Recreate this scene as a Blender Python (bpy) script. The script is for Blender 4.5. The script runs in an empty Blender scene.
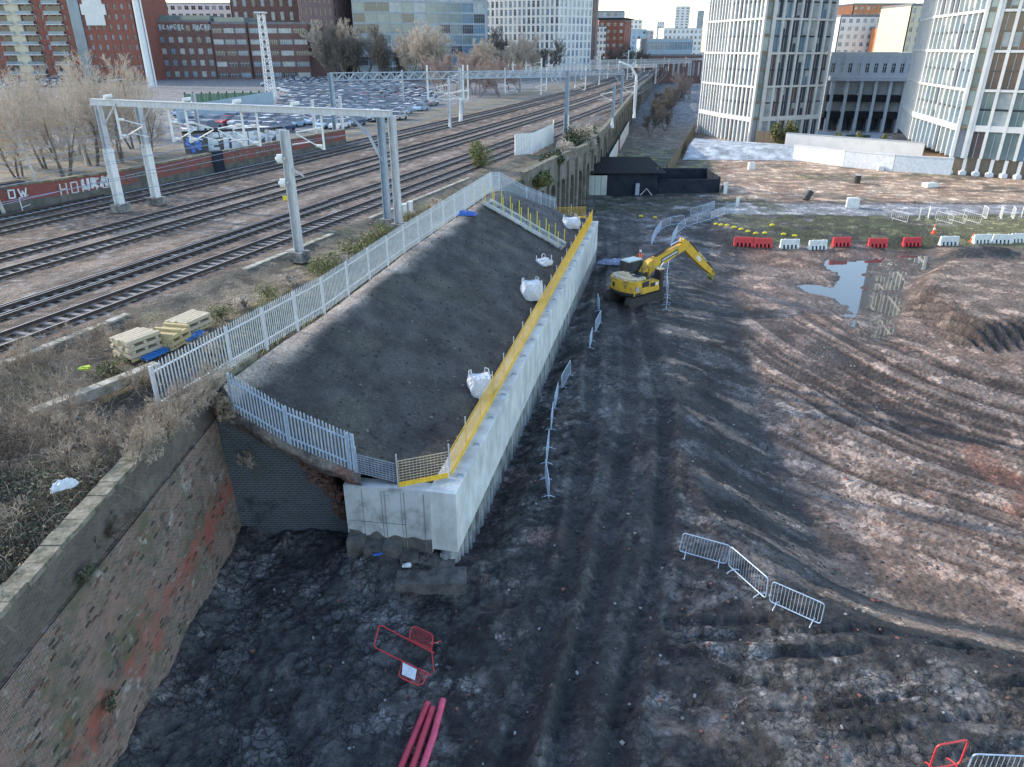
import bpy, math, random
import numpy as np
from mathutils import Vector, Matrix

random.seed(11)
RNG = np.random.default_rng(11)
scene = bpy.context.scene
COL = scene.collection
F, CAMH, CX, CY = 725.0, 19.0, 512.0, 383.5
TH = math.radians(24.9)
SN, CS = math.sin(TH), math.cos(TH)
SUN_AZ, SUN_EL = -68.0, 23.0


def at(px, py, z=0.0):
    """point on the level z seen at a pixel of the survey photograph"""
    u = (px - CX) / F
    v = (py - CY) / F
    t = (z - CAMH) / (-SN - CS * v)
    return Vector((u * t, (CS - SN * v) * t, z))


def xat(px, y, z=0.0):
    return (px - CX) / F * (y * CS - (z - CAMH) * SN)


def zat(py, y):
    v = (py - CY) / F
    return CAMH + y * (-SN - CS * v) / (CS - SN * v)


# ------------------------------------------------------------------ mesh kit
class MB:
    def __init__(s):
        s.v, s.f, s.m = [], [], []

    def add(s, vs, fs, mi=0):
        b = len(s.v)
        s.v.extend([tuple(p) for p in vs])
        s.f.extend([tuple(b + i for i in q) for q in fs])
        s.m.extend([mi] * len(fs))
        return s

    def frame8(s, o, X, Y, Z, mi=0):
        vs = [o + X * a + Y * b + Z * c for c in (-.5, .5) for b in (-.5, .5) for a in (-.5, .5)]
        s.add(vs, [(0, 2, 3, 1), (4, 5, 7, 6), (0, 1, 5, 4), (2, 6, 7, 3), (0, 4, 6, 2), (1, 3, 7, 5)], mi)
        return s

    def box(s, c, sz, rz=0.0, mi=0):
        ca, sa = math.cos(rz), math.sin(rz)
        return s.frame8(Vector(c), Vector((ca, sa, 0)) * sz[0], Vector((-sa, ca, 0)) * sz[1], Vector((0, 0, 1)) * sz[2], mi)

    def beam(s, p0, p1, w, h, mi=0, up=None):
        p0, p1 = Vector(p0), Vector(p1)
        d = p1 - p0
        if d.length < 1e-6:
            return s
        U = Vector(up) if up is not None else (Vector((0, 0, 1)) if abs(d.normalized().z) < .95 else Vector((0, 1, 0)))
        sd = d.cross(U).normalized()
        u2 = sd.cross(d).normalized()
        return s.frame8((p0 + p1) / 2, d, sd * w, u2 * h, mi)

    def tube(s, pts, r, n=6, mi=0, cap=True, closed=False):
        pts = [Vector(p) for p in pts]
        k = len(pts)
        rs = r if isinstance(r, (list, tuple)) else [r] * k
        rings = []
        pu = None
        for i, p in enumerate(pts):
            if closed:
                d = pts[(i + 1) % k] - pts[i - 1]
            else:
                d = pts[min(i + 1, k - 1)] - pts[max(i - 1, 0)]
            if d.length < 1e-9:
                d = Vector((0, 0, 1))
            d.normalize()
            if pu is None:
                U = Vector((0, 0, 1)) if abs(d.z) < .9 else Vector((1, 0, 0))
            else:
                U = pu
            a = d.cross(U)
            if a.length < 1e-6:
                a = d.cross(Vector((1, 0.3, 0)))
            a.normalize()
            b = a.cross(d).normalized()
            pu = b
            rings.append([p + (a * math.cos(2 * math.pi * j / n) + b * math.sin(2 * math.pi * j / n)) * rs[i] for j in range(n)])
        vs = [q for rg in rings for q in rg]
        fs = []
        for i in range(k if closed else k - 1):
            i2 = (i + 1) % k
            for j in range(n):
                j2 = (j + 1) % n
                fs.append((i * n + j, i * n + j2, i2 * n + j2, i2 * n + j))
        if cap and not closed:
            fs.append(tuple(range(n - 1, -1, -1)))
            fs.append(tuple((k - 1) * n + j for j in range(n)))
        return s.add(vs, fs, mi)

    def cyl(s, c, r, h, n=12, mi=0, r2=None):
        c = Vector(c)
        return s.tube([c, c + Vector((0, 0, h))], [r, r if r2 is None else r2], n, mi)

    def prism(s, poly, z0, z1, mi=0):
        n = len(poly)
        area = sum(poly[i][0] * poly[(i + 1) % n][1] - poly[(i + 1) % n][0] * poly[i][1] for i in range(n))
        if area < 0:
            poly = poly[::-1]
        vs = [(p[0], p[1], z0) for p in poly] + [(p[0], p[1], z1) for p in poly]
        fs = [tuple(range(n - 1, -1, -1)), tuple(range(n, 2 * n))]
        fs += [(i, (i + 1) % n, n + (i + 1) % n, n + i) for i in range(n)]
        return s.add(vs, fs, mi)

    def extrude(s, prof, o, X, Z, Y, mi=0):
        """profile (a,b) in plane X,Z swept along vector Y (centred on o)"""
        o, X, Z, Y = Vector(o), Vector(X), Vector(Z), Vector(Y)
        n = len(prof)
        vs = [o + X * a + Z * b - Y / 2 for a, b in prof] + [o + X * a + Z * b + Y / 2 for a, b in prof]
        fs = [tuple(range(n)), tuple(range(2 * n - 1, n - 1, -1))]
        fs += [(i, n + i, n + (i + 1) % n, (i + 1) % n) for i in range(n)]
        return s.add(vs, fs, mi)

    def build(s, name, mats, parent=None, world=False, smooth=False, label=None, kind=None):
        me = bpy.data.meshes.new(name)
        if parent is not None and world:
            L = parent.location
            vs = [(p[0] - L[0], p[1] - L[1], p[2] - L[2]) for p in s.v]
        else:
            vs = s.v
        me.from_pydata(vs, [], s.f)
        if not isinstance(mats, (list, tuple)):
            mats = [mats]
        for m in mats:
            me.materials.append(m)
        if len(mats) > 1:
            me.polygons.foreach_set('material_index', s.m)
        if smooth:
            me.polygons.foreach_set('use_smooth', [True] * len(me.polygons))
        me.update()
        o = bpy.data.objects.new(name, me)
        COL.objects.link(o)
        if parent is not None:
            o.parent = parent
        if label:
            o['label'] = label
        if kind:
            o['kind'] = kind
        return o


def fix_normals(o):
    import bmesh
    bm = bmesh.new()
    bm.from_mesh(o.data)
    bmesh.ops.recalc_face_normals(bm, faces=bm.faces)
    bm.to_mesh(o.data)
    bm.free()
    return o


def tag(o, label, cat, group=None):
    o['label'] = label
    o['category'] = cat
    if group:
        o['group'] = group
    return o


def thing(name, label, cat, loc=(0, 0, 0), rz=0.0, group=None):
    o = bpy.data.objects.new(name, None)
    o.empty_display_size = .3
    COL.objects.link(o)
    o.location = loc
    o.rotation_euler = (0, 0, rz)
    return tag(o, label, cat, group)


def clone(root, loc, rz=None, label=None, group=None, rot=None, scale=None):
    r = root.copy()
    COL.objects.link(r)
    r.location = loc
    if rz is not None:
        r.rotation_euler = (0, 0, rz)
    if rot is not None:
        r.rotation_euler = rot
    if scale is not None:
        r.scale = (scale, scale, scale) if not isinstance(scale, tuple) else scale
    if label:
        r['label'] = label
    if group:
        r['group'] = group
    for ch in list(root.children):
        c = ch.copy()
        COL.objects.link(c)
        c.parent = r
        for g in list(ch.children):
            d = g.copy()
            COL.objects.link(d)
            d.parent = c
    return r


# ------------------------------------------------------------------ materials
def newmat(name):
    m = bpy.data.materials.new(name)
    m.use_nodes = True
    nt = m.node_tree
    b = nt.nodes['Principled BSDF']
    return m, nt, b


def mat(name, c1, c2=None, rough=.7, sc=3.0, metal=0.0, bump=0.0, bsc=None, detail=6, spec=.5, streak=None, c3=None):
    m, nt, b = newmat(name)
    b.inputs['Roughness'].default_value = rough
    b.inputs['Metallic'].default_value = metal
    b.inputs['Specular IOR Level'].default_value = spec
    if c2 is None:
        c2 = tuple(x * .8 for x in c1)
    g = nt.nodes.new('ShaderNodeNewGeometry')
    n = nt.nodes.new('ShaderNodeTexNoise')
    n.inputs['Scale'].default_value = sc
    n.inputs['Detail'].default_value = detail
    n.inputs['Roughness'].default_value = .65
    if streak:
        mp = nt.nodes.new('ShaderNodeMapping')
        mp.inputs['Scale'].default_value = streak
        nt.links.new(g.outputs['Position'], mp.inputs['Vector'])
        nt.links.new(mp.outputs[0], n.inputs['Vector'])
    else:
        nt.links.new(g.outputs['Position'], n.inputs['Vector'])
    r = nt.nodes.new('ShaderNodeValToRGB')
    r.color_ramp.elements[0].position = .36
    r.color_ramp.elements[1].position = .64
    r.color_ramp.elements[0].color = (*c2, 1)
    r.color_ramp.elements[1].color = (*c1, 1)
    if c3:
        e = r.color_ramp.elements.new(.5)
        e.color = (*c3, 1)
    nt.links.new(n.outputs['Fac'], r.inputs['Fac'])
    nt.links.new(r.outputs['Color'], b.inputs['Base Color'])
    if bump:
        bn = nt.nodes.new('ShaderNodeTexNoise')
        bn.inputs['Scale'].default_value = bsc or sc * 4
        bn.inputs['Detail'].default_value = 5
        nt.links.new(g.outputs['Position'], bn.inputs['Vector'])
        bp = nt.nodes.new('ShaderNodeBump')
        bp.inputs['Strength'].default_value = min(1, bump)
        bp.inputs['Distance'].default_value = .1 * max(1, bump)
        nt.links.new(bn.outputs['Fac'], bp.inputs['Height'])
        nt.links.new(bp.outputs[0], b.inputs['Normal'])
    return m


def vcmat(name, fine=2.2, coarse=.35, bump=.8, bdist=.12, vor=0.0, rough_attr=True, rough=.85, contrast=.55, bscale=1.6, grit=9.0, gcon=.5, fb=.6, clod=0.0):
    """terrain: colour from the 'Col' attribute, broken up by noise; 'Wet' drives gloss"""
    m, nt, b = newmat(name)
    L = nt.links
    g = nt.nodes.new('ShaderNodeNewGeometry')
    a = nt.nodes.new('ShaderNodeAttribute')
    a.attribute_name = 'Col'
    n1 = nt.nodes.new('ShaderNodeTexNoise')
    n1.inputs['Scale'].default_value = fine
    n1.inputs['Detail'].default_value = 9
    n1.inputs['Roughness'].default_value = .72
    n2 = nt.nodes.new('ShaderNodeTexNoise')
    n2.inputs['Scale'].default_value = coarse
    n2.inputs['Detail'].default_value = 4
    for n in (n1, n2):
        L.new(g.outputs['Position'], n.inputs['Vector'])
    ad = nt.nodes.new('ShaderNodeMath')
    ad.operation = 'ADD'
    L.new(n1.outputs['Fac'], ad.inputs[0])
    L.new(n2.outputs['Fac'], ad.inputs[1])
    mr = nt.nodes.new('ShaderNodeMapRange')
    mr.inputs['From Min'].default_value = .7
    mr.inputs['From Max'].default_value = 1.3
    mr.inputs['To Min'].default_value = 1 - contrast
    mr.inputs['To Max'].default_value = 1 + contrast
    L.new(ad.outputs[0], mr.inputs['Value'])
    n4 = nt.nodes.new('ShaderNodeTexNoise')
    n4.inputs['Scale'].default_value = grit
    n4.inputs['Detail'].default_value = 5
    n4.inputs['Roughness'].default_value = .7
    L.new(g.outputs['Position'], n4.inputs['Vector'])
    mg_ = nt.nodes.new('ShaderNodeMapRange')
    mg_.inputs['From Min'].default_value = .32
    mg_.inputs['From Max'].default_value = .68
    mg_.inputs['To Min'].default_value = 1 - gcon
    mg_.inputs['To Max'].default_value = 1 + gcon
    L.new(n4.outputs['Fac'], mg_.inputs['Value'])
    mm_ = nt.nodes.new('ShaderNodeMath')
    mm_.operation = 'MULTIPLY'
    L.new(mr.outputs[0], mm_.inputs[0])
    L.new(mg_.outputs[0], mm_.inputs[1])
    mr = mm_
    if clod:
        nd = nt.nodes.new('ShaderNodeTexNoise')
        nd.inputs['Scale'].default_value = 1.3
        nd.inputs['Detail'].default_value = 6
        L.new(g.outputs['Position'], nd.inputs['Vector'])
        mxv = nt.nodes.new('ShaderNodeMix')
        mxv.data_type = 'RGBA'
        mxv.blend_type = 'LINEAR_LIGHT'
        mxv.inputs['Factor'].default_value = .45
        L.new(g.outputs['Position'], mxv.inputs['A'])
        L.new(nd.outputs['Color'], mxv.inputs['B'])
        ve = nt.nodes.new('ShaderNodeTexVoronoi')
        ve.feature = 'DISTANCE_TO_EDGE'
        ve.inputs['Scale'].default_value = clod
        L.new(mxv.outputs['Result'], ve.inputs['Vector'])
        ck = nt.nodes.new('ShaderNodeMapRange')
        ck.inputs['From Max'].default_value = .10
        ck.inputs['To Min'].default_value = .30
        L.new(ve.outputs['Distance'], ck.inputs['Value'])
        mk = nt.nodes.new('ShaderNodeTexNoise')
        mk.inputs['Scale'].default_value = .55
        mk.inputs['Detail'].default_value = 9
        mk.inputs['Roughness'].default_value = .66
        L.new(g.outputs['Position'], mk.inputs['Vector'])
        mkr = nt.nodes.new('ShaderNodeMapRange')
        mkr.inputs['From Min'].default_value = .44
        mkr.inputs['From Max'].default_value = .50
        L.new(mk.outputs['Fac'], mkr.inputs['Value'])
        mxc = nt.nodes.new('ShaderNodeMix')
        mxc.inputs['A'].default_value = 1.0
        ca_ = nt.nodes.new('ShaderNodeAttribute')
        ca_.attribute_name = 'Clod'
        mc_ = nt.nodes.new('ShaderNodeMath')
        mc_.operation = 'MULTIPLY'
        L.new(mkr.outputs[0], mc_.inputs[0])
        L.new(ca_.outputs['Fac'], mc_.inputs[1])
        L.new(mc_.outputs[0], mxc.inputs['Factor'])
        L.new(ck.outputs[0], mxc.inputs['B'])
        sm = nt.nodes.new('ShaderNodeMapRange')
        sm.inputs['From Min'].default_value = .545
        sm.inputs['From Max'].default_value = .56
        sm.inputs['To Min'].default_value = .82
        sm.inputs['To Max'].default_value = 1.75
        L.new(mk.outputs['Fac'], sm.inputs['Value'])
        m1 = nt.nodes.new('ShaderNodeMath')
        m1.operation = 'MULTIPLY'
        L.new(mxc.outputs['Result'], m1.inputs[0])
        L.new(sm.outputs[0], m1.inputs[1])
        m2 = nt.nodes.new('ShaderNodeMath')
        m2.operation = 'MULTIPLY'
        L.new(m1.outputs[0], m2.inputs[0])
        L.new(mr.outputs[0], m2.inputs[1])
        mr = m2
        clod_h = mxc.outputs['Result']
    mul = nt.nodes.new('ShaderNodeVectorMath')
    mul.operation = 'SCALE'
    L.new(a.outputs['Color'], mul.inputs[0])
    L.new(mr.outputs[0], mul.inputs['Scale'])
    L.new(mul.outputs[0], b.inputs['Base Color'])
    if rough_attr:
        w = nt.nodes.new('ShaderNodeAttribute')
        w.attribute_name = 'Wet'
        ra = nt.nodes.new('ShaderNodeMapRange')
        ra.inputs['To Min'].default_value = .9
        ra.inputs['To Max'].default_value = .12
        wm = nt.nodes.new('ShaderNodeMath')
        wm.operation = 'MULTIPLY'
        L.new(w.outputs['Fac'], wm.inputs[0])
        nr = nt.nodes.new('ShaderNodeMapRange')
        nr.inputs['From Min'].default_value = .35
        nr.inputs['From Max'].default_value = .6
        nr.inputs['To Min'].default_value = .45
        nr.inputs['To Max'].default_value = 1.1
        L.new(n2.outputs['Fac'], nr.inputs['Value'])
        L.new(nr.outputs[0], wm.inputs[1])
        L.new(wm.outputs[0], ra.inputs['Value'])
        L.new(ra.outputs[0], b.inputs['Roughness'])
    else:
        b.inputs['Roughness'].default_value = rough
    n3 = nt.nodes.new('ShaderNodeTexNoise')
    n3.inputs['Scale'].default_value = bscale
    n3.inputs['Detail'].default_value = 10
    n3.inputs['Roughness'].default_value = .68
    L.new(g.outputs['Position'], n3.inputs['Vector'])
    h = n3.outputs['Fac']
    if vor:
        vo = nt.nodes.new('ShaderNodeTexVoronoi')
        vo.feature = 'SMOOTH_F1'
        vo.inputs['Scale'].default_value = vor
        vo.inputs['Smoothness'].default_value = .3
        L.new(g.outputs['Position'], vo.inputs['Vector'])
        mx = nt.nodes.new('ShaderNodeMath')
        mx.operation = 'MULTIPLY_ADD'
        mx.inputs[1].default_value = -.45
        L.new(vo.outputs['Distance'], mx.inputs[0])
        L.new(h, mx.inputs[2])
        h = mx.outputs[0]
    bp = nt.nodes.new('ShaderNodeBump')
    bp.inputs['Strength'].default_value = bump
    bp.inputs['Distance'].default_value = bdist
    L.new(h, bp.inputs['Height'])
    b2 = nt.nodes.new('ShaderNodeBump')
    b2.inputs['Strength'].default_value = fb
    b2.inputs['Distance'].default_value = .06
    L.new(n4.outputs['Fac'], b2.inputs['Height'])
    L.new(bp.outputs[0], b2.inputs['Normal'])
    if clod:
        b3 = nt.nodes.new('ShaderNodeBump')
        b3.inputs['Strength'].default_value = .7
        b3.inputs['Distance'].default_value = .08
        L.new(clod_h, b3.inputs['Height'])
        L.new(b2.outputs[0], b3.inputs['Normal'])
        L.new(b3.outputs[0], b.inputs['Normal'])
    else:
        L.new(b2.outputs[0], b.inputs['Normal'])
    return m


def brickmat(name, c1, c2, mortar, stains, scale=1.0, vec='wall_x', bump=.5, rowh=.075, bw=.225, rough=.88, stain2=None):
    """brickwork in metres; vec picks the face plane (wall_x: face looks along x, wall_y: along y)"""
    m, nt, b = newmat(name)
    L = nt.links
    g = nt.nodes.new('ShaderNodeNewGeometry')
    sp = nt.nodes.new('ShaderNodeSeparateXYZ')
    L.new(g.outputs['Position'], sp.inputs[0])
    cb = nt.nodes.new('ShaderNodeCombineXYZ')
    if vec == 'wall_x':
        L.new(sp.outputs['Y'], cb.inputs[0])
    elif vec == 'wall_y':
        L.new(sp.outputs['X'], cb.inputs[0])
    else:
        s2 = nt.nodes.new('ShaderNodeMath')
        s2.operation = 'ADD'
        L.new(sp.outputs['X'], s2.inputs[0])
        L.new(sp.outputs['Y'], s2.inputs[1])
        L.new(s2.outputs[0], cb.inputs[0])
    L.new(sp.outputs['Z'], cb.inputs[1])
    br = nt.nodes.new('ShaderNodeTexBrick')
    br.inputs['Scale'].default_value = 1.0
    br.inputs['Brick Width'].default_value = bw * scale
    br.inputs['Row Height'].default_value = rowh * scale
    br.inputs['Mortar Size'].default_value = .011 * scale
    br.inputs['Color1'].default_value = (*c1, 1)
    br.inputs['Color2'].default_value = (*c2, 1)
    br.inputs['Mortar'].default_value = (*mortar, 1)
    L.new(cb.outputs[0], br.inputs['Vector'])
    col = br.outputs['Color']
    for (sc, colr, lo, hi, seed) in stains:
        n = nt.nodes.new('ShaderNodeTexNoise')
        n.inputs['Scale'].default_value = sc
        n.inputs['Detail'].default_value = 8
        n.inputs['Roughness'].default_value = .7
        mp = nt.nodes.new('ShaderNodeMapping')
        mp.inputs['Location'].default_value = (seed, seed * 2, seed * 3)
        L.new(g.outputs['Position'], mp.inputs['Vector'])
        L.new(mp.outputs[0], n.inputs['Vector'])
        mr = nt.nodes.new('ShaderNodeMapRange')
        mr.inputs['From Min'].default_value = lo
        mr.inputs['From Max'].default_value = hi
        L.new(n.outputs['Fac'], mr.inputs['Value'])
        mx = nt.nodes.new('ShaderNodeMix')
        mx.data_type = 'RGBA'
        L.new(mr.outputs[0], mx.inputs['Factor'])
        L.new(col, mx.inputs['A'])
        mx.inputs['B'].default_value = (*colr, 1)
        col = mx.outputs['Result']
    if stain2:
        # a band of colour around a height line z = a + b*y (fresh broken brick, damp)
        za, zb, wid, colr = stain2
        ma = nt.nodes.new('ShaderNodeMath'); ma.operation = 'MULTIPLY_ADD'
        ma.inputs[1].default_value = -zb; ma.inputs[2].default_value = -za
        L.new(sp.outputs['Y'], ma.inputs[0])
        mb = nt.nodes.new('ShaderNodeMath'); mb.operation = 'ADD'
        L.new(ma.outputs[0], mb.inputs[0]); L.new(sp.outputs['Z'], mb.inputs[1])
        n = nt.nodes.new('ShaderNodeTexNoise'); n.inputs['Scale'].default_value = .9; n.inputs['Detail'].default_value = 8
        n.inputs['Roughness'].default_value = .72
        L.new(g.outputs['Position'], n.inputs['Vector'])
        ms = nt.nodes.new('ShaderNodeMath'); ms.operation = 'MULTIPLY_ADD'
        ms.inputs[1].default_value = 5.5; ms.inputs[2].default_value = -2.75
        L.new(n.outputs['Fac'], ms.inputs[0])
        mc = nt.nodes.new('ShaderNodeMath'); mc.operation = 'ABSOLUTE'
        L.new(mb.outputs[0], mc.inputs[0])
        md = nt.nodes.new('ShaderNodeMath'); md.operation = 'SUBTRACT'
        L.new(ms.outputs[0], md.inputs[0]); L.new(mc.outputs[0], md.inputs[1])
        mr = nt.nodes.new('ShaderNodeMapRange')
        mr.inputs['From Min'].default_value = -wid; mr.inputs['From Max'].default_value = wid * .35
        mr.inputs['To Max'].default_value = .85
        L.new(md.outputs[0], mr.inputs['Value'])
        mx = nt.nodes.new('ShaderNodeMix'); mx.data_type = 'RGBA'
        L.new(mr.outputs[0], mx.inputs['Factor']); L.new(col, mx.inputs['A'])
        mx.inputs['B'].default_value = (*colr, 1)
        col = mx.outputs['Result']
    L.new(col, b.inputs['Base Color'])
    b.inputs['Roughness'].default_value = rough
    n = nt.nodes.new('ShaderNodeTexNoise')
    n.inputs['Scale'].default_value = 3
    n.inputs['Detail'].default_value = 8
    L.new(g.outputs['Position'], n.inputs['Vector'])
    mm = nt.nodes.new('ShaderNodeMath')
    mm.operation = 'MULTIPLY_ADD'
    mm.inputs[1].default_value = -.5
    L.new(br.outputs['Fac'], mm.inputs[0])
    L.new(n.outputs['Fac'], mm.inputs[2])
    bp = nt.nodes.new('ShaderNodeBump')
    bp.inputs['Strength'].default_value = bump
    bp.inputs['Distance'].default_value = .05
    L.new(mm.outputs[0], bp.inputs['Height'])
    L.new(bp.outputs[0], b.inputs['Normal'])
    return m


M = {}
M['galv'] = mat('galvanised_steel', (.62, .66, .70), (.48, .52, .56), .45, 4, .25)
M['galv_dark'] = mat('weathered_galvanised', (.36, .42, .50), (.24, .29, .36), .5, 4, .3)
M['bluegalv'] = mat('galvanised_in_shade', (.50, .60, .72), (.36, .45, .56), .45, 4, .25)
M['mast'] = mat('mast_steel', (.55, .57, .58), (.40, .42, .44), .55, 2, .2, streak=(3, 3, .6))
M['mast_white'] = mat('white_painted_steel', (.78, .79, .78), (.62, .63, .62), .6, 3, streak=(3, 3, .5))
M['mast_blue'] = mat('blue_grey_steel', (.34, .42, .50), (.26, .33, .40), .5, 2, .2)
M['concrete'] = mat('pale_concrete', (.70, .725, .70), (.46, .475, .455), .8, 1.3, bump=.15, bsc=9, streak=(.8, .8, .5))
M['concrete_end'] = mat('board_marked_concrete', (.56, .58, .58), (.26, .26, .25), .85, .8, bump=.2, bsc=8, c3=(.48, .50, .50))
M['concrete_old'] = mat('weathered_concrete', (.30, .29, .27), (.09, .085, .08), .9, 1.5, bump=.4, bsc=10)
M['pile'] = mat('rough_pile_concrete', (.40, .42, .42), (.10, .10, .10), .9, 1.6, bump=.8, bsc=6, streak=(2.2, 2.2, .35))
M['trough'] = mat('trough_concrete', (.52, .49, .42), (.24, .22, .16), .9, 1.6, bump=.2)
M['yellow'] = mat('safety_yellow', (.84, .52, .03), (.60, .36, .03), .5, 5)
M['yellow_post'] = mat('yellow_rod_caps', (.80, .68, .04), (.66, .55, .03), .5, 5)
M['wire'] = mat('pale_mesh_wire', (.62, .50, .33), (.50, .38, .22), .55, 5, .2)
M['red'] = mat('red_plastic', (.72, .06, .06), (.55, .04, .05), .45, 4)
M['pipe'] = mat('red_duct_plastic', (.55, .05, .09), (.40, .035, .06), .4, 3)
M['pipe_pink'] = mat('pink_duct_plastic', (.68, .09, .17), (.52, .06, .12), .4, 3)
M['dark_hole'] = mat('dark_void', (.012, .012, .013), (.02, .02, .02), .95, 2)
M['white_plastic'] = mat('white_plastic', (.78, .78, .74), (.60, .60, .55), .5, 3)
M['bag'] = mat('white_woven_bag', (.74, .76, .78), (.58, .61, .64), .8, 6, bump=.6, bsc=9)
M['sand'] = mat('bag_fill', (.22, .2, .18), (.12, .11, .1), .95, 8, bump=.6)
M['bluetarp'] = mat('blue_plastic_sheet', (.05, .16, .55), (.03, .09, .34), .45, 3, bump=.5)
M['tarp_stripe'] = mat('blue_white_wrap', (.60, .64, .78), (.05, .07, .30), .5, 5, bump=.5, streak=(1.2, 3, 3))
M['timber'] = mat('pale_timber', (.56, .49, .36), (.40, .34, .24), .8, 5, streak=(6, .7, 6), bump=.3)
M['timber2'] = mat('yellow_timber', (.58, .47, .25), (.42, .34, .18), .8, 5, streak=(6, .7, 6))
M['bluepallet'] = mat('blue_painted_wood', (.04, .22, .62), (.03, .15, .42), .6, 5)
M['cat_yellow'] = mat('machine_yellow', (.66, .40, .03), (.30, .20, .06), .5, 1.6, bump=.15, c3=(.62, .37, .03))
M['cream'] = mat('dusty_cream_panel', (.58, .53, .38), (.26, .22, .14), .6, 4)
M['black'] = mat('black_paint', (.02, .021, .024), (.03, .03, .032), .5, 4)
M['track'] = mat('muddy_steel_track', (.06, .055, .05), (.03, .028, .026), .85, 4, bump=.5)
M['chrome'] = mat('ram_chrome', (.65, .66, .68), (.5, .5, .52), .2, 4, .9)
M['hose'] = mat('rubber_hose', (.025, .025, .027), None, .6)
M['orange'] = mat('hi_vis_orange', (.90, .13, .02), (.75, .10, .02), .6, 6)
M['skin'] = mat('skin', (.55, .34, .25), (.5, .3, .22), .55)
M['navy'] = mat('navy_cloth', (.03, .035, .06), None, .8)
M['rail_steel'] = mat('polished_rail_head', (.42, .41, .40), (.34, .33, .32), .5, 3, .7)
M['rail_rust'] = mat('rusty_rail_web', (.085, .055, .04), (.05, .035, .028), .85, 5)
M['sleeper'] = mat('concrete_sleeper', (.32, .295, .27), (.15, .128, .115), .9, 1.5)
M['stone'] = mat('coping_stone', (.27, .245, .19), (.075, .078, .05), .9, 2.2, bump=.4, bsc=8)
M['glass_dark'] = mat('dark_window_glass', (.035, .045, .06), (.05, .06, .075), .08, 1, spec=.8)
M['glass_blue'] = mat('blue_window_glass', (.16, .26, .34), (.10, .18, .25), .1, .3, spec=.8)
M['glass_pale'] = mat('window_with_blind', (.42, .46, .46), (.26, .31, .33), .2, .5, spec=.7)
M['glass_brown'] = mat('window_with_brown_blind', (.12, .085, .08), (.07, .06, .065), .1, .4, spec=.8)
M['glass_teal'] = mat('teal_spandrel_glass', (.20, .27, .27), (.13, .19, .20), .12, .3, spec=.8)
M['strip_glass'] = mat('pale_teal_glass', (.40, .50, .48), (.28, .37, .37), .12, .3, spec=.8)
M['pier_white'] = mat('white_precast', (.66, .67, .66), (.56, .57, .57), .7, .5)
M['pier_grey'] = mat('grey_precast', (.42, .45, .49), (.35, .38, .42), .75, .5)
M['bronze'] = mat('bronze_trim', (.24, .20, .15), None, .5)
M['brick_red'] = mat('red_brick_far', (.30, .11, .08), (.22, .085, .065), .9, .8)
M['brick_brown'] = mat('brown_brick_far', (.20, .115, .10), (.15, .085, .075), .9, .8)
M['brick_purple'] = mat('purple_brick_far', (.22, .15, .15), (.17, .115, .115), .9, .8)
M['cream_render'] = mat('cream_render', (.62, .56, .42), (.54, .48, .36), .85, .6)
M['white_render'] = mat('white_render', (.76, .75, .72), (.66, .65, .62), .85, .6)
M['orange_clad'] = mat('orange_cladding', (.55, .22, .10), (.47, .18, .08), .8, .6)
M['grey_clad'] = mat('grey_cladding', (.36, .40, .44), (.30, .33, .37), .7, .5)
M['blue_clad'] = mat('pale_blue_cladding', (.38, .48, .56), (.32, .42, .50), .6, .5)
M['roof'] = mat('flat_roof', (.22, .22, .23), (.16, .16, .17), .9, .4)
M['roof_pale'] = mat('pale_roof', (.48, .50, .50), (.38, .40, .40), .8, .5)
M['tar'] = mat('black_corrugated', (.014, .015, .018), (.026, .027, .03), .95, 1.5, spec=.2)
M['tarwall'] = mat('black_painted_wall', (.014, .018, .03), (.03, .034, .045), .9, .8, bump=.2, spec=.2)
M['pale_board'] = mat('pale_boarding', (.50, .55, .52), (.32, .36, .32), .8, .8, streak=(1, 1, .3))
M['graff_white'] = mat('white_graffiti_paint', (.78, .80, .82), (.60, .64, .66), .6, 1.5)
M['graff_blue'] = mat('blue_graffiti_paint', (.05, .14, .55), (.25, .40, .70), .6, 1.5)
M['wood_fence'] = mat('grey_brown_hoarding', (.20, .16, .11), (.12, .10, .075), .85, 1.5, streak=(3, 3, .4))
M['bark'] = mat('grey_bark', (.20, .17, .14), (.11, .095, .08), .9, 5, bump=.4)
M['birch_bark'] = mat('birch_bark', (.62, .58, .52), (.36, .33, .28), .8, 3, streak=(2, 2, 6))
M['twig'] = mat('pale_bare_twigs', (.60, .52, .43), (.40, .33, .26), .9, 3)
M['twig_pink'] = mat('reddish_bare_twigs', (.44, .345, .30), (.30, .23, .20), .9, 3)
M['twig_dark'] = mat('grey_bare_twigs', (.20, .175, .15), (.12, .105, .09), .9, 3)
M['ivy'] = mat('ivy_leaves', (.06, .085, .03), (.025, .04, .016), .6, 2)
M['gorse'] = mat('yellow_green_leaves', (.20, .20, .07), (.10, .115, .04), .7, 2)
M['bramble'] = mat('dry_bramble_stems', (.50, .41, .31), (.24, .185, .135), .9, 2)
M['bramble_d'] = mat('dark_bramble_stems', (.15, .112, .08), (.07, .052, .038), .9, 2)
M['bramble_leaf'] = mat('bramble_leaves', (.10, .12, .05), (.04, .055, .025), .7, 2)
M['grass'] = mat('verge_grass', (.26, .25, .10), (.13, .15, .05), .9, 2)
M['rubble'] = mat('brick_rubble', (.20, .10, .075), (.07, .055, .05), .95, 4, bump=.8)
M['lime'] = mat('lime_hi_vis', (.65, .8, .05), None, .6)
M['greenfence'] = mat('green_palisade', (.13, .22, .14), (.09, .16, .10), .7, 1)
M['pavement'] = mat('pale_paving', (.42, .44, .47), (.34, .36, .39), .85, .5)
M['tyre'] = mat('car_tyre', (.02, .02, .02), None, .8)
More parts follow.
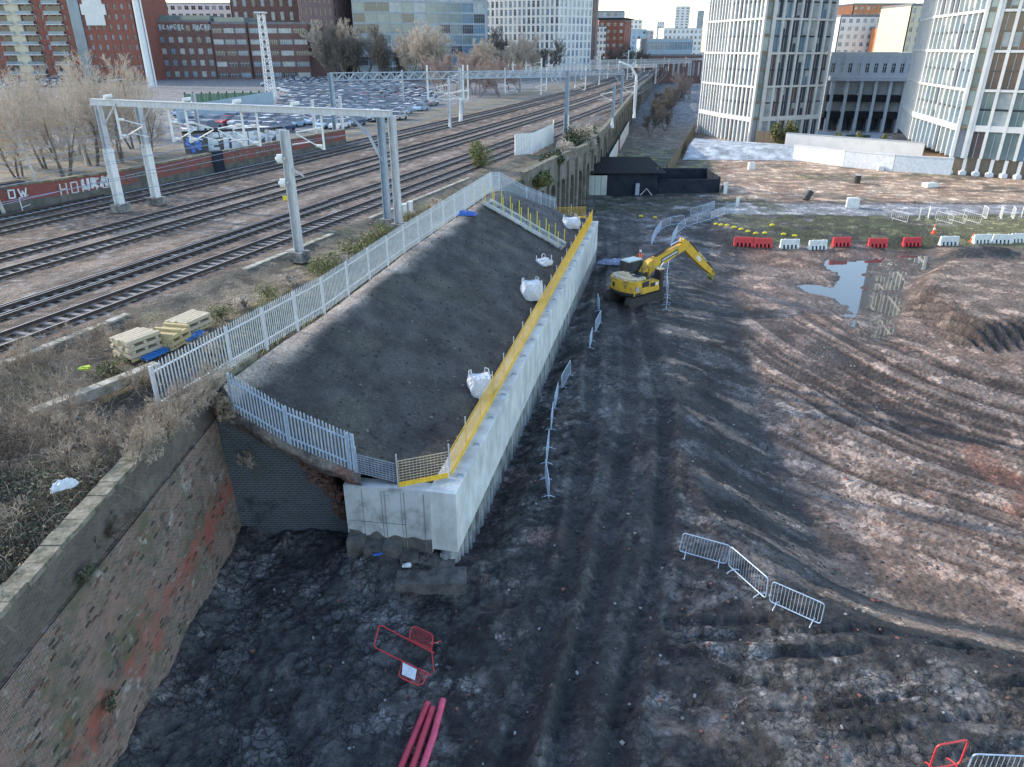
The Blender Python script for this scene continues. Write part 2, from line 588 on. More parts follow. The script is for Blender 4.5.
M['carglass'] = mat('car_glass', (.03, .04, .055), (.05, .06, .08), .06, 1, spec=.8)

# ------------------------------------------------------------------ noise for terrain
_T = RNG.random((256, 256))


def vn(x, y, sc=1.0, ox=0.0):
    x = np.asarray(x, float) * sc + ox
    y = np.asarray(y, float) * sc + ox * 1.7
    xi, yi = np.floor(x).astype(int), np.floor(y).astype(int)
    fx, fy = x - xi, y - yi
    fx = fx * fx * (3 - 2 * fx)
    fy = fy * fy * (3 - 2 * fy)
    a, b_ = _T[yi & 255, xi & 255], _T[yi & 255, (xi + 1) & 255]
    c, d = _T[(yi + 1) & 255, xi & 255], _T[(yi + 1) & 255, (xi + 1) & 255]
    return (a * (1 - fx) + b_ * fx) * (1 - fy) + (c * (1 - fx) + d * fx) * fy


def fbm(x, y, sc=1.0, oc=4, ox=0.0, gain=.5):
    s, a, t = 0, 1.0, 0
    for i in range(oc):
        s = s + a * vn(x, y, sc * 2.03 ** i, ox + 17.3 * i)
        t += a
        a *= gain
    return s / t


def sstep(a, b, x):
    t = np.clip((np.asarray(x, float) - a) / (b - a), 0, 1)
    return t * t * (3 - 2 * t)


def sd_poly(x, y, poly):
    """signed distance, positive inside"""
    P_ = np.array([(p[0], p[1]) for p in poly], float)
    d2 = np.full(np.shape(x), 1e18)
    inside = np.zeros(np.shape(x), bool)
    n = len(P_)
    for i in range(n):
        ax, ay = P_[i]
        bx, by = P_[(i + 1) % n]
        ex, ey = bx - ax, by - ay
        t = np.clip(((x - ax) * ex + (y - ay) * ey) / (ex * ex + ey * ey + 1e-12), 0, 1)
        d2 = np.minimum(d2, (x - ax - t * ex) ** 2 + (y - ay - t * ey) ** 2)
        cond = (ay > y) != (by > y)
        xx = (bx - ax) * (y - ay) / ((by - ay) if abs(by - ay) > 1e-12 else 1e-12) + ax
        inside ^= cond & (x < xx)
    d = np.sqrt(d2)
    return np.where(inside, d, -d)


def d_line(x, y, pts):
    d2 = np.full(np.shape(x), 1e18)
    for (ax, ay), (bx, by) in zip(pts[:-1], pts[1:]):
        ex, ey = bx - ax, by - ay
        t = np.clip(((x - ax) * ex + (y - ay) * ey) / (ex * ex + ey * ey + 1e-12), 0, 1)
        d2 = np.minimum(d2, (x - ax - t * ex) ** 2 + (y - ay - t * ey) ** 2)
    return np.sqrt(d2)


def grid_obj(name, X, Y, Z, colr, wet, m, kind='structure', clod=None):
    ny, nx = X.shape
    me = bpy.data.meshes.new(name)
    v = np.stack([X, Y, Z], -1).reshape(-1, 3)
    idx = np.arange(ny * nx).reshape(ny, nx)
    q = np.stack([idx[:-1, :-1], idx[:-1, 1:], idx[1:, 1:], idx[1:, :-1]], -1).reshape(-1, 4)
    me.vertices.add(len(v))
    me.vertices.foreach_set('co', v.ravel())
    me.loops.add(len(q) * 4)
    me.polygons.add(len(q))
    me.loops.foreach_set('vertex_index', q.ravel())
    me.polygons.foreach_set('loop_start', np.arange(len(q)) * 4)
    me.polygons.foreach_set('loop_total', np.full(len(q), 4))
    me.polygons.foreach_set('use_smooth', np.ones(len(q), bool))
    me.update()
    at_ = me.color_attributes.new('Col', 'FLOAT_COLOR', 'POINT')
    c4 = np.concatenate([colr.reshape(-1, 3), np.ones((len(v), 1))], 1)
    at_.data.foreach_set('color', c4.ravel())
    w = me.attributes.new('Wet', 'FLOAT', 'POINT')
    w.data.foreach_set('value', np.asarray(wet, float).ravel())
    if clod is not None:
        w = me.attributes.new('Clod', 'FLOAT', 'POINT')
        w.data.foreach_set('value', np.asarray(clod, float).ravel())
    me.materials.append(m)
    o = bpy.data.objects.new(name, me)
    COL.objects.link(o)
    if kind:
        o['kind'] = kind
    return o


def axis(parts):
    out = [parts[0][0]]
    for a, b_, st in parts:
        n = max(1, int(round((b_ - a) / st)))
        out += list(np.linspace(a, b_, n + 1)[1:])
    return np.array(out)


def geo(a, b_, first, r=1.12):
    out, x, st = [], a, first
    while x < b_:
        x += st
        st *= r
        out.append(min(x, b_))
    return out


def blend(c, colour, w):
    w = np.clip(w, 0, 1)[..., None]
    return c * (1 - w) + np.array(colour) * w


# ------------------------------------------------------------------ site ground
PIT = [(20.2, 81), (15, 68), (10.9, 50), (8.8, 35), (8.6, 27.3), (10.3, 22.6), (13, 19.7), (17.5, 17.2), (26, 15.2),
       (45, 14), (75, 16), (95, 40), (95, 85), (60, 85), (40, 84.5), (28, 84.5)]
MOUND = [tuple(at(*k, -1.3)[:2]) for k in [(884, 283), (896, 305), (925, 335), (957, 352), (990, 357), (1045, 352), (1110, 325), (1090, 285), (1040, 272), (965, 268), (910, 270)]]
PUDDLE = [at(*p, -1.1)[:2] for p in [(830, 258), (852, 262), (872, 258), (884, 262), (876, 275), (866, 300), (863, 318), (856, 327),
                                     (846, 315), (838, 298), (826, 296), (800, 291), (793, 285), (812, 285), (832, 288), (838, 276), (822, 266)]]
FILM = [at(*p, -1.1)[:2] for p in [(872, 262), (897, 250), (925, 248), (935, 262), (905, 285), (893, 310), (885, 340), (868, 342), (868, 318), (872, 290)]]
ARC_C = (47.0, 57.0)


def arc_noise(r, th):
    return .5 * fbm(r * 1.25, th * 1.6, 1.0, 3, 21) + .5 * fbm(r * 2.7, th * 2.2, 1.0, 3, 44)


def pit_depth(x, y):
    d = sd_poly(x, y, PIT) + 1.2 * (fbm(x, y, .25, 3, 3.3) - .5)
    wid = 6.0 + 2.4 * sstep(70, 78, y) - 1.6 * sstep(22, 16, y)
    t_ = np.clip(d / wid, 0, 1)
    return d, -(2.8 - 2.0 * sstep(32, 52, y)) * (.75 * t_ + .25 * sstep(0, 1, t_)) * sstep(-.02, .1, t_)


def ground_h(x, y, detail=True):
    d, h = pit_depth(x, y)
    h = h + .45 * (fbm(x, y, .06, 3, 9.1) - .5)
    dm = sd_poly(x, y, MOUND) + .8 * (fbm(x, y, .35, 3, 5.5) - .5)
    h = h + 1.25 * sstep(0, 2.6, dm)
    hx, hy = 48.5, 73.5
    h = h + 1.3 * np.exp(-(((x - hx) / 4.6) ** 2 + ((y - hy) / 1.3) ** 2)) * (0.7 + .6 * fbm(x, y, 1.2, 3, 2))
    # bank of rubble under the wall's end and along the abutment
    h = h + .9 * np.exp(-(((x + 4.6) / 2.8) ** 2 + ((y - 23.3) / 1.3) ** 2))
    h = h + .5 * np.exp(-(((x + 9) / 2.6) ** 2 + ((y - 25.2) / 1.0) ** 2))
    h = h + .5 * np.exp(-((x + 11.4) / .6) ** 2) * sstep(28, 24, y)
    # trench at the foot of the new wall
    dw = (x - (-2.13 + (y - 23.1) * .2217)) * .976
    h = h - .75 * np.exp(-((dw - .1) / 1.1) ** 2) * sstep(23.5, 25.5, y) * sstep(73, 70, y)
    # far ground falls to the level of the flats, foreground left rises a touch
    dp = sd_poly(x, y, PUDDLE)
    inpit = sstep(1, 5, d)
    wl = -1.12
    h = np.where(dp > -2.5, h * (1 - sstep(-2.5, .1, dp)) + (wl + .06 - .14 * sstep(-.1, .35, dp + 2.6 * (fbm(x, y, .8, 5, 8, .6) - .5))) * sstep(-2.5, .1, dp), h)
    df = sd_poly(x, y, FILM)
    h = np.where(df > -2.5, h * (1 - sstep(-2.5, .3, df)) + (wl - .005 + .22 * (fbm(x, y, .5, 5, 58, .6) - .5)) * sstep(-2.5, .3, df), h)
    if detail:
        calm = 1 - .93 * np.maximum(sstep(-1, .2, dp), sstep(-1, .2, df))
        near = sstep(85, 30, y)
        cl = fbm(x, y, .9, 5, 1.0, .58)
        lf_ = .5 + .5 * sstep(-.5, -3, x) * sstep(27, 24, y)
        h = h + lf_ * calm * (.62 * (cl - .5)) * (.45 + .55 * near) * (1 - .72 * inpit)
        lump = np.abs(fbm(x, y, 2.1, 3, 6.0) - .5) * 2
        h = h - lf_ * calm * near * .26 * lump * (1 - .7 * inpit)
        h = h - calm * near * .10 * np.abs(fbm(x, y, 4.3, 2, 16.0) - .5) * 2 * (1 - .5 * inpit)
        # haul road wheel tracks
        for off, wdt in ((0, .42), (1.9, .42), (3.6, .35)):
            cxl = np.interp(y, [5, 16, 24, 38, 60, 76, 95], [-2.1, .0, 2.4, 5.0, 7.2, 9.4, 12.0]) + off + .35 * np.sin(y * .12 + off)
            dd = np.abs(x - cxl)
            h = h - .20 * np.exp(-(dd / wdt) ** 4) * sstep(100, 60, y) + .12 * np.exp(-((dd - .72) / .2) ** 2) * sstep(60, 30, y) * (.4 + 1.2 * fbm(x, y, .8, 2, 71))
            h = h + .035 * np.exp(-(dd / wdt) ** 4) * np.sin((y + .6 * dd) * 2 * np.pi / .30) * sstep(36, 26, y) * sstep(.42, .55, fbm(x, y, .3, 2, 81))
        # ruts running across the lower right corner, broken and irregular
        rr_ = random.Random(3)
        for k in range(20):
            y0 = rr_.uniform(11.5, 20.5); a = rr_.uniform(.08, .2); wd = rr_.uniform(.1, .26); ox = rr_.uniform(0, 50)
            wob = 2.2 * (fbm(x, y * 0 + k, .12, 3, ox) - .5) + .25 * np.sin(x * .5 + ox)
            yy = y - y0 - wob - rr_.uniform(-.02, .10) * (x - 8)
            m_ = sstep(.42, .56, fbm(x, y * 0 + 3 * k, .22, 2, ox + 9))
            s = a * m_ * sstep(3.5, 7, x) * (1 - inpit)
            h = h - s * np.exp(-(yy / wd) ** 2) + s * .8 * np.exp(-((yy - 1.8 * wd) / (wd * .9)) ** 2)
        # arcs left by the machine turning on the pit floor
        r = np.hypot(x - ARC_C[0], (y - ARC_C[1]) * 1.12) + .7 * (fbm(x, y, .2, 2, 12) - .5)
        am = sstep(9, 13, r) * sstep(46, 40, r) * sstep(6.0, 8.5, d) * calm * sstep(-1, -3, dm) * sstep(62, 50, y)
        th = np.arctan2(y - ARC_C[1], x - ARC_C[0])
        an = arc_noise(r, th)
        h = h + am * (.5 * (an - .5))
        h = h + am * .03 * np.sin(th * r * 2 * np.pi / .45) * sstep(.5, .6, an)
        # bucket grooves down the heap's near face
        g1 = np.sin((x * .86 + y * .28) * 2 * np.pi / .85)
        h = h + .20 * g1 * sstep(-.2, .5, dm) * sstep(4.2, 2.2, dm) * sstep(62, 57, y)
    return h


def make_ground():
    xs = np.array([-1500, -700, -300, -120, -60, -30, -18] + list(axis([(-13, 26, .14)])) + geo(26, 60, .16, 1.016) + geo(60, 160, .75, 1.05) + [220, 320, 500, 900, 1800])
    ys = np.array([-60, -20, 2] + list(axis([(8, 34, .13)])) + geo(34, 110, .15, 1.008) + geo(110, 300, .9, 1.06) + [400, 600, 1000, 1700, 3200])
    X, Y = np.meshgrid(xs, ys)
    Z = ground_h(X, Y)
    d, h0 = pit_depth(X, Y)
    dm = sd_poly(X, Y, MOUND)
    n1 = fbm(X, Y, .22, 7, 31, .58)
    n2 = fbm(X, Y, .7, 6, 41, .62)
    n3 = fbm(X, Y, .09, 4, 51)
    c = np.zeros(X.shape + (3,)) + np.array((.105, .094, .087))
    wet = np.zeros(X.shape) + .35
    # smeared grey clay over black soil
    cl = sstep(.505, .535, n1 * .6 + n2 * .4)
    c = blend(c, (.20, .19, .185), cl * .75)
    wet = wet + .35 * cl
    c = blend(c, (.03, .029, .03), sstep(.50, .44, n2) * .75)
    c = blend(c, (.17, .10, .07), sstep(.62, .72, fbm(X, Y, .33, 4, 61)) * .55 * sstep(14, 20, Y))
    # soft shading put into the colour: hollows darker, crowns paler
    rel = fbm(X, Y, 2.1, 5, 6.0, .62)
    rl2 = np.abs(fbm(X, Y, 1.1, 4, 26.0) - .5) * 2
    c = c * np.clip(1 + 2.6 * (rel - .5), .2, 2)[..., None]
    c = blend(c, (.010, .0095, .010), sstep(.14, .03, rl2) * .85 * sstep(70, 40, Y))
    # haul road: darker rolled mud
    hx = np.interp(Y, [5, 16, 24, 38, 60, 76, 95], [-2.1, 0, 2.4, 5, 7.2, 9.4, 12])
    hr = np.exp(-((X - hx - 1.9) / 2.3) ** 2) * sstep(100, 80, Y)
    c = blend(c, (.05, .045, .043), hr * .72)
    for off in (0, 1.9, 3.6):
        cxl = hx + off + .35 * np.sin(Y * .12 + off)
        c = blend(c, (.032, .03, .031), np.exp(-((X - cxl) / .45) ** 4) * .8 * sstep(100, 60, Y))
    # near left corner: heavier wet soil
    c = blend(c, (.085, .085, .09), sstep(-2, -5, X) * sstep(27, 24, Y) * .6)
    wet = wet + .3 * sstep(-1, -4, X) * sstep(27, 24, Y)
    # pit slope: shade painted in as a dark base, scraped tan streaks running downhill
    sl = sstep(-.5, .6, d) * sstep(7.4, 6.0, d + 1.6 * (n1 - .5))
    streak = fbm(Y * .95 + X * .25 + .5 * n2, d * .22, .75, 5, 71, .6)
    slc = blend(np.zeros(c.shape) + np.array((.034, .031, .032)), (.30, .22, .165), sstep(.55, .60, streak * .75 + n1 * .25))
    slc = blend(slc, (.15, .145, .15), sstep(.54, .60, fbm(Y * 1.2 + X * .4, d * .3, .9, 5, 77, .6)) * .5)
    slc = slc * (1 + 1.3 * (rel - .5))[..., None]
    c = c * (1 - sl[..., None]) + slc * sl[..., None]
    # pit floor
    fl = sstep(5.6, 7.4, d + 1.6 * (n1 - .5))
    flc = blend(np.zeros(c.shape) + np.array((.20, .132, .098)), (.27, .185, .14), sstep(.42, .6, n1))
    flc = blend(flc, (.15, .108, .088), sstep(.56, .68, fbm(X, Y, .3, 4, 81)) * .8)
    flc = blend(flc, (.24, .18, .145), sstep(.55, .7, fbm(X, Y, .13, 4, 85)) * .7)
    r = np.hypot(X - ARC_C[0], (Y - ARC_C[1]) * 1.12) + .7 * (fbm(X, Y, .2, 2, 12) - .5)
    am = sstep(9, 13, r) * sstep(46, 40, r) * sstep(64, 50, Y) * sstep(-1, -3, dm)
    an = arc_noise(r, np.arctan2(Y - ARC_C[1], X - ARC_C[0]))
    flc = blend(flc, (.055, .040, .034), am * sstep(.51, .44, an) * .85)
    flc = blend(flc, (.36, .29, .245), am * sstep(.54, .60, an) * .6)
    flc = blend(flc, (.27, .13, .09), sstep(.72, .80, fbm(X, Y, .25, 3, 91)) * .7)
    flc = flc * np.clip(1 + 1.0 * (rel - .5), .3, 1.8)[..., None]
    c = c * (1 - fl[..., None]) + flc * fl[..., None]
    wet = wet * (1 - fl) + (.10 + .5 * sstep(.47, .6, n3)) * fl
    # heap in the pit
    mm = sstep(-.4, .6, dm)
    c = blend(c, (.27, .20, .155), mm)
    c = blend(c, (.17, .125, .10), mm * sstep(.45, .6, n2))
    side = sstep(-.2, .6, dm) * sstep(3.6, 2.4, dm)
    c = blend(c, (.11, .082, .068), side * .9)  # shaded flanks painted in, darker than the lit top
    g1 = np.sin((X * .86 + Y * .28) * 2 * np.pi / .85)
    c = blend(c, (.04, .03, .025), side * sstep(.1, .8, -g1) * sstep(62, 57, Y) * .8)  # groove hollows darkened in the colour as shade
    wet = wet * (1 - mm) + .15 * mm
    hp = np.exp(-(((X - 48) / 4.6) ** 2 + ((Y - 73.5) / 1.5) ** 2))
    c = blend(c, (.05, .042, .036), sstep(.2, .5, hp))
    # puddle margin and wet film
    dp = sd_poly(X, Y, PUDDLE)
    df = sd_poly(X, Y, FILM)
    c = blend(c, (.10, .085, .08), sstep(-1.2, 0, dp) * .8)
    c = blend(c, (.12, .10, .085), sstep(-1, .5, df) * .85)
    wet = np.maximum(wet, 1.0 * sstep(-.6, .6, df))
    # north of the pit: grass strip, gravel track, red-brown flats
    ng = sstep(76, 79, Y) * sstep(22, 30, X)
    nn = fbm(X, Y, .5, 4, 33)
    c = blend(c, (.075, .08, .035), ng * sstep(94, 90, Y) * sstep(.3, .5, nn) * .95)
    c = blend(c, (.24, .22, .10), ng * sstep(92, 88, Y) * sstep(46, 56, X) * .7)
    c = blend(c, (.30, .30, .31), ng * sstep(90.5, 92, Y + 1.2 * (n2 - .5)) * sstep(99, 97, Y))
    fl2 = sstep(98, 101, Y + 2 * (n1 - .5)) * sstep(26, 32, X)
    ff = blend(np.zeros(c.shape) + np.array((.48, .35, .25)), (.36, .235, .16), sstep(.42, .6, n1))
    ff = blend(ff, (.44, .39, .34), sstep(.6, .72, n2) * .6)
    ff = blend(ff, (.10, .095, .075), sstep(.58, .68, fbm(X * .5, Y, .3, 4, 95)) * .7)
    c = c * (1 - fl2[..., None]) + ff * fl2[..., None]
    wet = np.where(Y > 78, .2 + .15 * (n1 > .55), wet)
    gr = sstep(103, 106, Y) * sstep(12, 14, X) * sstep(33, 29, X) * sstep(112, 108, Y)
    c = blend(c, (.06, .065, .03), gr * .7)
    # dark green rough ground in front of the black building
    gr = sstep(90, 95, Y) * sstep(7, 11, X) * sstep(38, 33, X) * sstep(104, 100, Y) * sstep(.42, .55, nn)
    c = blend(c, (.06, .066, .03), gr * .85)
    # strip at the foot of the far low wall
    c = blend(c, (.22, .20, .10), sstep(118, 120, Y) * sstep(124, 122, Y) * sstep(38, 44, X) * sstep(.4, .55, nn) * .8)
    # yard beside the viaduct, city beyond
    yd = sstep(112, 116, Y) * sstep(34, 28, X - (Y - 115) * .25)
    c = blend(c, (.11, .10, .085), yd * .9)
    c = blend(c, (.16, .18, .05), yd * sstep(.45, .55, nn) * sstep(165, 140, Y) * .9)
    c = blend(c, (.15, .16, .18), sstep(185, 230, Y) * .8)
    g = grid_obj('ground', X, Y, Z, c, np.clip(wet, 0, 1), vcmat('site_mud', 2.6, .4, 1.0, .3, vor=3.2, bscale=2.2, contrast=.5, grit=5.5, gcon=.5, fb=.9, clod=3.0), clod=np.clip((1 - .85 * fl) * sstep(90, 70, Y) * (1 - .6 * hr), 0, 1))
    return g


make_ground()


def gz(x, y):
    return float(ground_h(np.array([[x]], float), np.array([[y]], float))[0, 0])


def on(px, py, zguess=0.0):
    """ground point under a pixel (a few fixed point steps on the terrain)"""
    z = zguess
    for _ in range(12):
        p = at(px, py, z)
        z = .5 * z + .5 * gz(p.x, p.y)
    p = at(px, py, z)
    p.z = gz(p.x, p.y)
    return p


# water lying in the pit
mw, nt, bs = newmat('puddle_water')
bs.inputs['Base Color'].default_value = (.06, .055, .05, 1)
bs.inputs['Roughness'].default_value = .03
bs.inputs['IOR'].default_value = 1.6
bs.inputs['Specular IOR Level'].default_value = 1.0
nz = nt.nodes.new('ShaderNodeTexNoise'); nz.inputs['Scale'].default_value = 1.2
bp = nt.nodes.new('ShaderNodeBump'); bp.inputs['Strength'].default_value = .04; bp.inputs['Distance'].default_value = .02
nt.links.new(nz.outputs['Fac'], bp.inputs['Height']); nt.links.new(bp.outputs[0], bs.inputs['Normal'])
b = MB()
for PL, zz_ in ((PUDDLE, -1.125), (FILM, -1.128)):
    cxp = sum(k[0] for k in PL) / len(PL); cyp = sum(k[1] for k in PL) / len(PL)
    ring = []
    for k in range(28):
        a = 2 * math.pi * k / 28
        dx_, dy_ = math.cos(a), math.sin(a)
        far = max((u[0] - cxp) * dx_ + (u[1] - cyp) * dy_ for u in PL)
        ring.append((cxp + dx_ * (far * .9 + .5), cyp + dy_ * (far * .9 + .5), zz_))
    b.add(ring, [tuple(range(28))])
pw = b.build('puddle_water', mw)
pw['kind'] = 'structure'

# ------------------------------------------------------------------ railway level
_py = np.array([-60, -20, 20, 40, 60, 88, 130, 198, 250, 302, 365, 450, 560], float)
_px = np.array([-68, -51, -36.2, -29, -22.4, -13.4, .4, 22.4, 37, 50.6, 64, 80, 99], float)
_pc = np.polyfit(_py, _px, 4)
_pd = np.polyder(_pc)


def tx(y):
    return np.polyval(_pc, y)


def tp(y, o, z=7.2):
    m = np.polyval(_pd, y)
    k = 1 / math.sqrt(1 + m * m)
    return Vector((tx(y) + o * k, y - o * m * k, z))


EDGE = [(-11.9, -40), (-11.9, 25.4), (-11.25, 27), (-9.3, 34.2), (-6.9, 45.9), (-1.8, 67.4), (.6, 74), (5.5, 88), (9.3, 97.5), (14.5, 121),
        (44.5, 271), (66, 370), (100, 520)]


def edge_x(y):
    return np.interp(y, [p[1] for p in EDGE], [p[0] for p in EDGE])


def make_railbed():
    # sheet from the left city ground to the edge of the upper level
    ys = np.array([-40, -10, 4] + list(axis([(8, 70, .28)])) + geo(70, 200, .3, 1.02) + geo(200, 520, 3, 1.04))
    ts = np.concatenate([[-900, -400, -200, -120, -80, -60, -50, -44], axis([(-40, 0, .17)])])
    Y = np.repeat(ys[:, None], len(ts), 1)
    E_ = edge_x(ys)[:, None] - .05
    X = E_ + ts[None, :]
    # offset from the track centre line
    mm = np.polyval(_pd, Y)
    O = (X - tx(Y)) / np.sqrt(1 + mm * mm)
    Z = np.full(X.shape, 7.0)
    bed = sstep(-16.5, -15.6, O) * sstep(13.2, 11.8, O)
    st = fbm(X, Y, 1.6, 4, 7, .7)
    Z = Z + .06 * bed + .10 * (st - .5) * bed
    for o in (-13.8, -10.2, -3.6, 0, 6.2, 9.8):
        Z = Z + .03 * np.exp(-((np.abs(O - o) - 1.25) / .5) ** 2) - .05 * np.exp(-((O - o) / 1.0) ** 4)
    Z = Z - .32 * sstep(11.6, 14, O) + .2 * (fbm(X, Y, .7, 4, 17) - .5) * sstep(11.5, 13, O)
    Z = Z - .25 * sstep(30, 22, Y) * sstep(10, 13, O)
    Z = Z + .25 * sstep(-17, -20, O) * (.5 + fbm(X, Y, .3, 3, 27))
    n1 = fbm(X, Y, .3, 4, 101)
    n2 = fbm(X, Y, 1.4, 4, 111, .7)
    c = np.zeros(X.shape + (3,)) + np.array((.20, .145, .108))
    c = blend(c, (.065, .048, .038), sstep(.40, .52, n2) * .9)
    c = blend(c, (.36, .32, .29), sstep(.6, .72, n2) * .8)
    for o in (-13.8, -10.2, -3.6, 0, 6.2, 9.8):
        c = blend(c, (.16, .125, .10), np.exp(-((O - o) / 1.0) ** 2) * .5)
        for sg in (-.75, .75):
            c = blend(c, (.022, .018, .017), np.exp(-((O - o - sg - .06) / .42) ** 4) * .94)  # dark band at each rail: oil stain plus painted rail shadow
    for o in (-1.8, 3.2):
        c = blend(c, (.30, .25, .21), np.exp(-((O - o) / .7) ** 2) * .5)
    c = blend(c, (.20, .17, .115), sstep(11.2, 12.4, O + 1.0 * (n1 - .5)) * .8)
    c = blend(c, (.09, .075, .055), sstep(11.2, 12.8, O) * sstep(.5, .6, n2))
    c = blend(c, (.22, .21, .09), sstep(11.2, 12.8, O) * sstep(.58, .66, n1) * .55)
    c = blend(c, (.055, .045, .034), sstep(13.0, 16.5, O) * sstep(33, 24, Y) * .85)
    c = blend(c, (.20, .18, .13), sstep(-16, -17.5, O) * .8)
    c = blend(c, (.19, .19, .195), sstep(-24, -30, O) * sstep(90, 110, Y) * .9)
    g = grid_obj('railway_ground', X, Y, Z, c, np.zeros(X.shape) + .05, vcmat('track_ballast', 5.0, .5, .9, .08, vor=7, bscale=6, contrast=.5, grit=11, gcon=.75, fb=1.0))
    return g


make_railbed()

OFFS = [(-13.8, 'railway track nearest the graffiti covered brick wall'), (-10.2, 'railway track just left of the white gantry legs'),
        (-3.6, 'railway track just right of the white gantry legs'), (0.0, 'middle railway track right of the one by the gantry legs'),
        (6.2, 'railway track with an extra pair of rails near the camera'), (9.8, 'railway track nearest the palisade fence and pallets')]


def rail_profile(mb, ys, off):
    pr = [(-.07, 0), (.07, 0), (.07, .03), (.02, .05), (.02, .12), (.036, .13), (.036, .165), (-.036, .165), (-.036, .13), (-.02, .12), (-.02, .05), (-.07, .03)]
    n = len(pr)
    vs, fs, mi = [], [], []
    for y in ys:
        m = np.polyval(_pd, y)
        k = 1 / math.sqrt(1 + m * m)
        c = tp(y, off, 7.1)
        for a, z in pr:
            vs.append((c.x + a * k, c.y - a * m * k, 7.1 + z))
    for i in range(len(ys) - 1):
        for j in range(n):
            j2 = (j + 1) % n
            mb.add([], [], 0)
            fs.append((i * n + j, i * n + j2, (i + 1) * n + j2, (i + 1) * n + j))
            mi.append(1 if j == 6 else 0)
    b0 = len(mb.v)
    mb.v.extend(vs)
    mb.f.extend([tuple(b0 + q for q in f_) for f_ in fs])
    mb.m.extend(mi)


ys_r = np.concatenate([np.arange(6, 120, 2.0), np.arange(120, 500, 8.0)])
for o, lab in OFFS:
    far = 500 if o < 6 else (430 if o < 9 else 150)
    yr = ys_r[ys_r <= far]
    if o == 9.8:
        yr = yr[yr <= 118]
    T = thing('railway_track', lab, 'railway track', tp(30, o, 7.1), 0, 'railway tracks')
    for sgn in (-.75, .75):
        b = MB()
        rail_profile(b, yr, o + sgn)
        b.build('rail', [M['rail_rust'], M['rail_steel']], T, True)
    if o == 6.2:
        for sgn in (-.5, .5):
            b = MB()
            rail_profile(b, yr[yr < 66], o + sgn)
            b.build('check_rail', [M['rail_rust'], M['rail_steel']], T, True)
    b = MB()
    y = 10.0
    while y < min(far, 230):
        p = tp(y, o, 7.095)
        m = np.polyval(_pd, y)
        b.box((p.x, p.y, 7.035 + random.uniform(-.035, .015)), (2.45, .25, .12), -math.atan(m))
        y += .66
    b.build('sleepers', M['sleeper'], T, True, kind='stuff')


# ------------------------------------------------------------------ old brick wall on the left
mbw = brickmat('old_brickwork', (.27, .15, .105), (.095, .07, .058), (.27, .24, .205),
               [(.45, (.10, .105, .055), .50, .66, 3), (1.5, (.40, .37, .33), .57, .68, 8), (1.2, (.07, .07, .06), .54, .66, 14), (.35, (.34, .20, .16), .55, .70, 33), (2.4, (.11, .14, .06), .60, .70, 21)],
               vec='wall_x', bump=.9, stain2=(1.3, .06, .7, (.34, .09, .06)))
mbp = brickmat('sooty_brick_parapet', (.13, .10, .082), (.075, .062, .055), (.15, .135, .12), [(.6, (.17, .15, .12), .50, .64, 5), (1.5, (.06, .07, .035), .56, .68, 9)],
               vec='wall_x', bump=.8)
W = thing('brick_retaining_wall', 'tall old mossy red brick retaining wall at the left foreground', 'wall', (-11.6, 16, 0))
b = MB()
ny_, nz_ = 60, 14
vs, fs = [], []
for i in range(ny_ + 1):
    y = 2 + (25.2 - 2) * i / ny_
    for j in range(nz_ + 1):
        z = -.6 + 6.4 * j / nz_
        x = -11.28 - .30 * (j / nz_) + .05 * (float(vn(y, z, .7, 4)) - .5)
        vs.append((x, y, z))
for i in range(ny_):
    for j in range(nz_):
        a = i * (nz_ + 1) + j
        fs.append((a, a + nz_ + 1, a + nz_ + 2, a + 1))
b.add(vs, fs)
b.beam((-11.95, 2, 5.7), (-11.95, 25.2, 5.7), .62, .2)
b.build('wall_face', mbw, W, True)
rw_ = random.Random(31)
b = MB(); b2_ = MB(); b3_ = MB()
for i in range(420):
    y = rw_.uniform(6, 25); zr = rw_.randrange(2, 74) * .075
    x = -11.28 - .30 * ((zr + .6) / 6.4) + .05 * (float(vn(np.array(y), np.array(zr), .7, 4)) - .5)
    k = rw_.random()
    (b if k < .5 else (b2_ if k < .85 else b3_)).box((x + .006, y, zr + .037), (.05, .21, .063))
b.build('spalled_brick', mat('spalled_brick', (.21, .11, .078), (.13, .08, .06), .95, 4), W, True)
b2_.build('missing_brick', mat('brick_gap', (.085, .068, .055), (.05, .042, .036), .95, 4), W, True)
b3_.build('pale_brick', mat('pale_brick', (.29, .245, .20), (.20, .16, .13), .95, 4), W, True)
b = MB()
b.box((-11.94, 13.9, 6.45), (.44, 23.4, 1.38))
b.build('parapet', mbp, W, True)
b = MB()
y = 2.2
while y < 25.5:
    l = random.uniform(.5, .75)
    b.box((-11.96 + random.uniform(-.02, .02), y + l / 2, 7.22 + random.uniform(-.015, .015)), (.56, l - .02, .16), random.uniform(-.02, .02))
    y += l
b.build('coping', M['stone'], W, True)
# wall carried on under the fence
b = MB()
b.beam((-11.75, 25.6, 6.0), (-11.0, 28.4, 6.0), .4, 2.3)
b.beam((-11.75, 25.6, 7.2), (-11.0, 28.4, 7.2), .5, .12)
o = b.build('fence_plinth', M['stone'], W, True)

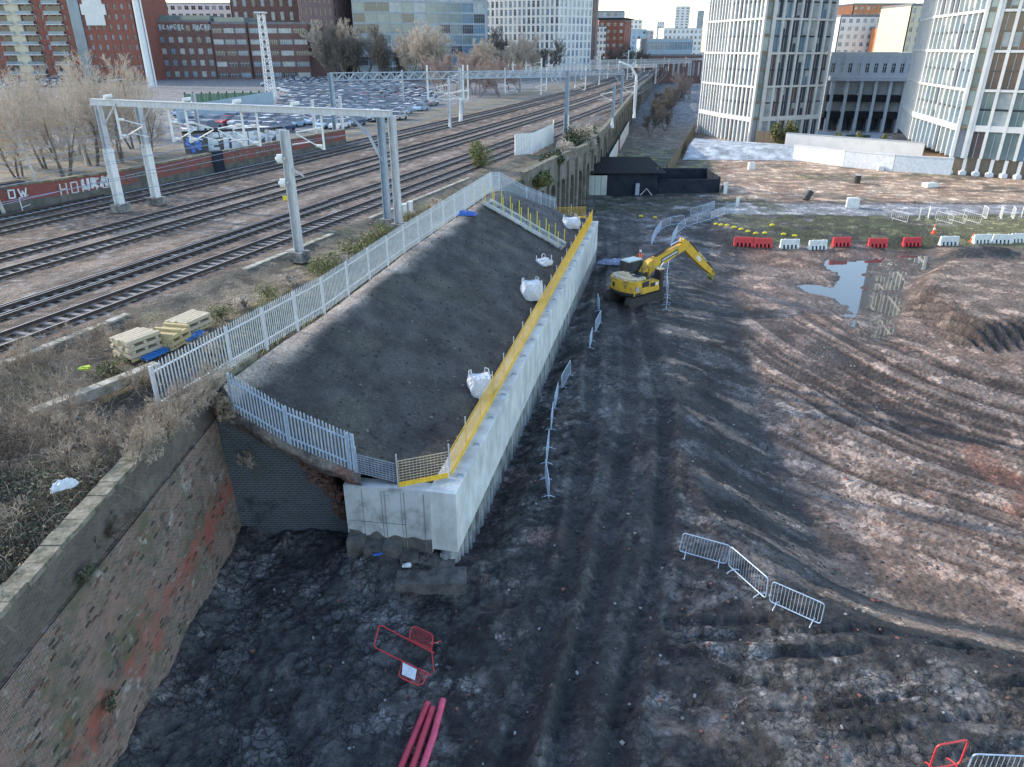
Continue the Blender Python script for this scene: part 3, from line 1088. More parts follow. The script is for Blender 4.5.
# blue brick abutment
mab = brickmat('blue_brick_abutment', (.07, .083, .10), (.048, .058, .072), (.16, .175, .185), [(.8, (.02, .022, .026), .55, .7, 4), (.5, (.07, .075, .06), .58, .72, 7)],
               vec='wall_y', bump=.8, rowh=.11, bw=.24, rough=.6)
A = thing('abutment_wall', 'dark blue brick abutment wall between the red brick wall and pale concrete', 'wall', (-9, 25.2, 0))
b = MB()
top = [(-11.5, 6.3), (-10.6, 6.0), (-9.4, 5.1), (-8.4, 4.3), (-7.8, 3.3), (-7.3, 2.6), (-6.9, 1.4), (-6.4, .8)]
poly = [(-11.5, -.6), (-6.4, -.6)] + [(a, z) for a, z in top[::-1]]
b.extrude([(p[0] + 9, p[1]) for p in poly], (-9, 25.35, 0), (1, 0, 0), (0, 0, 1), (0, .5, 0))
fix_normals(b.build('brick_face', mab, A, True))
b = MB()
for i in range(260):
    t = random.random() * (len(top) - 1)
    k = int(t); w = t - k
    x = top[k][0] * (1 - w) + top[k + 1][0] * w + random.gauss(0, .12)
    z = top[k][1] * (1 - w) + top[k + 1][1] * w + random.gauss(-.05, .12)
    s_ = random.uniform(.08, .24)
    b.box((x, 25.02 + random.uniform(-.12, .3), z), (s_ * 1.6, s_, s_), random.uniform(0, 3))
b.build('broken_edge', M['rubble'], A, True)

# ------------------------------------------------------------------ new concrete retaining wall
D = Vector((.2165, .9763, 0)).normalized()
N = Vector((D.y, -D.x, 0))
C0 = Vector((-2.13, 23.1, 0))
WL = 48.5
RW = thing('concrete_retaining_wall', 'long pale new concrete retaining wall holding back the earth mound', 'wall', C0)
b = MB()
b.beam(C0 - N * .55 + Vector((0, 0, 2.3)), C0 + D * WL - N * .55 + Vector((0, 0, 2.3)), 1.1, 2.7)
b.build('capping_beam', M['concrete'], RW, True)
# drain fixings on the top edge
for i in range(19):
    p = C0 + D * (1.3 + i * 2.5) - N * .32 + Vector((0, 0, 3.668))
    b = MB()
    b.beam(p - D * .16, p + D * .16, .022, .02)
    b.beam(p, p + N * .26, .02, .02)
    b.beam(p + D * .12, p + D * .12 + N * .2, .02, .02)
    b.build('lifting_anchor', M['galv_dark'], RW, True)
b = MB()
k = 0
s_ = .1
while s_ < WL:
    r = .3
    c = C0 + D * (s_ + r) - N * .36
    b.cyl((c.x, c.y, -1.2), r + random.uniform(-.02, .03), 2.16, 10)
    s_ += .62
b.beam(C0 - N * .6 + Vector((0, 0, -.1)), C0 + D * WL - N * .6 + Vector((0, 0, -.1)), .3, 1.7)
b.build('pile_row', M['pile'], RW, True, smooth=False)
# end face
E0 = Vector((-6.5, 23.8, 0)); E1 = C0 - N * 1.05
b = MB()
e = (E1 - E0)
b.beam(E0 + Vector((0, .3, 2.2)), E1 + Vector((0, .3, 2.2)) + e.normalized() * .05, .6, 2.86)
en = Vector((e.y, -e.x, 0)).normalized()
if en.y > 0:
    en = -en
ed = e.normalized()
for t, w in ((.02, .03), (.27, .03), (.52, .03), (.74, .03)):
    p = E0 + e * t
    pass
b.build('end_wall', M['concrete_end'], RW, True)
b = MB()
for t in (.20, .43, .47, .66, .70, .93):
    p = E0 + e * t + en * .004
    b.beam(p + Vector((0, 0, .9)), p + Vector((0, 0, 3.5)), .05 if t in (.47, .70, .93) else .02, .02, up=e)
p0_ = E0 + e * .01 + en * .004 + Vector((0, 0, 2.0)); p1_ = E0 + e * .7 + en * .004 + Vector((0, 0, 2.0))
b.beam(p0_, p1_, .02, .03)
b.build('board_joint', mat('damp_joint', (.27, .28, .28), (.15, .15, .15), .9, 2), RW, True)
b = MB()
vs_ = [E0 + e * (k / 24) + en * .006 + Vector((0, 0, .6)) for k in range(25)] + [E0 + e * (k / 24) + en * .006 + Vector((0, 0, 1.15 + .75 * float(vn(k * .37, 3.3, 1.0)) * (1 - k / 40))) for k in range(25)]
b.add(vs_, [(k, k + 1, 26 + k, 25 + k) for k in range(24)])
b.build('mud_stain', mat('mud_splash', (.14, .13, .12), (.07, .065, .06), .95, 2.5), RW, True)
b = MB()
for i in range(6):
    w = .72
    p = E0 + ed * (.36 + i * w) + en * (.12 + .1 * (i % 2))
    hh = (1.7, 1.5, 1.55, 1.2, .95, .8)[i]
    b.box((p.x, p.y - .1, hh / 2 - .3), (w * .97, .7, hh), random.uniform(-.06, .06))
p = at(428, 580, .5)
b.box((p.x + .1, p.y + .25, .2), (2.7, 1.0, .62), .03)
b.build('rough_footing', mat('muddy_footing', (.15, .14, .13), (.055, .05, .047), .9, 1.6, bump=.6, bsc=7), RW, True)

# ------------------------------------------------------------------ earth mound behind it
Nn = [Vector(p) for p in [(-11.3, 25.7, 6.95), (-10.7, 24.95, 6.3), (-9.6, 24.55, 5.75), (-8.5, 24.25, 5.25), (-7.4, 24.05, 4.75), (-6.2, 23.95, 4.3), (-5.2, 23.9, 3.85), (-4.2, 23.8, 3.62), (-3.2, 24.0, 3.55), (-2.75, 24.1, 3.52)]]
fz = C0 + D * 48.4 - N * 1.0
Fn = [Vector((-1.9, 68.2, 6.95)).lerp(Vector((fz.x, fz.y, 3.5)), t) for t in np.linspace(0, 1, 10)]
for q, t in zip(Fn, np.linspace(0, 1, 10)):
    q.z = 6.95 - 3.45 * float(sstep(.05, 1.0, t)) ** .9


def mound_pt(s, t):
    k = t * 9
    i = min(8, int(k)); w = k - i
    a = Nn[i].lerp(Nn[i + 1], w)
    c_ = Fn[i].lerp(Fn[i + 1], w)
    p = a.lerp(c_, s)
    # left side follows the fence, right side the wall
    if s > .0:
        ex = float(edge_x(p.y))
        lf = Vector((ex, p.y, 6.95))
        rt = C0 + D * ((p.y - C0.y) / D.y) - N * 1.0
        g = min(1, s * 6)
        p.x = p.x * (1 - g) + (lf.x * (1 - t) + rt.x * t) * g
        tz = 6.93 - .25 * t - 3.2 * (max(0, t - .10) / .9) ** 1.0
        p.z = p.z * (1 - g) + tz * g
    return p


ns, ntt = 260, 70
X = np.zeros((ns, ntt)); Y = X.copy(); Z = X.copy()
for i in range(ns):
    for j in range(ntt):
        s0, t0 = (i / (ns - 1)) ** 1.25, j / (ntt - 1)
        p = mound_pt(s0, t0)
        X[i, j], Y[i, j], Z[i, j] = p
Z = Z + .10 * (fbm(X, Y, .8, 6, 3) - .5) + .06 * (fbm(X, Y, .25, 3, 13) - .5)
T_ = np.repeat(np.linspace(0, 1, ntt)[None, :], ns, 0)
n1 = fbm(X, Y, .45, 5, 201); n2 = fbm(X * 1.6, Y * .6, 1.2, 4, 211)
c = np.zeros(X.shape + (3,)) + np.array((.062, .058, .054))
c = blend(c, (.040, .037, .035), sstep(.48, .6, n2) * .8)
c = blend(c, (.078, .075, .055), sstep(.50, .62, n1) * .6)
c = blend(c, (.40, .33, .27), sstep(.15, .03, T_ + .14 * (n1 - .5)))  # sunlit strip along the fence, painted into the soil colour
c = blend(c, (.035, .030, .028), sstep(.93, .99, T_) * .8)
st_ = sstep(61.2, 63, Y + .3 * X * 0)
c = blend(c, (.20, .18, .15), st_ * sstep(.30, .05, T_))
c = blend(c, (.13, .12, .115), st_ * .4)
mg = grid_obj('earth_bank', X, Y, Z, c, np.zeros(X.shape) + .12, vcmat('mound_soil', 3.2, .5, .7, .07, vor=4, bscale=2.5, grit=10, gcon=.5, fb=.8))
# rough soil edge from the mound's near margin down to the abutment top
ne = 90
EX = np.zeros((ne, 8)); EY = EX.copy(); EZ = EX.copy()
for i in range(ne):
    u = i / (ne - 1) * 5.4
    k = int(u); w = u - k
    q = Nn[k].lerp(Nn[k + 1], w)
    for j in range(8):
        t = j / 7
        EX[i, j] = q.x; EY[i, j] = q.y - .28 * math.sin(min(1, t * 1.6) * 1.57) + (.5 * max(0, t - .6)); EZ[i, j] = q.z + .06 - .75 * t ** 1.3
EY += .3 * (fbm(EX * 1.3, EZ * 1.3, 1.2, 4, 8) - .5); EZ += .35 * (fbm(EX, EY + EZ, 1.6, 4, 18) - .5) * np.linspace(0, 1, 8)[None, :]
ec = blend(np.zeros(EX.shape + (3,)) + np.array((.10, .085, .075)), (.20, .165, .14), sstep(.5, .62, fbm(EX, EZ, 1.6, 4, 28)))
ec = blend(ec, (.16, .07, .05), sstep(.58, .66, fbm(EX, EZ, 1.1, 3, 38)) * .6)
grid_obj('soil_edge', EX, EY, EZ, ec, np.zeros(EX.shape), vcmat('edge_soil', 3, .6, 1, .15, vor=5, grit=9, fb=.9))


def mz(x, y):
    # height of the mound at a plan position (nearest grid vertex)
    k = np.argmin((X - x) ** 2 + (Y - y) ** 2)
    return float(Z.ravel()[k])


# bank beyond the mound, up to the railway, with ivy-dark soil
b = MB()
rows = [((-1.8, 67.6), (2.6, 71.4)), ((-.4, 71), (4.6, 74.4)), ((.6, 74), (4.4, 76.0)), ((1.4, 76.3), (3.2, 77.2))]
XX = np.zeros((40, 20)); YY = XX.copy(); ZZ = XX.copy()
for i in range(40):
    for j in range(20):
        u = i / 39 * 2.999
        k = int(u); w = u - k
        l = np.array(rows[k][0]) * (1 - w) + np.array(rows[k + 1][0]) * w
        r_ = np.array(rows[k][1]) * (1 - w) + np.array(rows[k + 1][1]) * w
        t = j / 19
        pp = l * (1 - t) + r_ * t
        XX[i, j], YY[i, j] = pp
        zb = 3.4 * max(0, 1 - u * .33)
        ZZ[i, j] = 6.9 + (zb - 6.9) * t ** .85
ZZ = ZZ + .3 * (fbm(XX, YY, .6, 4, 5) - .5)
cc = blend(np.zeros(XX.shape + (3,)) + np.array((.09, .085, .055)), (.05, .06, .028), sstep(.4, .6, fbm(XX, YY, .5, 3, 9)))
grid_obj('grass_bank', XX, YY, ZZ, cc, np.zeros(XX.shape), vcmat('bank_soil', 3, .6, .9, .15))


# ------------------------------------------------------------------ palisade fences
def palisade(label, pts, h=1.85, m=None, m2=None, bay=2.75, sp=.15, group=None, pw=.068):
    m = m or M['galv']; m2 = m2 or M['galv']
    pts = [Vector(p) for p in pts]
    T = thing('palisade_fence', label, 'fence', pts[0], 0, group)
    segs = []
    for a, c in zip(pts[:-1], pts[1:]):
        L = (c - a).length
        n = max(1, round(L / bay))
        for i in range(n):
            segs.append((a.lerp(c, i / n), a.lerp(c, (i + 1) / n)))
    for k, (a, c) in enumerate(segs):
        b = MB()
        d = c - a
        dh = Vector((d.x, d.y, 0)).normalized()
        nr = Vector((dh.y, -dh.x, 0))
        n = max(2, int(d.length / sp))
        for i in range(n):
            p = a.lerp(c, (i + .5) / n) + nr * .045
            hh = h + random.uniform(-.02, .02)
            w = pw
            vs = [p - dh * w / 2 + nr * .0, p - dh * w * .15 + nr * .022, p + dh * w * .15 + nr * .022, p + dh * w / 2]
            up = Vector((0, 0, hh))
            tp_ = [q + up * .955 for q in vs]
            pk = [p - dh * w * .42 + up * .99 - dh * .004, p + up * 1.0 + nr * .01, p + dh * w * .42 + up * .99]
            vv = [q + Vector((0, 0, .06)) for q in vs] + tp_ + [pk[1]]
            b.add(vv, [(0, 1, 5, 4), (1, 2, 6, 5), (2, 3, 7, 6), (4, 5, 8), (5, 6, 8), (6, 7, 8)])
        for z in (.32, h - .38):
            b.beam(a + Vector((0, 0, z)), c + Vector((0, 0, z)), .05, .055)
        b.build('pale_panel', m, T, True)
    for a in [s[0] for s in segs] + [segs[-1][1]]:
        b = MB()
        d = (segs[0][1] - segs[0][0]).normalized()
        b.beam(a - Vector((0, 0, .15)), a + Vector((0, 0, h - .12)), .09, .07, up=d)
        b.build('post', m2, T, True)
    return T


palisade('long pale palisade fence along the top of the mound beside the railway',
         [(-12.85, 23.55, 6.95), (-11.35, 26.9, 7.2), (-9.35, 34.3, 7.0), (-6.95, 46.0, 6.95), (-1.95, 67.3, 6.95)], 1.9)
palisade('short palisade fence sloping down the near end of the dark mound',
         [(q.x, q.y - .06, q.z - .05) for q in (Nn[1], Nn[3], Nn[5])] + [(-6.0, 23.85, 4.2)], 1.75, M['bluegalv'], M['bluegalv'], bay=2.4, sp=.145)
palisade('palisade fence falling away behind the mound at its far end', [(-1.85, 67.5, 6.95), (-1.2, 68.9, 6.75), (1.4, 71.4, 5.0), (4.3, 74.0, 3.5)], 1.85, M['bluegalv'], M['galv'])
q = [at(515, 156, 7), at(532, 154, 7), at(553, 143, 7), at(553, 138, 7)]
palisade('white close boarded palisade enclosure beside the far railway tracks', [tuple(p) for p in q], 2.6, M['mast_white'], M['mast_white'], sp=.24, pw=.22)

# grey barrier and yellow edge protection -------------------------------------
def edge_barrier(label, pts, h=1.15, step=2.4, toe=True, group=None, mesh_m=None, post_out=None):
    T = thing('edge_protection_barrier', label, 'safety barrier', pts[0], 0, group)
    pts = [Vector(p) for p in pts]
    Zv = Vector((0, 0, 1))
    for a, c in zip(pts[:-1], pts[1:]):
        L = (c - a).length
        n = max(1, round(L / step))
        for i in range(n):
            p0, p1 = a.lerp(c, i / n), a.lerp(c, (i + 1) / n)
            d = (p1 - p0).normalized()
            l = (p1 - p0).length
            b = MB()
            for z in np.linspace(.2, h, 9):
                b.beam(p0 + Zv * z, p1 + Zv * z, .018, .018 if z < h - .01 else .035)
            for x in np.arange(.06, l, .14):
                b.beam(p0 + d * x + Zv * .18, p0 + d * x + Zv * h, .015, .015)
            b.build('mesh_panel', mesh_m or M['wire'], T, True)
            if toe:
                b = MB()
                b.beam(p0 + d * .01 + Zv * .11, p1 - d * .01 + Zv * .11, .04, .2)
                b.build('toe_board', M['yellow'], T, True)
            b = MB()
            nr = Vector((d.y, -d.x, 0))
            b.beam(p0 - nr * .05, p0 - nr * .05 + Zv * (h + .28), .05, .05)
            b.build('post', M['galv'], T, True)
    return T


wz = 3.66
ea = C0 + D * 1.2 - N * .55 + Vector((0, 0, wz))
eb = C0 + D * 48.2 - N * .55 + Vector((0, 0, wz))
edge_barrier('long yellow edge protection barrier along the top of the concrete wall', [ea, eb], 1.15, 2.4, True, None, M['yellow'])
pL = Vector((-4.35, 23.55, 3.68))
edge_barrier('short yellow kicker barrier turning across the near end of the wall', [pL, ea - D * .12 - N * .06], 1.15, 2.4, True)
q0, q1 = at(556, 219, 3.6), at(586, 218, 3.6)
edge_barrier('short yellow barrier across the far end of the mound', [q0, q1], 1.1, 1.6, True, None, M['yellow'])
edge_barrier('grey barrier infilling between the near palisade and the yellow kicker barrier', [Vector((-5.95, 23.8, 4.0)), Vector((-4.45, 23.6, 3.7))], 1.0, 1.6, False, None, M['galv_dark'])

# ------------------------------------------------------------------ steps across the mound
ST = thing('access_steps', 'pale concrete steps up the mound with thin yellow capped rods', 'steps', (1.5, 60, 5))
sa, sb_ = Vector((-2.2, 62.2, 7.0)), Vector((4.2, 59.4, 3.7))
sd = (sb_ - sa); sdir = Vector((sd.x, sd.y, 0)).normalized(); sn_ = Vector((-sdir.y, sdir.x, 0))
b = MB()
for i in range(22):
    p = sa.lerp(sb_, (i + .5) / 22)
    b.box((p.x, p.y, mz(p.x, p.y) + .10), (.40, 1.3, .26), math.atan2(sdir.y, sdir.x))
b.build('treads', M['pile'], ST, True)
for sgn in (-.75, .75):
    b = MB()
    prev = None
    for i in range(12):
        p = sa.lerp(sb_, i / 11) + sn_ * sgn
        p.z = mz(p.x, p.y) + .3
        if prev:
            b.beam(prev, p, .1, .26)
        prev = p.copy()
    b.build('kerb', M['concrete'], ST, True)
    for i in range(9):
        p = sa.lerp(sb_, .04 + .94 * i / 8) + sn_ * sgn
        z = mz(p.x, p.y) + .2
        b = MB()
        b.cyl((p.x, p.y, z), .035, 1.35 + random.uniform(-.1, .15), 6)
        b.build('yellow_rod', M['yellow_post'], ST, True)


# ------------------------------------------------------------------ bulk bags
def bulk_bag(label, loc, rz, sx=1.0, sz=1.0, slump=.2):
    T = thing('bulk_bag', label, 'bulk bag', loc, rz, 'white bulk bags on the mound')
    n, m_ = 10, 24
    b = MB()
    vs, fs = [], []
    for i in range(n + 1):
        t = i / n
        r = .50 + .10 * math.sin(math.pi * t) - .1 * t * slump
        for j in range(m_):
            a = 2 * math.pi * j / m_
            k = max(abs(math.cos(a)), abs(math.sin(a)))
            rr = r / (k ** .75)
            wv = 1 + .05 * math.sin(5 * a + 6 * t) + random.uniform(-.025, .025)
            vs.append((math.cos(a) * rr * wv * sx, math.sin(a) * rr * wv * sx, t * .95 * sz + .06 * math.sin(3 * a) * t))
    for i in range(n):
        for j in range(m_):
            j2 = (j + 1) % m_
            fs.append((i * m_ + j, i * m_ + j2, (i + 1) * m_ + j2, (i + 1) * m_ + j))
    b.add(vs, fs)
    b.build('sack', M['bag'], T, smooth=True)
    b = MB()
    ring = [Vector(vs[n * m_ + j]) * .96 for j in range(m_)]
    cpt = Vector((0, 0, .80 * sz))
    b.add(ring + [cpt], [(j, (j + 1) % m_, m_) for j in range(m_)])
    for k in range(14):
        a = random.uniform(0, 6.28); r = random.uniform(0, .35)
        s_ = random.uniform(.15, .3)
        b.box((math.cos(a) * r, math.sin(a) * r, .84 * sz), (s_, s_ * .8, s_ * .5), a)
    b.build('folded_top', M['bag'], T)
    for a in (.79, 2.36, 3.93, 5.5):
        b = MB()
        c_ = Vector((math.cos(a) * .6 * sx, math.sin(a) * .6 * sx, .8 * sz))
        t_ = Vector((-math.sin(a), math.cos(a), 0))
        b.tube([c_ - t_ * .16, c_ - t_ * .1 + Vector((0, 0, .32)), c_ + t_ * .08 + Vector((0, 0, .36)), c_ + t_ * .16], .03, 4)
        b.build('lifting_loop', M['bag'], T)
    return T


p = at(486, 392, 3.7); p.x -= .25; bulk_bag('slumped white bulk bag nearest the camera against the yellow barrier', (p.x, p.y, mz(p.x, p.y) - .05), .3, 1.0, 1.0)
p = at(540, 299, 3.7); p.x -= .55; bulk_bag('upright square white bulk bag at the middle of the yellow barrier', (p.x, p.y, mz(p.x, p.y) - .05), .25, 1.15, 1.2, .1)
p = at(551, 267, 3.8); p.x -= .55; bulk_bag('small collapsed white bulk bag just below the steps', (p.x, p.y, mz(p.x, p.y) - .05), .8, .95, .45)
p = at(577, 231, 3.6); p.x -= .55; bulk_bag('white bulk bag at the far end of the wall beyond the steps', (p.x, p.y, mz(p.x, p.y) - .05), .2, 1.3, .9)


def crumple(name, label, cat, loc, rx, ry, rz_, m, seed, rot=0.0):
    random.seed(seed)
    b = MB()
    n, k = 14, 10
    vs = [(0, 0, rz_)]
    vs, fs = [], []
    for i in range(n):
        for j in range(k):
            u, v = i / (n - 1) * 2 - 1, j / (k - 1) * 2 - 1
            e = max(0, 1 - u * u) * max(0, 1 - v * v)
            vs.append((u * rx * (1 + random.uniform(-.12, .12)), v * ry * (1 + random.uniform(-.12, .12)), rz_ * (e ** .5) * random.uniform(.55, 1.1) + .02))
    for i in range(n - 1):
        for j in range(k - 1):
            a = i * k + j
            fs.append((a, a + k, a + k + 1, a + 1))
    b.add(vs, fs)
    o = b.build(name, m)
    o.location = loc
    o.rotation_euler = (0, 0, rot)
    tag(o, label, cat)
    return o


p = at(466, 219, 6.6)
crumple('plastic_sheet', 'crumpled blue plastic sheet at the foot of the fence atop the mound', 'sheet', (p.x, p.y, mz(p.x, p.y) + .02), .8, .5, .35, M['bluetarp'], 3)
p = on(613, 265)
crumple('wrapped_bundle', 'long blue and white striped bundle lying behind the excavator', 'bundle', (p.x, p.y, p.z + .1), 1.5, .42, .55, M['tarp_stripe'], 4, -.25)
p = at(66, 492, 7.1)
crumple('plastic_bag', 'torn white plastic bag caught in the foreground brambles', 'litter', (p.x, p.y, 7.25), .35, .16, .3, M['bag'], 5, .6)
p = at(378, 563, .6)
o = MB().box((0, 0, 0.05), (.32, .09, .07)).box((.17, 0, .05), (.06, .05, .05)).build('blue_bottle', M['bluetarp']); o.location = (p.x, p.y, gz(p.x, p.y) + .08); o.rotation_euler = (0, .1, .4)
tag(o, 'small blue bottle lying by the footing of the concrete wall', 'litter')
p = at(407, 569, .55)
o = MB().box((0, 0, 0), (.34, .16, .06)).box((.05, .02, .05), (.2, .12, .05), .3).build('white_foam_piece', M['bag']); o.location = (p.x, p.y, .72)
tag(o, 'small white foam piece lying on the rough footing', 'litter')

# ------------------------------------------------------------------ pedestrian barriers
def rounded_frame(w, h, z0, r=.12):
    pts = []
    for cx, cz, a0 in ((w / 2 - r, z0 + h - r, 0), (-w / 2 + r, z0 + h - r, 90), (-w / 2 + r, z0 + r, 180), (w / 2 - r, z0 + r, 270)):
        for k in range(4):
            a = math.radians(a0 + k * 30)
            pts.append((cx + r * math.cos(a), 0, cz + r * math.sin(a)))
    return pts


def make_barrier(m, w=2.2, h=.92, nb=14, rr=.024):
    T = thing('pedestrian_barrier', 'x', 'barrier')
    b = MB(); b.tube(rounded_frame(w, h, .14), rr, 6, closed=True); b.build('frame', m, T)
    b = MB()
    for i in range(nb):
        x = -w / 2 + w * (i + 1) / (nb + 1)
        b.tube([(x, 0, .15), (x, 0, .14 + h)], .011, 4)
    b.build('upright_bars', m, T)
    for s_ in (-.36, .36):
        b = MB()
        b.tube([(w * s_, -.3, .02), (w * s_, -.26, .07), (w * s_, 0, .16), (w * s_, .26, .07), (w * s_, .3, .02)], .022, 5)
        b.build('foot', m, T)
    return T


def put_barrier(proto, a, c, label, group, first=[False], tilt=0.0, z=None):
    a, c = Vector(a), Vector(c)
    mid = (a + c) / 2
    d = c - a
    l = math.hypot(d.x, d.y)
    rz = math.atan2(d.y, d.x)
    ry = -math.atan2(d.z, l)
    r = clone(proto, mid, None, label, group, rot=(tilt, ry, rz))
    sc = max(.6, d.length / 2.25)
    r.scale = (sc, 1, 1)
    return r


PB = make_barrier(M['bluegalv'])
G1 = 'grey barriers along the pit edge in the foreground'
q = [on(677, 553), on(727, 567), on(767, 603), on(822, 628)]
for (a, c, l) in ((q[0], q[1], 'grey pedestrian barrier leftmost of the three at the near pit edge'),
                  (q[1], q[2], 'grey pedestrian barrier in the middle of the three at the near pit edge'),
                  (q[2], q[3], 'grey pedestrian barrier rightmost of the three at the near pit edge')):
    put_barrier(PB, a + (c - a) * .02, c - (c - a) * .03, l, G1)
G2 = 'grey barriers in a broken line beside the concrete wall'
lin = [(597, 305), (601, 322), (592, 340), (588, 356), (571, 373), (558, 397), (553, 417), (549, 445), (545, 476), (549, 503)]
pw_ = [on(*k) for k in lin]
ordn = ['farthest barrier', 'second farthest barrier', 'third farthest barrier', 'fourth barrier', 'middle barrier', 'leaning middle barrier', 'third nearest barrier', 'second nearest barrier', 'nearest barrier']
for i in range(9):
    if i == 3:
        continue
    a, c = pw_[i], pw_[i + 1]
    put_barrier(PB, a + (c - a) * .04, a + (c - a) * min(.96, 2.3 / max(2.3, (c - a).length)), 'grey %s from the camera in the line beside the concrete wall' % ordn[i] if 'from' not in ordn[i] else ordn[i], G2)
G3 = 'grey barriers on the two lines curving up the haul road'
lA = [on(*k) for k in [(651, 247), (655, 238), (661, 230), (670, 226), (684, 224)]]
lB = [on(*k) for k in [(666, 312), (667, 298), (666, 285), (668, 268), (670, 256), (672, 243), (677, 234), (685, 228), (697, 224), (711, 220), (724, 215), (735, 211)]]
lC = [on(*k) for k in [(690, 217), (702, 214), (714, 209)]]


def resample(pts, st):
    out = [pts[0]]
    for a, c in zip(pts[:-1], pts[1:]):
        n = max(1, int(round((c - a).length / st)))
        out += [a.lerp(c, k / n) for k in range(1, n + 1)]
    return out


for L_, lab in ((lA, 'grey mesh barrier on the short left hand line curving behind the excavator'), (lB, 'grey mesh barrier on the long line curving along the pit crest past the excavator'), (lC, 'grey mesh barrier on the faint line beyond the haul road bend')):
    rs = resample(L_, 2.3)
    for a, c in zip(rs[:-1], rs[1:]):
        a = a.copy(); c = c.copy(); a.z = gz(a.x, a.y); c.z = gz(c.x, c.y)
        put_barrier(PB, a, c, lab, lab[5:30] + ' line')
PW = make_barrier(M['white_plastic'], 1.9, 1.25, 8, .04)
labs = ['white mesh panel leaning on the far gravel track, left of three', 'white mesh panel leaning on the far gravel track, middle of three', 'white mesh panel leaning on the far gravel track, right of three',
        'white mesh panel standing alone left of the three leaning panels']
for (px, py), l in zip([(943, 222), (956, 222), (971, 222), (899, 220)], labs):
    p = at(px, py, 0)
    clone(PW, (p.x, p.y, gz(p.x, p.y) + .05), None, l, 'white panels on the gravel track', rot=(.5, .15, -.75))
for px, py in [(919, 219), (928, 218), (984, 218), (1000, 219), (1012, 219), (1021, 218)]:
    p = at(px, py, 0)
    clone(PW, (p.x, p.y, gz(p.x, p.y)), random.uniform(-.3, .3) + 1.2, 'faint white mesh panel in the row along the far gravel track', 'faint white panels along the gravel track', rot=None)
PR = make_barrier(M['red'], 1.0, 1.0, 0, .03)
p = on(943, 770)
clone(PR, (p.x, p.y, p.z), .18, 'red tubular barrier standing at the bottom right edge', None)
p = on(1004, 779)
clone(PB, (p.x, p.y, p.z - .1), -.05, 'grey barrier top rail cut off at the bottom right corner', None)
for o in (PB, PW, PR):
    for ch in list(o.children):
        bpy.data.objects.remove(ch)
    bpy.data.objects.remove(o)

# red folding guard lying open in the mud
RG = thing('folding_guard', 'red tubular folding guard lying open in the foreground mud', 'barrier', on(405, 650))
zz = gz(*on(405, 650)[:2]) + .12
def gp(px, py, dz=0):
    p = at(px, py, zz); p.z = zz + dz
    return p
b = MB()
b.tube([gp(434, 653), gp(405, 638), gp(383, 626), gp(379, 626), gp(374, 645), gp(376, 648), gp(402, 661), gp(431, 675)], .026, 6)
b.build('frame', M['red'], RG, True)
for quad, lab in (([gp(409, 640), gp(411, 629), gp(415, 627), gp(432, 635), gp(433, 640), gp(432, 650)], None), ([gp(402, 662), gp(399, 676), gp(402, 679), gp(418, 686), gp(423, 684), gp(428, 674)], None)):
    b = MB()
    b.tube([v + Vector((0, 0, .03)) for v in quad], .022, 6, closed=True)
    A_, B_, Cc, D_ = quad[0], quad[2], quad[3], quad[-1]
    for k in range(1, 7):
        t = k / 7
        b.tube([A_.lerp(B_, t) + Vector((0, 0, .03)), D_.lerp(Cc, t) + Vector((0, 0, .03))], .010, 4)
    b.build('mesh_leaf', M['red'], RG, True)
b = MB()
zq = Vector((0, 0, .075))
b.add([gp(403, 664) + zq, gp(417, 671) + zq, gp(415, 682) + zq, gp(402, 676) + zq], [(0, 3, 2, 1)])
b.build('white_plate', M['bag'], RG, True)
b = MB()
for tip in ((441, 641), (434, 672)):
    b.tube([gp(431, 644), gp(*tip)], .018, 5)
b.build('foot', M['red'], RG, True)

# ducts
for (top_, bot, mm, lab) in (((428, 703), (398, 775), 'pipe', 'dark red plastic duct leftmost of the three on the mud'), ((433, 708), (409, 778), 'pipe', 'dark red plastic duct in the middle of the three on the mud'),
                             ((443, 700), (419, 778), 'pipe_pink', 'brighter pink red plastic duct rightmost of the three on the mud')):
    a, c = on(*top_), on(*bot)
    zt = max(gz(a.x, a.y), gz(c.x, c.y)) + .14
    a = at(*top_, zt); c = at(*bot, zt)
    T = thing('plastic_duct', lab, 'duct', a, 0, 'three plastic ducts')
    mid = (a + c) / 2 + Vector((.05 if mm == 'pipe_pink' else 0, 0, 0))
    b = MB()
    d = (c - a).normalized()
    b.tube([a, a.lerp(mid, .5), mid, mid.lerp(c, .5), c + d * .6], .105, 14, cap=False)
    b.build('pipe_shell', M[mm], T, True, smooth=True)
    b = MB()
    b.tube([a + d * .03, a + d * .5], .094, 14)
    b.build('bore', M['dark_hole'], T, True)


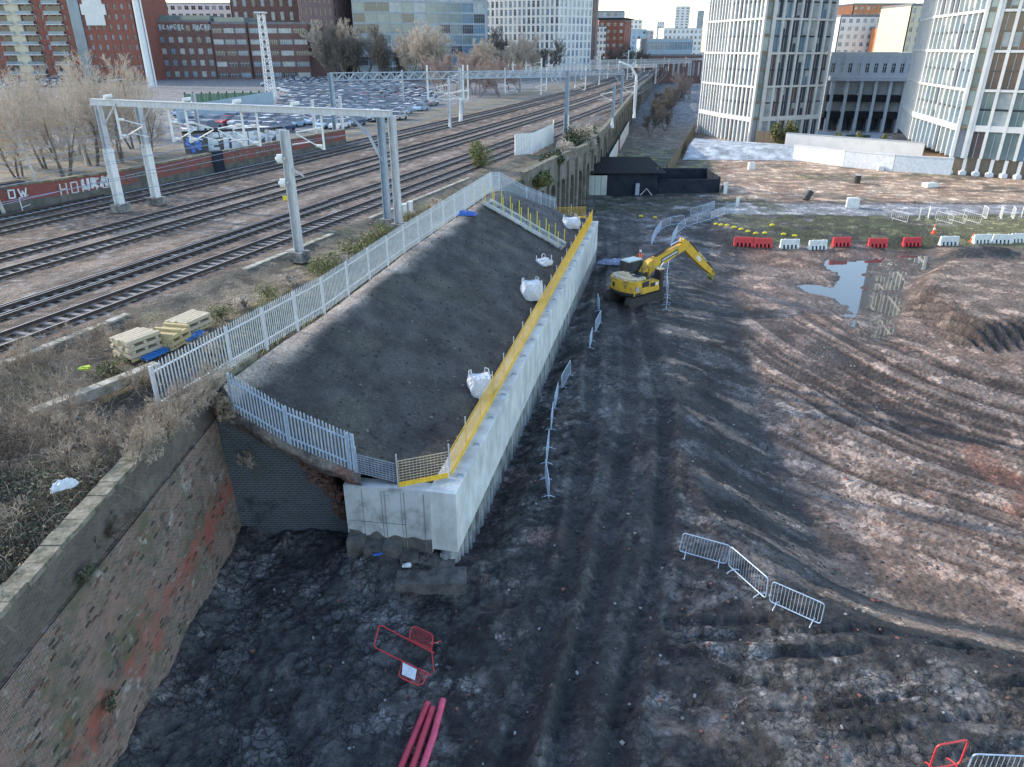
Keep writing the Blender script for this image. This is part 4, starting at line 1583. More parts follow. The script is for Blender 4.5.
# ------------------------------------------------------------------ water filled barriers
def make_wfb(m):
    T = thing('water_filled_barrier', 'x', 'barrier')
    pr = [(-.26, 0), (.26, 0), (.26, .18), (.15, .34), (.12, .95), (.07, 1.0), (-.07, 1.0), (-.12, .95), (-.15, .34), (-.26, .18)]
    b = MB()
    hole_w, holes = .22, (-.62, -.2, .22, .64)
    xs_ = [-1.0] + [v for h in holes for v in (h - hole_w / 2, h + hole_w / 2)] + [1.0]
    up = [(-.15, .40), (.15, .40), (.12, .95), (.07, 1.0), (-.07, 1.0), (-.12, .95)]
    b.extrude(up, (0, 0, 0), (0, 1, 0), (0, 0, 1), (2.0, 0, 0))
    lo = [(-.26, 0), (.26, 0), (.26, .18), (.152, .398), (-.152, .398), (-.26, .18)]
    for i in range(0, len(xs_), 2):
        b.extrude(lo, ((xs_[i] + xs_[i + 1]) / 2, 0, 0), (0, 1, 0), (0, 0, 1), (xs_[i + 1] - xs_[i], 0, 0))
    fix_normals(b.build('shell', m, T))
    b = MB()
    for x in (-.55, .55):
        b.cyl((x, 0, 1.0), .07, .05, 10)
    b.build('filler_cap', m, T)
    b = MB()
    b.box((0, 0, .19), (1.9, .1, .36))
    b.build('slot_shade', M['dark_hole'], T)  # near-black fill, paints the shade inside the slots
    return T


WR, WW = make_wfb(M['red']), make_wfb(M['white_plastic'])
GW = 'red and white water filled barriers along the pit'
wf = [(743, 246, 'r', 'red water filled barrier leftmost of the row', -.12), (762, 247, 'r', 'red water filled barrier butted to the leftmost one', .02),
      (789, 248, 'w', 'white water filled barrier leftmost of the white ones', .0), (817, 249, 'w', 'white water filled barrier second of the white ones from the left', .12),
      (841, 246, 'r', 'red water filled barrier between white barriers and the large puddle', .08), (877, 247, 'r', 'red water filled barrier just past the puddle', -.04),
      (911, 246, 'r', 'red water filled barrier rightmost of the red ones', .05), (948, 245, 'w', 'white water filled barrier to the right of all the red ones', .02),
      (981, 243, 'w', 'white water filled barrier behind the dark soil heap', .1), (1001, 243, 'w', 'low white water filled barrier beside the one behind the soil heap', -.05), (1018, 242, 'w', 'white water filled barrier at the right edge of the view', .1)]
for px, py, k, lab, rz in wf:
    p = at(px, py, 0)
    p = on(px, py)
    clone(WR if k == 'r' else WW, (p.x, p.y, p.z - .03), rz, lab, GW)
for o in (WR, WW):
    for ch in list(o.children):
        bpy.data.objects.remove(ch)
    bpy.data.objects.remove(o)

# yellow marker blocks on the slope
for px, py, lab in [(716, 224.5, 0), (721, 225.5, 0), (727, 226, 0), (734, 228, 0), (741, 229.5, 0), (748, 231, 0), (756, 232, 0), (765, 231.5, 0), (772, 225.5, 1), (784, 232, 1), (795, 233, 1), (641, 216, 2), (655, 217, 2)]:
    p = at(px, py, .1)
    z = gz(p.x, p.y)
    b = MB()
    b.prism([(-.3, -.22), (.3, -.22), (.36, 0), (.3, .22), (-.3, .22), (-.36, 0)], 0, .14)
    b.prism([(-.12, -.1), (.12, -.1), (.12, .1), (-.12, .1)], .14, .26)
    o = b.build('marker_block', M['yellow_post'])
    o.location = (p.x, p.y, z + .02)
    o.rotation_euler = (.1, 0, random.uniform(-.5, .2))
    o.scale = (.75, .75, .75)
    tag(o, ['small yellow marker block in the curved string above the pit', 'small yellow marker block right of the curved string above the pit', 'small yellow marker block on the dark haul road'][lab], 'marker',
        ['yellow marker string', 'scattered yellow markers', 'haul road markers'][lab])

# bins, boxes and cones on the far flats
def can(label, px, py, r, h, m, tilt=(0, 0, 0), name='barrel', cat='barrel'):
    p = at(px, py, 0)
    T = thing(name, label, cat, (p.x, p.y, gz(p.x, p.y)))
    T.rotation_euler = tilt
    b = MB(); b.cyl((0, 0, 0), r, h, 14); b.cyl((0, 0, h * .3), r * 1.05, .06, 14); b.cyl((0, 0, h * .65), r * 1.05, .06, 14); b.build('drum', m, T)
    b = MB(); b.cyl((0, 0, h + .002), r * .96, .05, 14); b.build('lid', M['galv'], T)


can('black barrel standing on the pinkish far flats', 857, 183, .45, 1.2, M['black'])
can('black barrel tipped over leaning on the far flats', 805, 200, .45, 1.4, M['black'], (.0, .55, .3))
can('dark grey drum at the left edge of the far flats', 724, 192, .4, .9, M['galv_dark'])
for px, py, sx, sz, lab in [(852, 207, 1.5, 1.3, 'pale square concrete block beside the gravel track'), (930, 186, 2.0, .6, 'low pale concrete block lying on the sunlit flats'),
                            (880, 171, 1.0, .8, 'small pale block at the foot of the long low wall'), (751, 169, 1.1, 1.2, 'pale block on the dark grass under the shingle slope'), (737, 207, .45, 1.1, 'short white post stump at the bend of the haul road')]:
    p = at(px, py, 0)
    b = MB(); b.box((0, 0, sz / 2), (sx, sx * .6, sz)); b.box((0, 0, sz + .02), (sx * .8, sx * .4, .05)); b.box((sx * .2, 0, sz + .08), (.12, .12, .1))
    o = b.build('concrete_block', M['white_plastic']); o.location = (p.x, p.y, gz(p.x, p.y) - .05); o.rotation_euler = (0, 0, random.uniform(-.3, .3))
    tag(o, lab, 'block')
for px, py, lab in [(934, 231, 'orange cone on the grass strip left of the other cone'), (973, 237, 'orange cone right behind the white water filled barriers')]:
    p = at(px, py, 0)
    T = thing('traffic_cone', lab, 'cone', (p.x, p.y, gz(p.x, p.y)), 0, 'orange cones')
    b = MB(); b.box((0, 0, .03), (.5, .5, .06)); b.cyl((0, 0, .06), .2, .9, 12, 0, .04); b.build('body', M['orange'], T)
    b = MB(); b.cyl((0, 0, .45), .135, .2, 12, 0, .10); b.build('reflective_band', M['white_plastic'], T)

# ------------------------------------------------------------------ excavator
def build_excavator():
    base = Vector((10.1, 57.6, gz(10.1, 57.6) - .05))
    fw = Vector((.787, .617, 0)).normalized()
    rz = math.atan2(fw.y, fw.x)
    T = thing('excavator', 'yellow tracked excavator with raised boom at the pit crest', 'excavator', base, rz)
    # local x forward, y left, z up
    for s_ in (-1, 1):
        b = MB()
        pr = []
        for k in range(9):
            a = math.radians(90 + k * 22.5)
            pr.append((-1.5 + .42 * math.cos(a), .44 + .42 * math.sin(a)))
        for k in range(9):
            a = math.radians(270 + k * 22.5)
            pr.append((1.5 + .42 * math.cos(a), .44 + .42 * math.sin(a)))
        b.extrude(pr, (0, s_ * 1.1, 0), (1, 0, 0), (0, 0, 1), (0, .55, 0))
        for x in np.arange(-1.6, 1.7, .2):
            b.box((x, s_ * 1.1, .88), (.12, .58, .05)); b.box((x, s_ * 1.1, .01), (.12, .58, .05))
        fix_normals(b.build('track', M['track'], T))
    b = MB(); b.box((0, 0, .6), (1.6, 1.7, .4)); b.cyl((0, 0, .78), .7, .22, 20); b.build('undercarriage', M['track'], T)
    # upper structure platform
    b = MB()
    b.prism([(-1.4, -1.3), (1.35, -1.3), (1.35, 1.3), (-1.4, 1.3)], 1.0, 1.28)
    b.build('deck', M['cat_yellow'], T)
    b = MB()
    arc = [(-1.05 - .75 * math.cos(math.radians(a)), 1.36 * math.sin(math.radians(a))) for a in range(-78, 79, 13)]
    b.prism([(-.75, -1.33)] + arc + [(-.75, 1.33)], 1.02, 2.05)
    b.build('counterweight', M['cat_yellow'], T)
    b = MB()
    b.prism([(-.7, -1.3), (.1, -1.3), (.1, -.2), (-.7, -.2)], 1.285, 2.0)
    b.prism([(.12, -1.28), (1.3, -1.28), (1.3, -.62), (.12, -.62)], 1.285, 1.75)
    b.build('side_cover', M['cat_yellow'], T)
    b = MB()
    arc2 = [(-1.02 - .68 * math.cos(math.radians(a)), 1.26 * math.sin(math.radians(a))) for a in range(-78, 79, 13)]
    b.prism([(-.2, -1.24)] + arc2 + [(-.2, 1.24)], 2.055, 2.2)
    b.box((-.75, .2, 2.26), (.6, 1.1, .12)); b.box((-.2, -.75, 2.08), (.5, .6, .14))
    b.build('engine_hood', M['cream'], T)
    b = MB(); b.cyl((-.55, .55, 2.3), .07, .55, 8); b.cyl((-.55, -.1, 2.3), .14, .16, 10); b.build('exhaust', M['black'], T)
    b = MB()
    for x, y in ((-.6, -1.2), (.1, -1.2), (.1, -.5)):
        b.tube([(x, y, 2.0), (x, y, 2.95)], .022, 5)
    b.tube([(-.6, -1.2, 2.95), (.1, -1.2, 2.95), (.1, -.5, 2.95)], .022, 5); b.tube([(-.6, -1.2, 2.5), (.1, -1.2, 2.5)], .022, 5)
    b.build('handrail', M['black'], T)
    b = MB()
    b.prism([(-.74, -1.35)] + [(a * 1.012, e * 1.012) for a, e in arc] + [(-.74, 1.35)], 1.0, 1.2)
    b.box((-.25, -1.312, 1.72), (.7, .03, .42)); b.box((.6, -1.292, 1.55), (.5, .03, .28)); b.box((.55, -.1, 1.75), (.9, .5, .9)); b.box((-.45, -.6, 2.22), (.5, .5, .06))
    for k in range(4):
        b.box((-1.75 + .02 * k, .5 - .35 * k, 1.62), (.06, .22, .3))
    b.build('vent_panels', M['black'], T)
    # cab, left front
    cb = MB()
    pr = [(-.35, 1.3), (1.1, 1.3), (1.38, 1.9), (1.12, 2.95), (-.35, 2.95)]
    cb.extrude(pr, (0, .85, 0), (1, 0, 0), (0, 0, 1), (0, .95, 0))
    cab = fix_normals(cb.build('cab', M['black'], T))
    b = MB()
    b.extrude([(-.2, 1.95), (1.24, 1.95), (1.03, 2.82), (-.2, 2.82)], (0, .85, 0), (1, 0, 0), (0, 0, 1), (0, .97, 0))
    fix_normals(b.build('cab_glass', M['glass_dark'], cab))
    b = MB(); b.box((.38, .85, 3.0), (1.5, .98, .09)); b.build('cab_roof', M['glass_teal'], cab)
    # front right tool box with steps and mirror
    b = MB(); b.box((1.62, -.95, 1.72), (.34, .62, 1.5)); b.build('guard_cabinet', M['black'], T)
    b = MB(); b.box((1.62, -.95, 2.52), (.4, .66, .09)); b.build('cabinet_cap', M['cream'], T)
    b = MB(); b.box((1.0, -1.292, 1.55), (.34, .02, .2)); b.build('warning_plate', M['white_plastic'], T)
    b = MB(); b.box((-1.05, -1.315, 1.5), (.5, .06, .3), .18); b.build('rear_plate', M['tarp_stripe'], T)
    # boom: swept plate section through a bent centre line
    def arm(pts, hs, w, name, m, parent):
        b = MB()
        vs, fs = [], []
        k = len(pts)
        for i in range(k):
            p = Vector((pts[i][0], 0, pts[i][1]))
            d = Vector((pts[min(i + 1, k - 1)][0] - pts[max(i - 1, 0)][0], 0, pts[min(i + 1, k - 1)][1] - pts[max(i - 1, 0)][1])).normalized()
            nrm = Vector((-d.z, 0, d.x))
            for sy in (-w / 2, w / 2):
                for sz in (-hs[i] / 2, hs[i] / 2):
                    vs.append(p + nrm * sz + Vector((0, sy, 0)))
        for i in range(k - 1):
            a, c_ = i * 4, i * 4 + 4
            fs += [(a, a + 2, c_ + 2, c_), (a + 1, c_ + 1, c_ + 3, a + 3), (a, c_, c_ + 1, a + 1), (a + 2, a + 3, c_ + 3, c_ + 2)]
        fs += [(0, 1, 3, 2), ((k - 1) * 4, (k - 1) * 4 + 2, (k - 1) * 4 + 3, (k - 1) * 4 + 1)]
        b.add(vs, fs)
        return fix_normals(b.build(name, m, parent))
    bm = arm([(.75, 1.3), (.9, 1.95), (1.4, 2.5), (2.3, 2.75), (3.7, 3.1), (5.1, 3.42), (5.6, 3.42)], [.5, .8, .95, .88, .72, .56, .36], .5, 'boom', M['cat_yellow'], T)
    b = MB()
    b.frame8(Vector((3.5, -.262, 3.02)), Vector((1.9, 0, .46)), Vector((0, .012, 0)), Vector((-.12, 0, .3)))
    b.build('decal', M['black'], bm)
    b = MB()
    for i in range(11):
        t = -.42 + .84 * i / 10
        c_ = Vector((3.5 + 1.9 * t, -.272, 3.02 + .46 * t))
        b.frame8(c_, Vector((.09, 0, .035)), Vector((0, .008, 0)), Vector((-.06, 0, .15)))
    b.build('pale_lettering', M['graff_white'], bm)
    for s_ in (-1, 1):
        b = MB()
        b.tube([(1.35, s_ * .34, 1.35), (1.9, s_ * .34, 1.9)], .085, 10); b.build('boom_ram', M['black'], T)
        b = MB()
        b.tube([(1.9, s_ * .34, 1.9), (2.7, s_ * .34, 2.7)], .05, 8); b.build('ram_rod', M['chrome'], T)
    b = MB(); b.tube([(2.0, 0, 3.2), (3.7, 0, 3.75)], .1, 10); b.build('arm_ram', M['black'], bm)
    b = MB(); b.tube([(3.7, 0, 3.75), (5.1, 0, 4.05)], .05, 8); b.build('ram_rod', M['chrome'], bm)
    b = MB()
    for yy in (-.12, .12):
        b.tube([(1.1, yy, 2.6), (1.9, yy, 3.2), (3.0, yy, 3.45), (4.3, yy, 3.8), (5.3, yy, 3.85)], .03, 5)
    b.build('hoses', M['hose'], bm)
    st = arm([(5.0, 4.0), (5.5, 3.5), (6.6, 2.65), (8.1, 1.5), (9.2, .75), (9.6, .45)], [.34, .7, .66, .52, .4, .3], .42, 'stick', M['cat_yellow'], T)
    b = MB(); b.tube([(6.0, 0, 3.75), (7.3, 0, 2.7)], .085, 10); b.build('bucket_ram', M['black'], st)
    b = MB(); b.tube([(7.3, 0, 2.7), (8.6, 0, 1.65)], .048, 8); b.build('ram_rod', M['chrome'], st)
    b = MB(); b.beam((8.6, 0, 1.65), (9.3, 0, 1.0), .3, .12); b.beam((8.6, 0, 1.6), (8.8, 0, 1.1), .26, .12); b.build('linkage', M['black'], st)
    b = MB(); b.frame8(Vector((7.2, -.222, 2.2)), Vector((.55, 0, -.42)), Vector((0, .012, 0)), Vector((.2, 0, .2))); b.build('pale_plate', M['white_plastic'], st)
    b = MB()
    b.extrude([(9.1, .95), (9.6, .75), (9.8, .25), (9.4, .0), (9.1, .35)], (0, 0, 0), (1, 0, 0), (0, 0, 1), (0, .42, 0))
    fix_normals(b.build('quick_coupler', M['gorse'], T))
    return T


ex_ = build_excavator()
ex_.scale = (1.08, 1.08, 1.1)
p = on(631, 271)
T = thing('spare_bucket', 'grey steel digging bucket lying on the ground behind the excavator', 'bucket', p, .4)
b = MB()
pr = [(-.6, .1), (-.45, .0), (.3, .02), (.62, .3), (.66, .75), (.5, .78), (.44, .42), (.2, .18), (-.4, .16)]
b.extrude(pr, (0, 0, 0), (1, 0, 0), (0, 0, 1), (0, 1.1, 0)); 
fix_normals(b.build('shell', M['galv_dark'], T))
for s_ in (-.57, .57):
    b = MB(); b.extrude([(-.6, .1), (-.45, 0), (.3, .02), (.62, .3), (.66, .75), (.0, .62)], (0, s_, 0), (1, 0, 0), (0, 0, 1), (0, .05, 0)); fix_normals(b.build('side_plate', M['galv_dark'], T))
b = MB()
for k in range(5):
    b.beam((-.58, -.45 + .22 * k, .1), (-.8, -.45 + .22 * k, .14), .1, .06)
b.build('teeth', M['galv'], T)


# ------------------------------------------------------------------ worker
def build_person(loc, rz):
    T = thing('person', 'person in orange hi-vis jacket and white helmet standing behind the excavator', 'person', loc, rz)
    J = dict(pelvis=(0, 0, .95), waist=(0, 0, 1.1), chest=(0, .0, 1.32), neck=(0, .01, 1.50), head0=(0, .02, 1.58), head1=(0, .03, 1.70),
             shL=(.19, 0, 1.43), elL=(.27, .02, 1.14), wrL=(.27, .13, .90), hL=(.27, .17, .80), shR=(-.19, 0, 1.43), elR=(-.29, -.02, 1.15), wrR=(-.25, .12, .93), hR=(-.24, .17, .84),
             hipL=(.10, 0, .90), knL=(.12, .03, .50), anL=(.12, 0, .09), toL=(.13, .17, .04), hipR=(-.10, 0, .90), knR=(-.12, .02, .50), anR=(-.13, -.02, .09), toR=(-.14, .15, .04))
    E_ = [('pelvis', 'waist'), ('waist', 'chest'), ('chest', 'neck'), ('neck', 'head0'), ('head0', 'head1'), ('chest', 'shL'), ('shL', 'elL'), ('elL', 'wrL'), ('wrL', 'hL'), ('chest', 'shR'), ('shR', 'elR'), ('elR', 'wrR'), ('wrR', 'hR'),
          ('pelvis', 'hipL'), ('hipL', 'knL'), ('knL', 'anL'), ('anL', 'toL'), ('pelvis', 'hipR'), ('hipR', 'knR'), ('knR', 'anR'), ('anR', 'toR')]
    R_ = dict(pelvis=.14, waist=.135, chest=.15, neck=.06, head0=.085, head1=.09, shL=.075, elL=.055, wrL=.036, hL=.035, shR=.075, elR=.055, wrR=.036, hR=.035, hipL=.095, knL=.07, anL=.05, toL=.042, hipR=.095, knR=.07, anR=.05, toR=.042)
    names = list(J)
    me = bpy.data.meshes.new('body')
    me.from_pydata([J[k] for k in names], [(names.index(a), names.index(c_)) for a, c_ in E_], [])
    ob = bpy.data.objects.new('body', me)
    COL.objects.link(ob)
    sk = ob.modifiers.new('Skin', 'SKIN')
    ss = ob.modifiers.new('Subdivision', 'SUBSURF'); ss.levels = 2; ss.render_levels = 2
    for k, v in zip(names, me.skin_vertices[0].data):
        v.radius = (R_[k], R_[k])
    me.skin_vertices[0].data[names.index('pelvis')].use_root = True
    dg = bpy.context.evaluated_depsgraph_get()
    m2 = bpy.data.meshes.new_from_object(ob.evaluated_get(dg))
    bpy.data.objects.remove(ob)
    for m in (M['navy'], M['orange'], M['skin'], M['black']):
        m2.materials.append(m)
    for p in m2.polygons:
        c_ = p.center
        hand = c_.z < .92 and abs(c_.x) > .2
        p.material_index = 3 if c_.z < .14 else (2 if (c_.z > 1.5 or (hand and c_.z > .7)) else (1 if c_.z > .86 else 0))
        p.use_smooth = True
    o = bpy.data.objects.new('body', m2)
    COL.objects.link(o); o.parent = T
    b = MB()
    for sx, hx, hy, hz in ((1, .27, .17, .82), (-1, -.24, .17, .86)):
        for k in range(4):
            x = hx + (k - 1.5) * .02
            b.tube([(x, hy, hz), (x, hy + .03, hz - .06), (x, hy + .01, hz - .10 + .01 * abs(k - 1.5))], .009, 5)
        b.tube([(hx - sx * .035, hy, hz + .03), (hx - sx * .06, hy + .03, hz - .02)], .010, 5)
    b.build('fingers', M['skin'], T)
    b = MB()
    n = 16
    for i, (r0, z0, r1, z1) in enumerate(((.135, 1.70, .128, 1.76), (.128, 1.76, .10, 1.82), (.10, 1.82, .03, 1.85))):
        b.tube([(0, .03, z0), (0, .03, z1)], [r0, r1], n, cap=(i == 2))
    b.box((0, .15, 1.70), (.18, .1, .015))
    b.build('helmet', M['white_plastic'], T, smooth=True)
    b = MB()
    b.tube([(0, 0, 1.10), (0, 0, 1.16)], .178, 18, cap=False)
    for sx in (-.09, .09):
        b.beam((sx, .165, 1.12), (sx, .15, 1.42), .045, .012, up=(0, 1, 0)); b.beam((sx, -.165, 1.12), (sx, -.15, 1.42), .045, .012, up=(0, 1, 0))
    b.build('reflective_strips', M['white_plastic'], T)
    b = MB()
    b.box((-.032, .118, 1.655), (.02, .012, .01)); b.box((.032, .118, 1.655), (.02, .012, .01)); b.box((0, .125, 1.57), (.045, .01, .008))
    b.build('eyes_and_mouth', M['black'], T)
    b = MB(); b.extrude([(0, -.03), (.03, -.03), (0, .025)], (0, .115, 1.625), (0, 1, 0), (0, 0, 1), (.025, 0, 0)); b.build('nose', M['skin'], T)
    return T


p = on(640, 271.5, 0)
p = Vector((xat(639, 66.5, 0), 66.5, 0)); p.z = gz(p.x, p.y)
build_person(p, math.radians(190))

# ------------------------------------------------------------------ trackside: sleepers on pallets, troughs, brackets
def pallet_stack(label, px, py, rz, layers, m, w=1.25, l=1.5):
    p = at(px, py, 7.0)
    T = thing('timber_stack', label, 'timber stack', (p.x, p.y, 6.86), rz, 'timber stacks beside the railway')
    b = MB()
    for y in (-.45, 0, .45):
        b.box((0, y * w, .05), (l, .1, .1))
    for k in range(6):
        b.box((-l / 2 + .1 + k * (l - .2) / 5, 0, .12), (.1, w, .03))
    b.build('pallet', M['timber2'], T)
    z = .15
    for k in range(layers):
        b = MB()
        if k % 2 == 0:
            n = 6
            for i in range(n):
                b.box((random.uniform(-.05, .05), -w / 2 + (i + .5) * w / n, z + .085), (l + random.uniform(-.1, .15), w / n - .03, .16), random.uniform(-.03, .03))
            h_ = .175
        else:
            for i in range(3):
                b.box((-l / 2 + .15 + i * (l - .3) / 2, 0, z + .06), (.14, w * 1.02, .12))
            h_ = .13
        b.build('timber_layer', m, T)
        z += h_
    return T


rzt = math.atan2(.93, .36)
pallet_stack('tall square pale timber stack nearest the camera beside the tracks', 138, 351, rzt - .1, 5, M['timber'])
pallet_stack('yellowish untidy timber stack in the middle of the three by the tracks', 170, 341, rzt + .15, 4, M['timber2'])
pallet_stack('low pale timber stack farthest of the three by the tracks', 190, 326, rzt, 3, M['timber'], 1.2, 1.7)
for px, py, lab in ((149, 352, 'bright blue pallet tucked beside the tall pale timber stack'), (187, 334, 'bright blue pallet between the farther timber stacks and the fence')):
    p = at(px, py, 7.0)
    b = MB()
    for y in (-.5, 0, .5):
        b.box((0, y * .3, .05), (1.2, .08, .1))
    for k in range(7):
        b.box((-.55 + k * 1.1 / 6, 0, .12), (.1, .36, .03))
    o = b.build('blue_pallet', M['bluepallet'])
    o.location = (p.x + .3, p.y - .1, 6.88); o.rotation_euler = (0, 0, rzt)
    tag(o, lab, 'pallet')
def trough(label, pts, w, h):
    T = thing('cable_trough', label, 'cable trough', pts[0])
    b = MB(); c = MB()
    pts = [Vector(p) for p in pts]
    for a, e in zip(pts[:-1], pts[1:]):
        b.beam(a, e, w, h)
        n = max(1, int((e - a).length / 1.0))
        for i in range(n):
            c.beam(a.lerp(e, (i + .03) / n) + Vector((0, 0, h / 2 + .025)), a.lerp(e, (i + .97) / n) + Vector((0, 0, h / 2 + .025 + random.uniform(-.01, .01))), w * 1.06, .05)
    b.build('channel', M['trough'], T, True); c.build('lids', M['trough'], T, True)
trough('pale concrete cable trough running out of the brambles to the fence end', [(at(30, 417, 6.95))] + [at(100, 390, 6.95), at(158, 367, 6.95)], .42, .34)
trough('mossy concrete cable trough alongside the nearest track behind the timber stacks', [tp(y, 12.0, 6.93) for y in (31, 33, 35.5, 38)], .36, .22)
trough('half buried cable trough beyond the stacks between single mast and timber', [tp(y, 12.1, 6.9) for y in (46, 49, 52, 55)], .36, .22)
trough('cable trough running along the verge past the near gantry legs', [tp(y, 12.0, 6.92) for y in (60, 64, 69, 74, 79)], .32, .2)
p = at(84, 366, 7)
o = MB().box((0, 0, .05), (.45, .3, .08)).box((.1, .05, .1), (.2, .2, .06), .5).build('hi_vis_cloth', M['lime']); o.location = (p.x, p.y, 6.85)
tag(o, 'lime yellow cloth lying among the weeds near the timber stack', 'cloth')
p = at(318, 186, 7.2)
o = MB().cyl((0, 0, 0), .16, .22, 8).box((0, 0, .28), (.35, .2, .16)).build('track_marker', M['yellow_post']); o.location = tuple(tp(63.5, 1.8, 7.1))
tag(o, 'small yellow box between the middle tracks', 'track box')
p = tp(41.5, -15.2, 7.0)
T = thing('trackside_handrail', 'pale tubular handrail standing before the dark pier of the graffiti wall', 'handrail', p)
m_ = math.atan2(1, np.polyval(_pd, p.y))
dv = Vector((math.cos(m_), math.sin(m_), 0))
pp = at(23, 212, 7.0); pe = at(39, 206, 7.0)
b = MB(); b.tube([pp, pp + Vector((0, 0, 1.1)), pe + Vector((0, 0, 1.1)), pe], .04, 6); b.build('hoop', M['mast_white'], T, True)
b = MB(); b.tube([pp + Vector((0, 0, .35)), pe + Vector((0, 0, .35))], .03, 6); b.build('lower_rail', M['mast_white'], T, True)
p = at(400, 225, 7)
for k, (px, py) in enumerate(((405, 214), (411, 211))):
    p = at(px, py, 7)
    o = MB().box((0, 0, .4), (.3, .3, .8)).box((0, 0, .85), (.36, .36, .08)).build('marker_post', M['mast_white']); o.location = (p.x, p.y, 6.9)
    tag(o, ['short white marker post at the foot of the near gantry right legs', 'short white marker post just beyond the near gantry right legs'][k], 'post')

# ------------------------------------------------------------------ overhead line gantries and masts
def hleg(T, base, h, m, w=.42, name='leg', up=(1, 0, 0), foot=True):
    b = MB()
    base = Vector(base)
    d = .055
    ux = Vector((math.cos(-.33), math.sin(-.33), 0)); uy = Vector((-ux.y, ux.x, 0))
    for s_ in (-1, 1):
        b.frame8(base + ux * (s_ * w / 2) + Vector((0, 0, h / 2)), ux * d, uy * w, Vector((0, 0, h)))
    b.frame8(base + Vector((0, 0, h / 2)), ux * (w - d), uy * .05, Vector((0, 0, h)))
    o = b.build(name, m, T, True)
    if foot:
        f = MB(); f.frame8(base + Vector((0, 0, .12)), ux * (w + .55), uy * (w + .55), Vector((0, 0, .62)))
        f.build('footing', M['concrete_old'], T, True)
    return o


def cantilever(T, top, direction, reach, m, z0):
    """registration arm: two struts with insulators and a drop bracket"""
    top = Vector(top)
    d = Vector(direction).normalized()
    b = MB()
    a = top; e = top + d * reach
    b.tube([a + Vector((0, 0, 0)), e + Vector((0, 0, -.4))], .045, 5)
    b.tube([a + Vector((0, 0, -1.5)), e + Vector((0, 0, -.5))], .045, 5)
    b.tube([a.lerp(e, .5) + Vector((0, 0, -1.0)), e + d * .4 + Vector((0, 0, -1.25))], .035, 5)
    o = b.build('registration_arm', m, T, True)
    b = MB()
    for zz_ in (0, -1.5):
        q = a + d * .35 + Vector((0, 0, zz_ + (-.08 if zz_ == 0 else .25)))
        b.tube([q - d * .22, q + d * .22], .11, 8)
    b.build('insulator', M['white_plastic'], o, True) if False else b.build('insulator', M['white_plastic'], T, True)


def lattice_beam(T, a, e, hh, ww, m, name='beam', n=None, solid=False):
    a, e = Vector(a), Vector(e)
    d = (e - a).normalized(); s_ = Vector((d.y, -d.x, 0)).normalized(); Zv = Vector((0, 0, 1))
    b = MB()
    L = (e - a).length
    if solid:
        b.beam(a, e, ww, hh)
        b.beam(a + Zv * (hh / 2 + .02), e + Zv * (hh / 2 + .02), ww * 1.3, .05)
        b.beam(a - Zv * (hh / 2 + .02), e - Zv * (hh / 2 + .02), ww * 1.3, .05)
    else:
        for u in (-.5, .5):
            for w in (-.5, .5):
                b.beam(a + s_ * u * ww + Zv * w * hh, e + s_ * u * ww + Zv * w * hh, .11, .11)
        n = n or int(L / hh / .9)
        for i in range(n):
            p, q = a.lerp(e, i / n), a.lerp(e, (i + 1) / n)
            for u in (-.5, .5):
                k = 1 if i % 2 else -1
                b.beam(p + s_ * u * ww - Zv * .5 * hh * k, q + s_ * u * ww + Zv * .5 * hh * k, .07, .07)
                b.beam(p + s_ * u * ww - Zv * .5 * hh, p + s_ * u * ww + Zv * .5 * hh, .06, .06)
            b.beam(p + s_ * .5 * ww + Zv * hh * .5, q - s_ * .5 * ww + Zv * hh * .5, .05, .05)
    return b.build(name, m, T, True)


# near portal
l1, l2, r1, r2 = at(122, 213, 7.0), at(158, 206, 7.0), at(388, 224, 7.0), at(399, 229, 7.0)
G = thing('railway_gantry', 'nearest railway gantry with twin white legs and pale beam across all tracks', 'gantry', l1)
HT = 8.0
for p in (l1, l2):
    o = hleg(G, p + Vector((0, 0, .3)), 4.6, M['mast_white'], .52)
    hleg(G, p + Vector((0, 0, 4.9)), HT - 4.9, M['mast'], .38, 'upper_leg', foot=False)
for p in (r1, r2):
    hleg(G, p, HT - .3, M['mast_blue'] if p is r1 else M['mast'], .40)
ta = at(96, 103, 16.3); te = at(391, 124, 16.3)
l12 = (l1 + l2) / 2; r12 = (r1 + r2) / 2
b0 = Vector((l1.x - .6, l1.y + .4, 15.25)); b1 = Vector((r12.x + .5, r12.y - .6, 14.85))
lattice_beam(G, b0, b1, .36, .42, M['mast'], solid=True)
for p in (l1, l2):
    b = MB(); q = Vector((p.x, p.y, 13.4)); dd = (b1 - b0).normalized()
    b.beam(q, q + dd * 1.6 + Vector((0, 0, 1.8)), .09, .09); b.build('brace', M['mast'], G, True)
b = MB(); q = Vector((r1.x, r1.y, 11.4)); dd = (b0 - b1).normalized()
b.tube([q, q + dd * 1.0 + Vector((0, 0, 1.9)), q + dd * 2.4 + Vector((0, 0, 3.2))], .1, 6); b.build('brace', M['mast_blue'], G, True)
for t in (.08, .27, .33, .52, .57, .78):
    p = b0.lerp(b1, t)
    dr = MB(); dr.beam(p + Vector((0, 0, -.25)), p + Vector((0, 0, -2.6)), .13, .13, up=(1, 0, 0)); dr.build('drop_post', M['mast_white'], G, True)
    cantilever(G, p + Vector((0, 0, -1.1)), (b1 - b0) * (1 if t < .5 else -1), 2.1, M['mast_white'], 0)
for t in (.05, .33, .5, .69):
    p = b0.lerp(b1, t)
    b = MB(); b.cyl((p.x, p.y, p.z + .2), .1, .3, 8); b.tube([p + Vector((0, 0, .4)), p + Vector((.5, .2, .45))], .13, 8); b.build('insulator', M['white_plastic'], G, True)

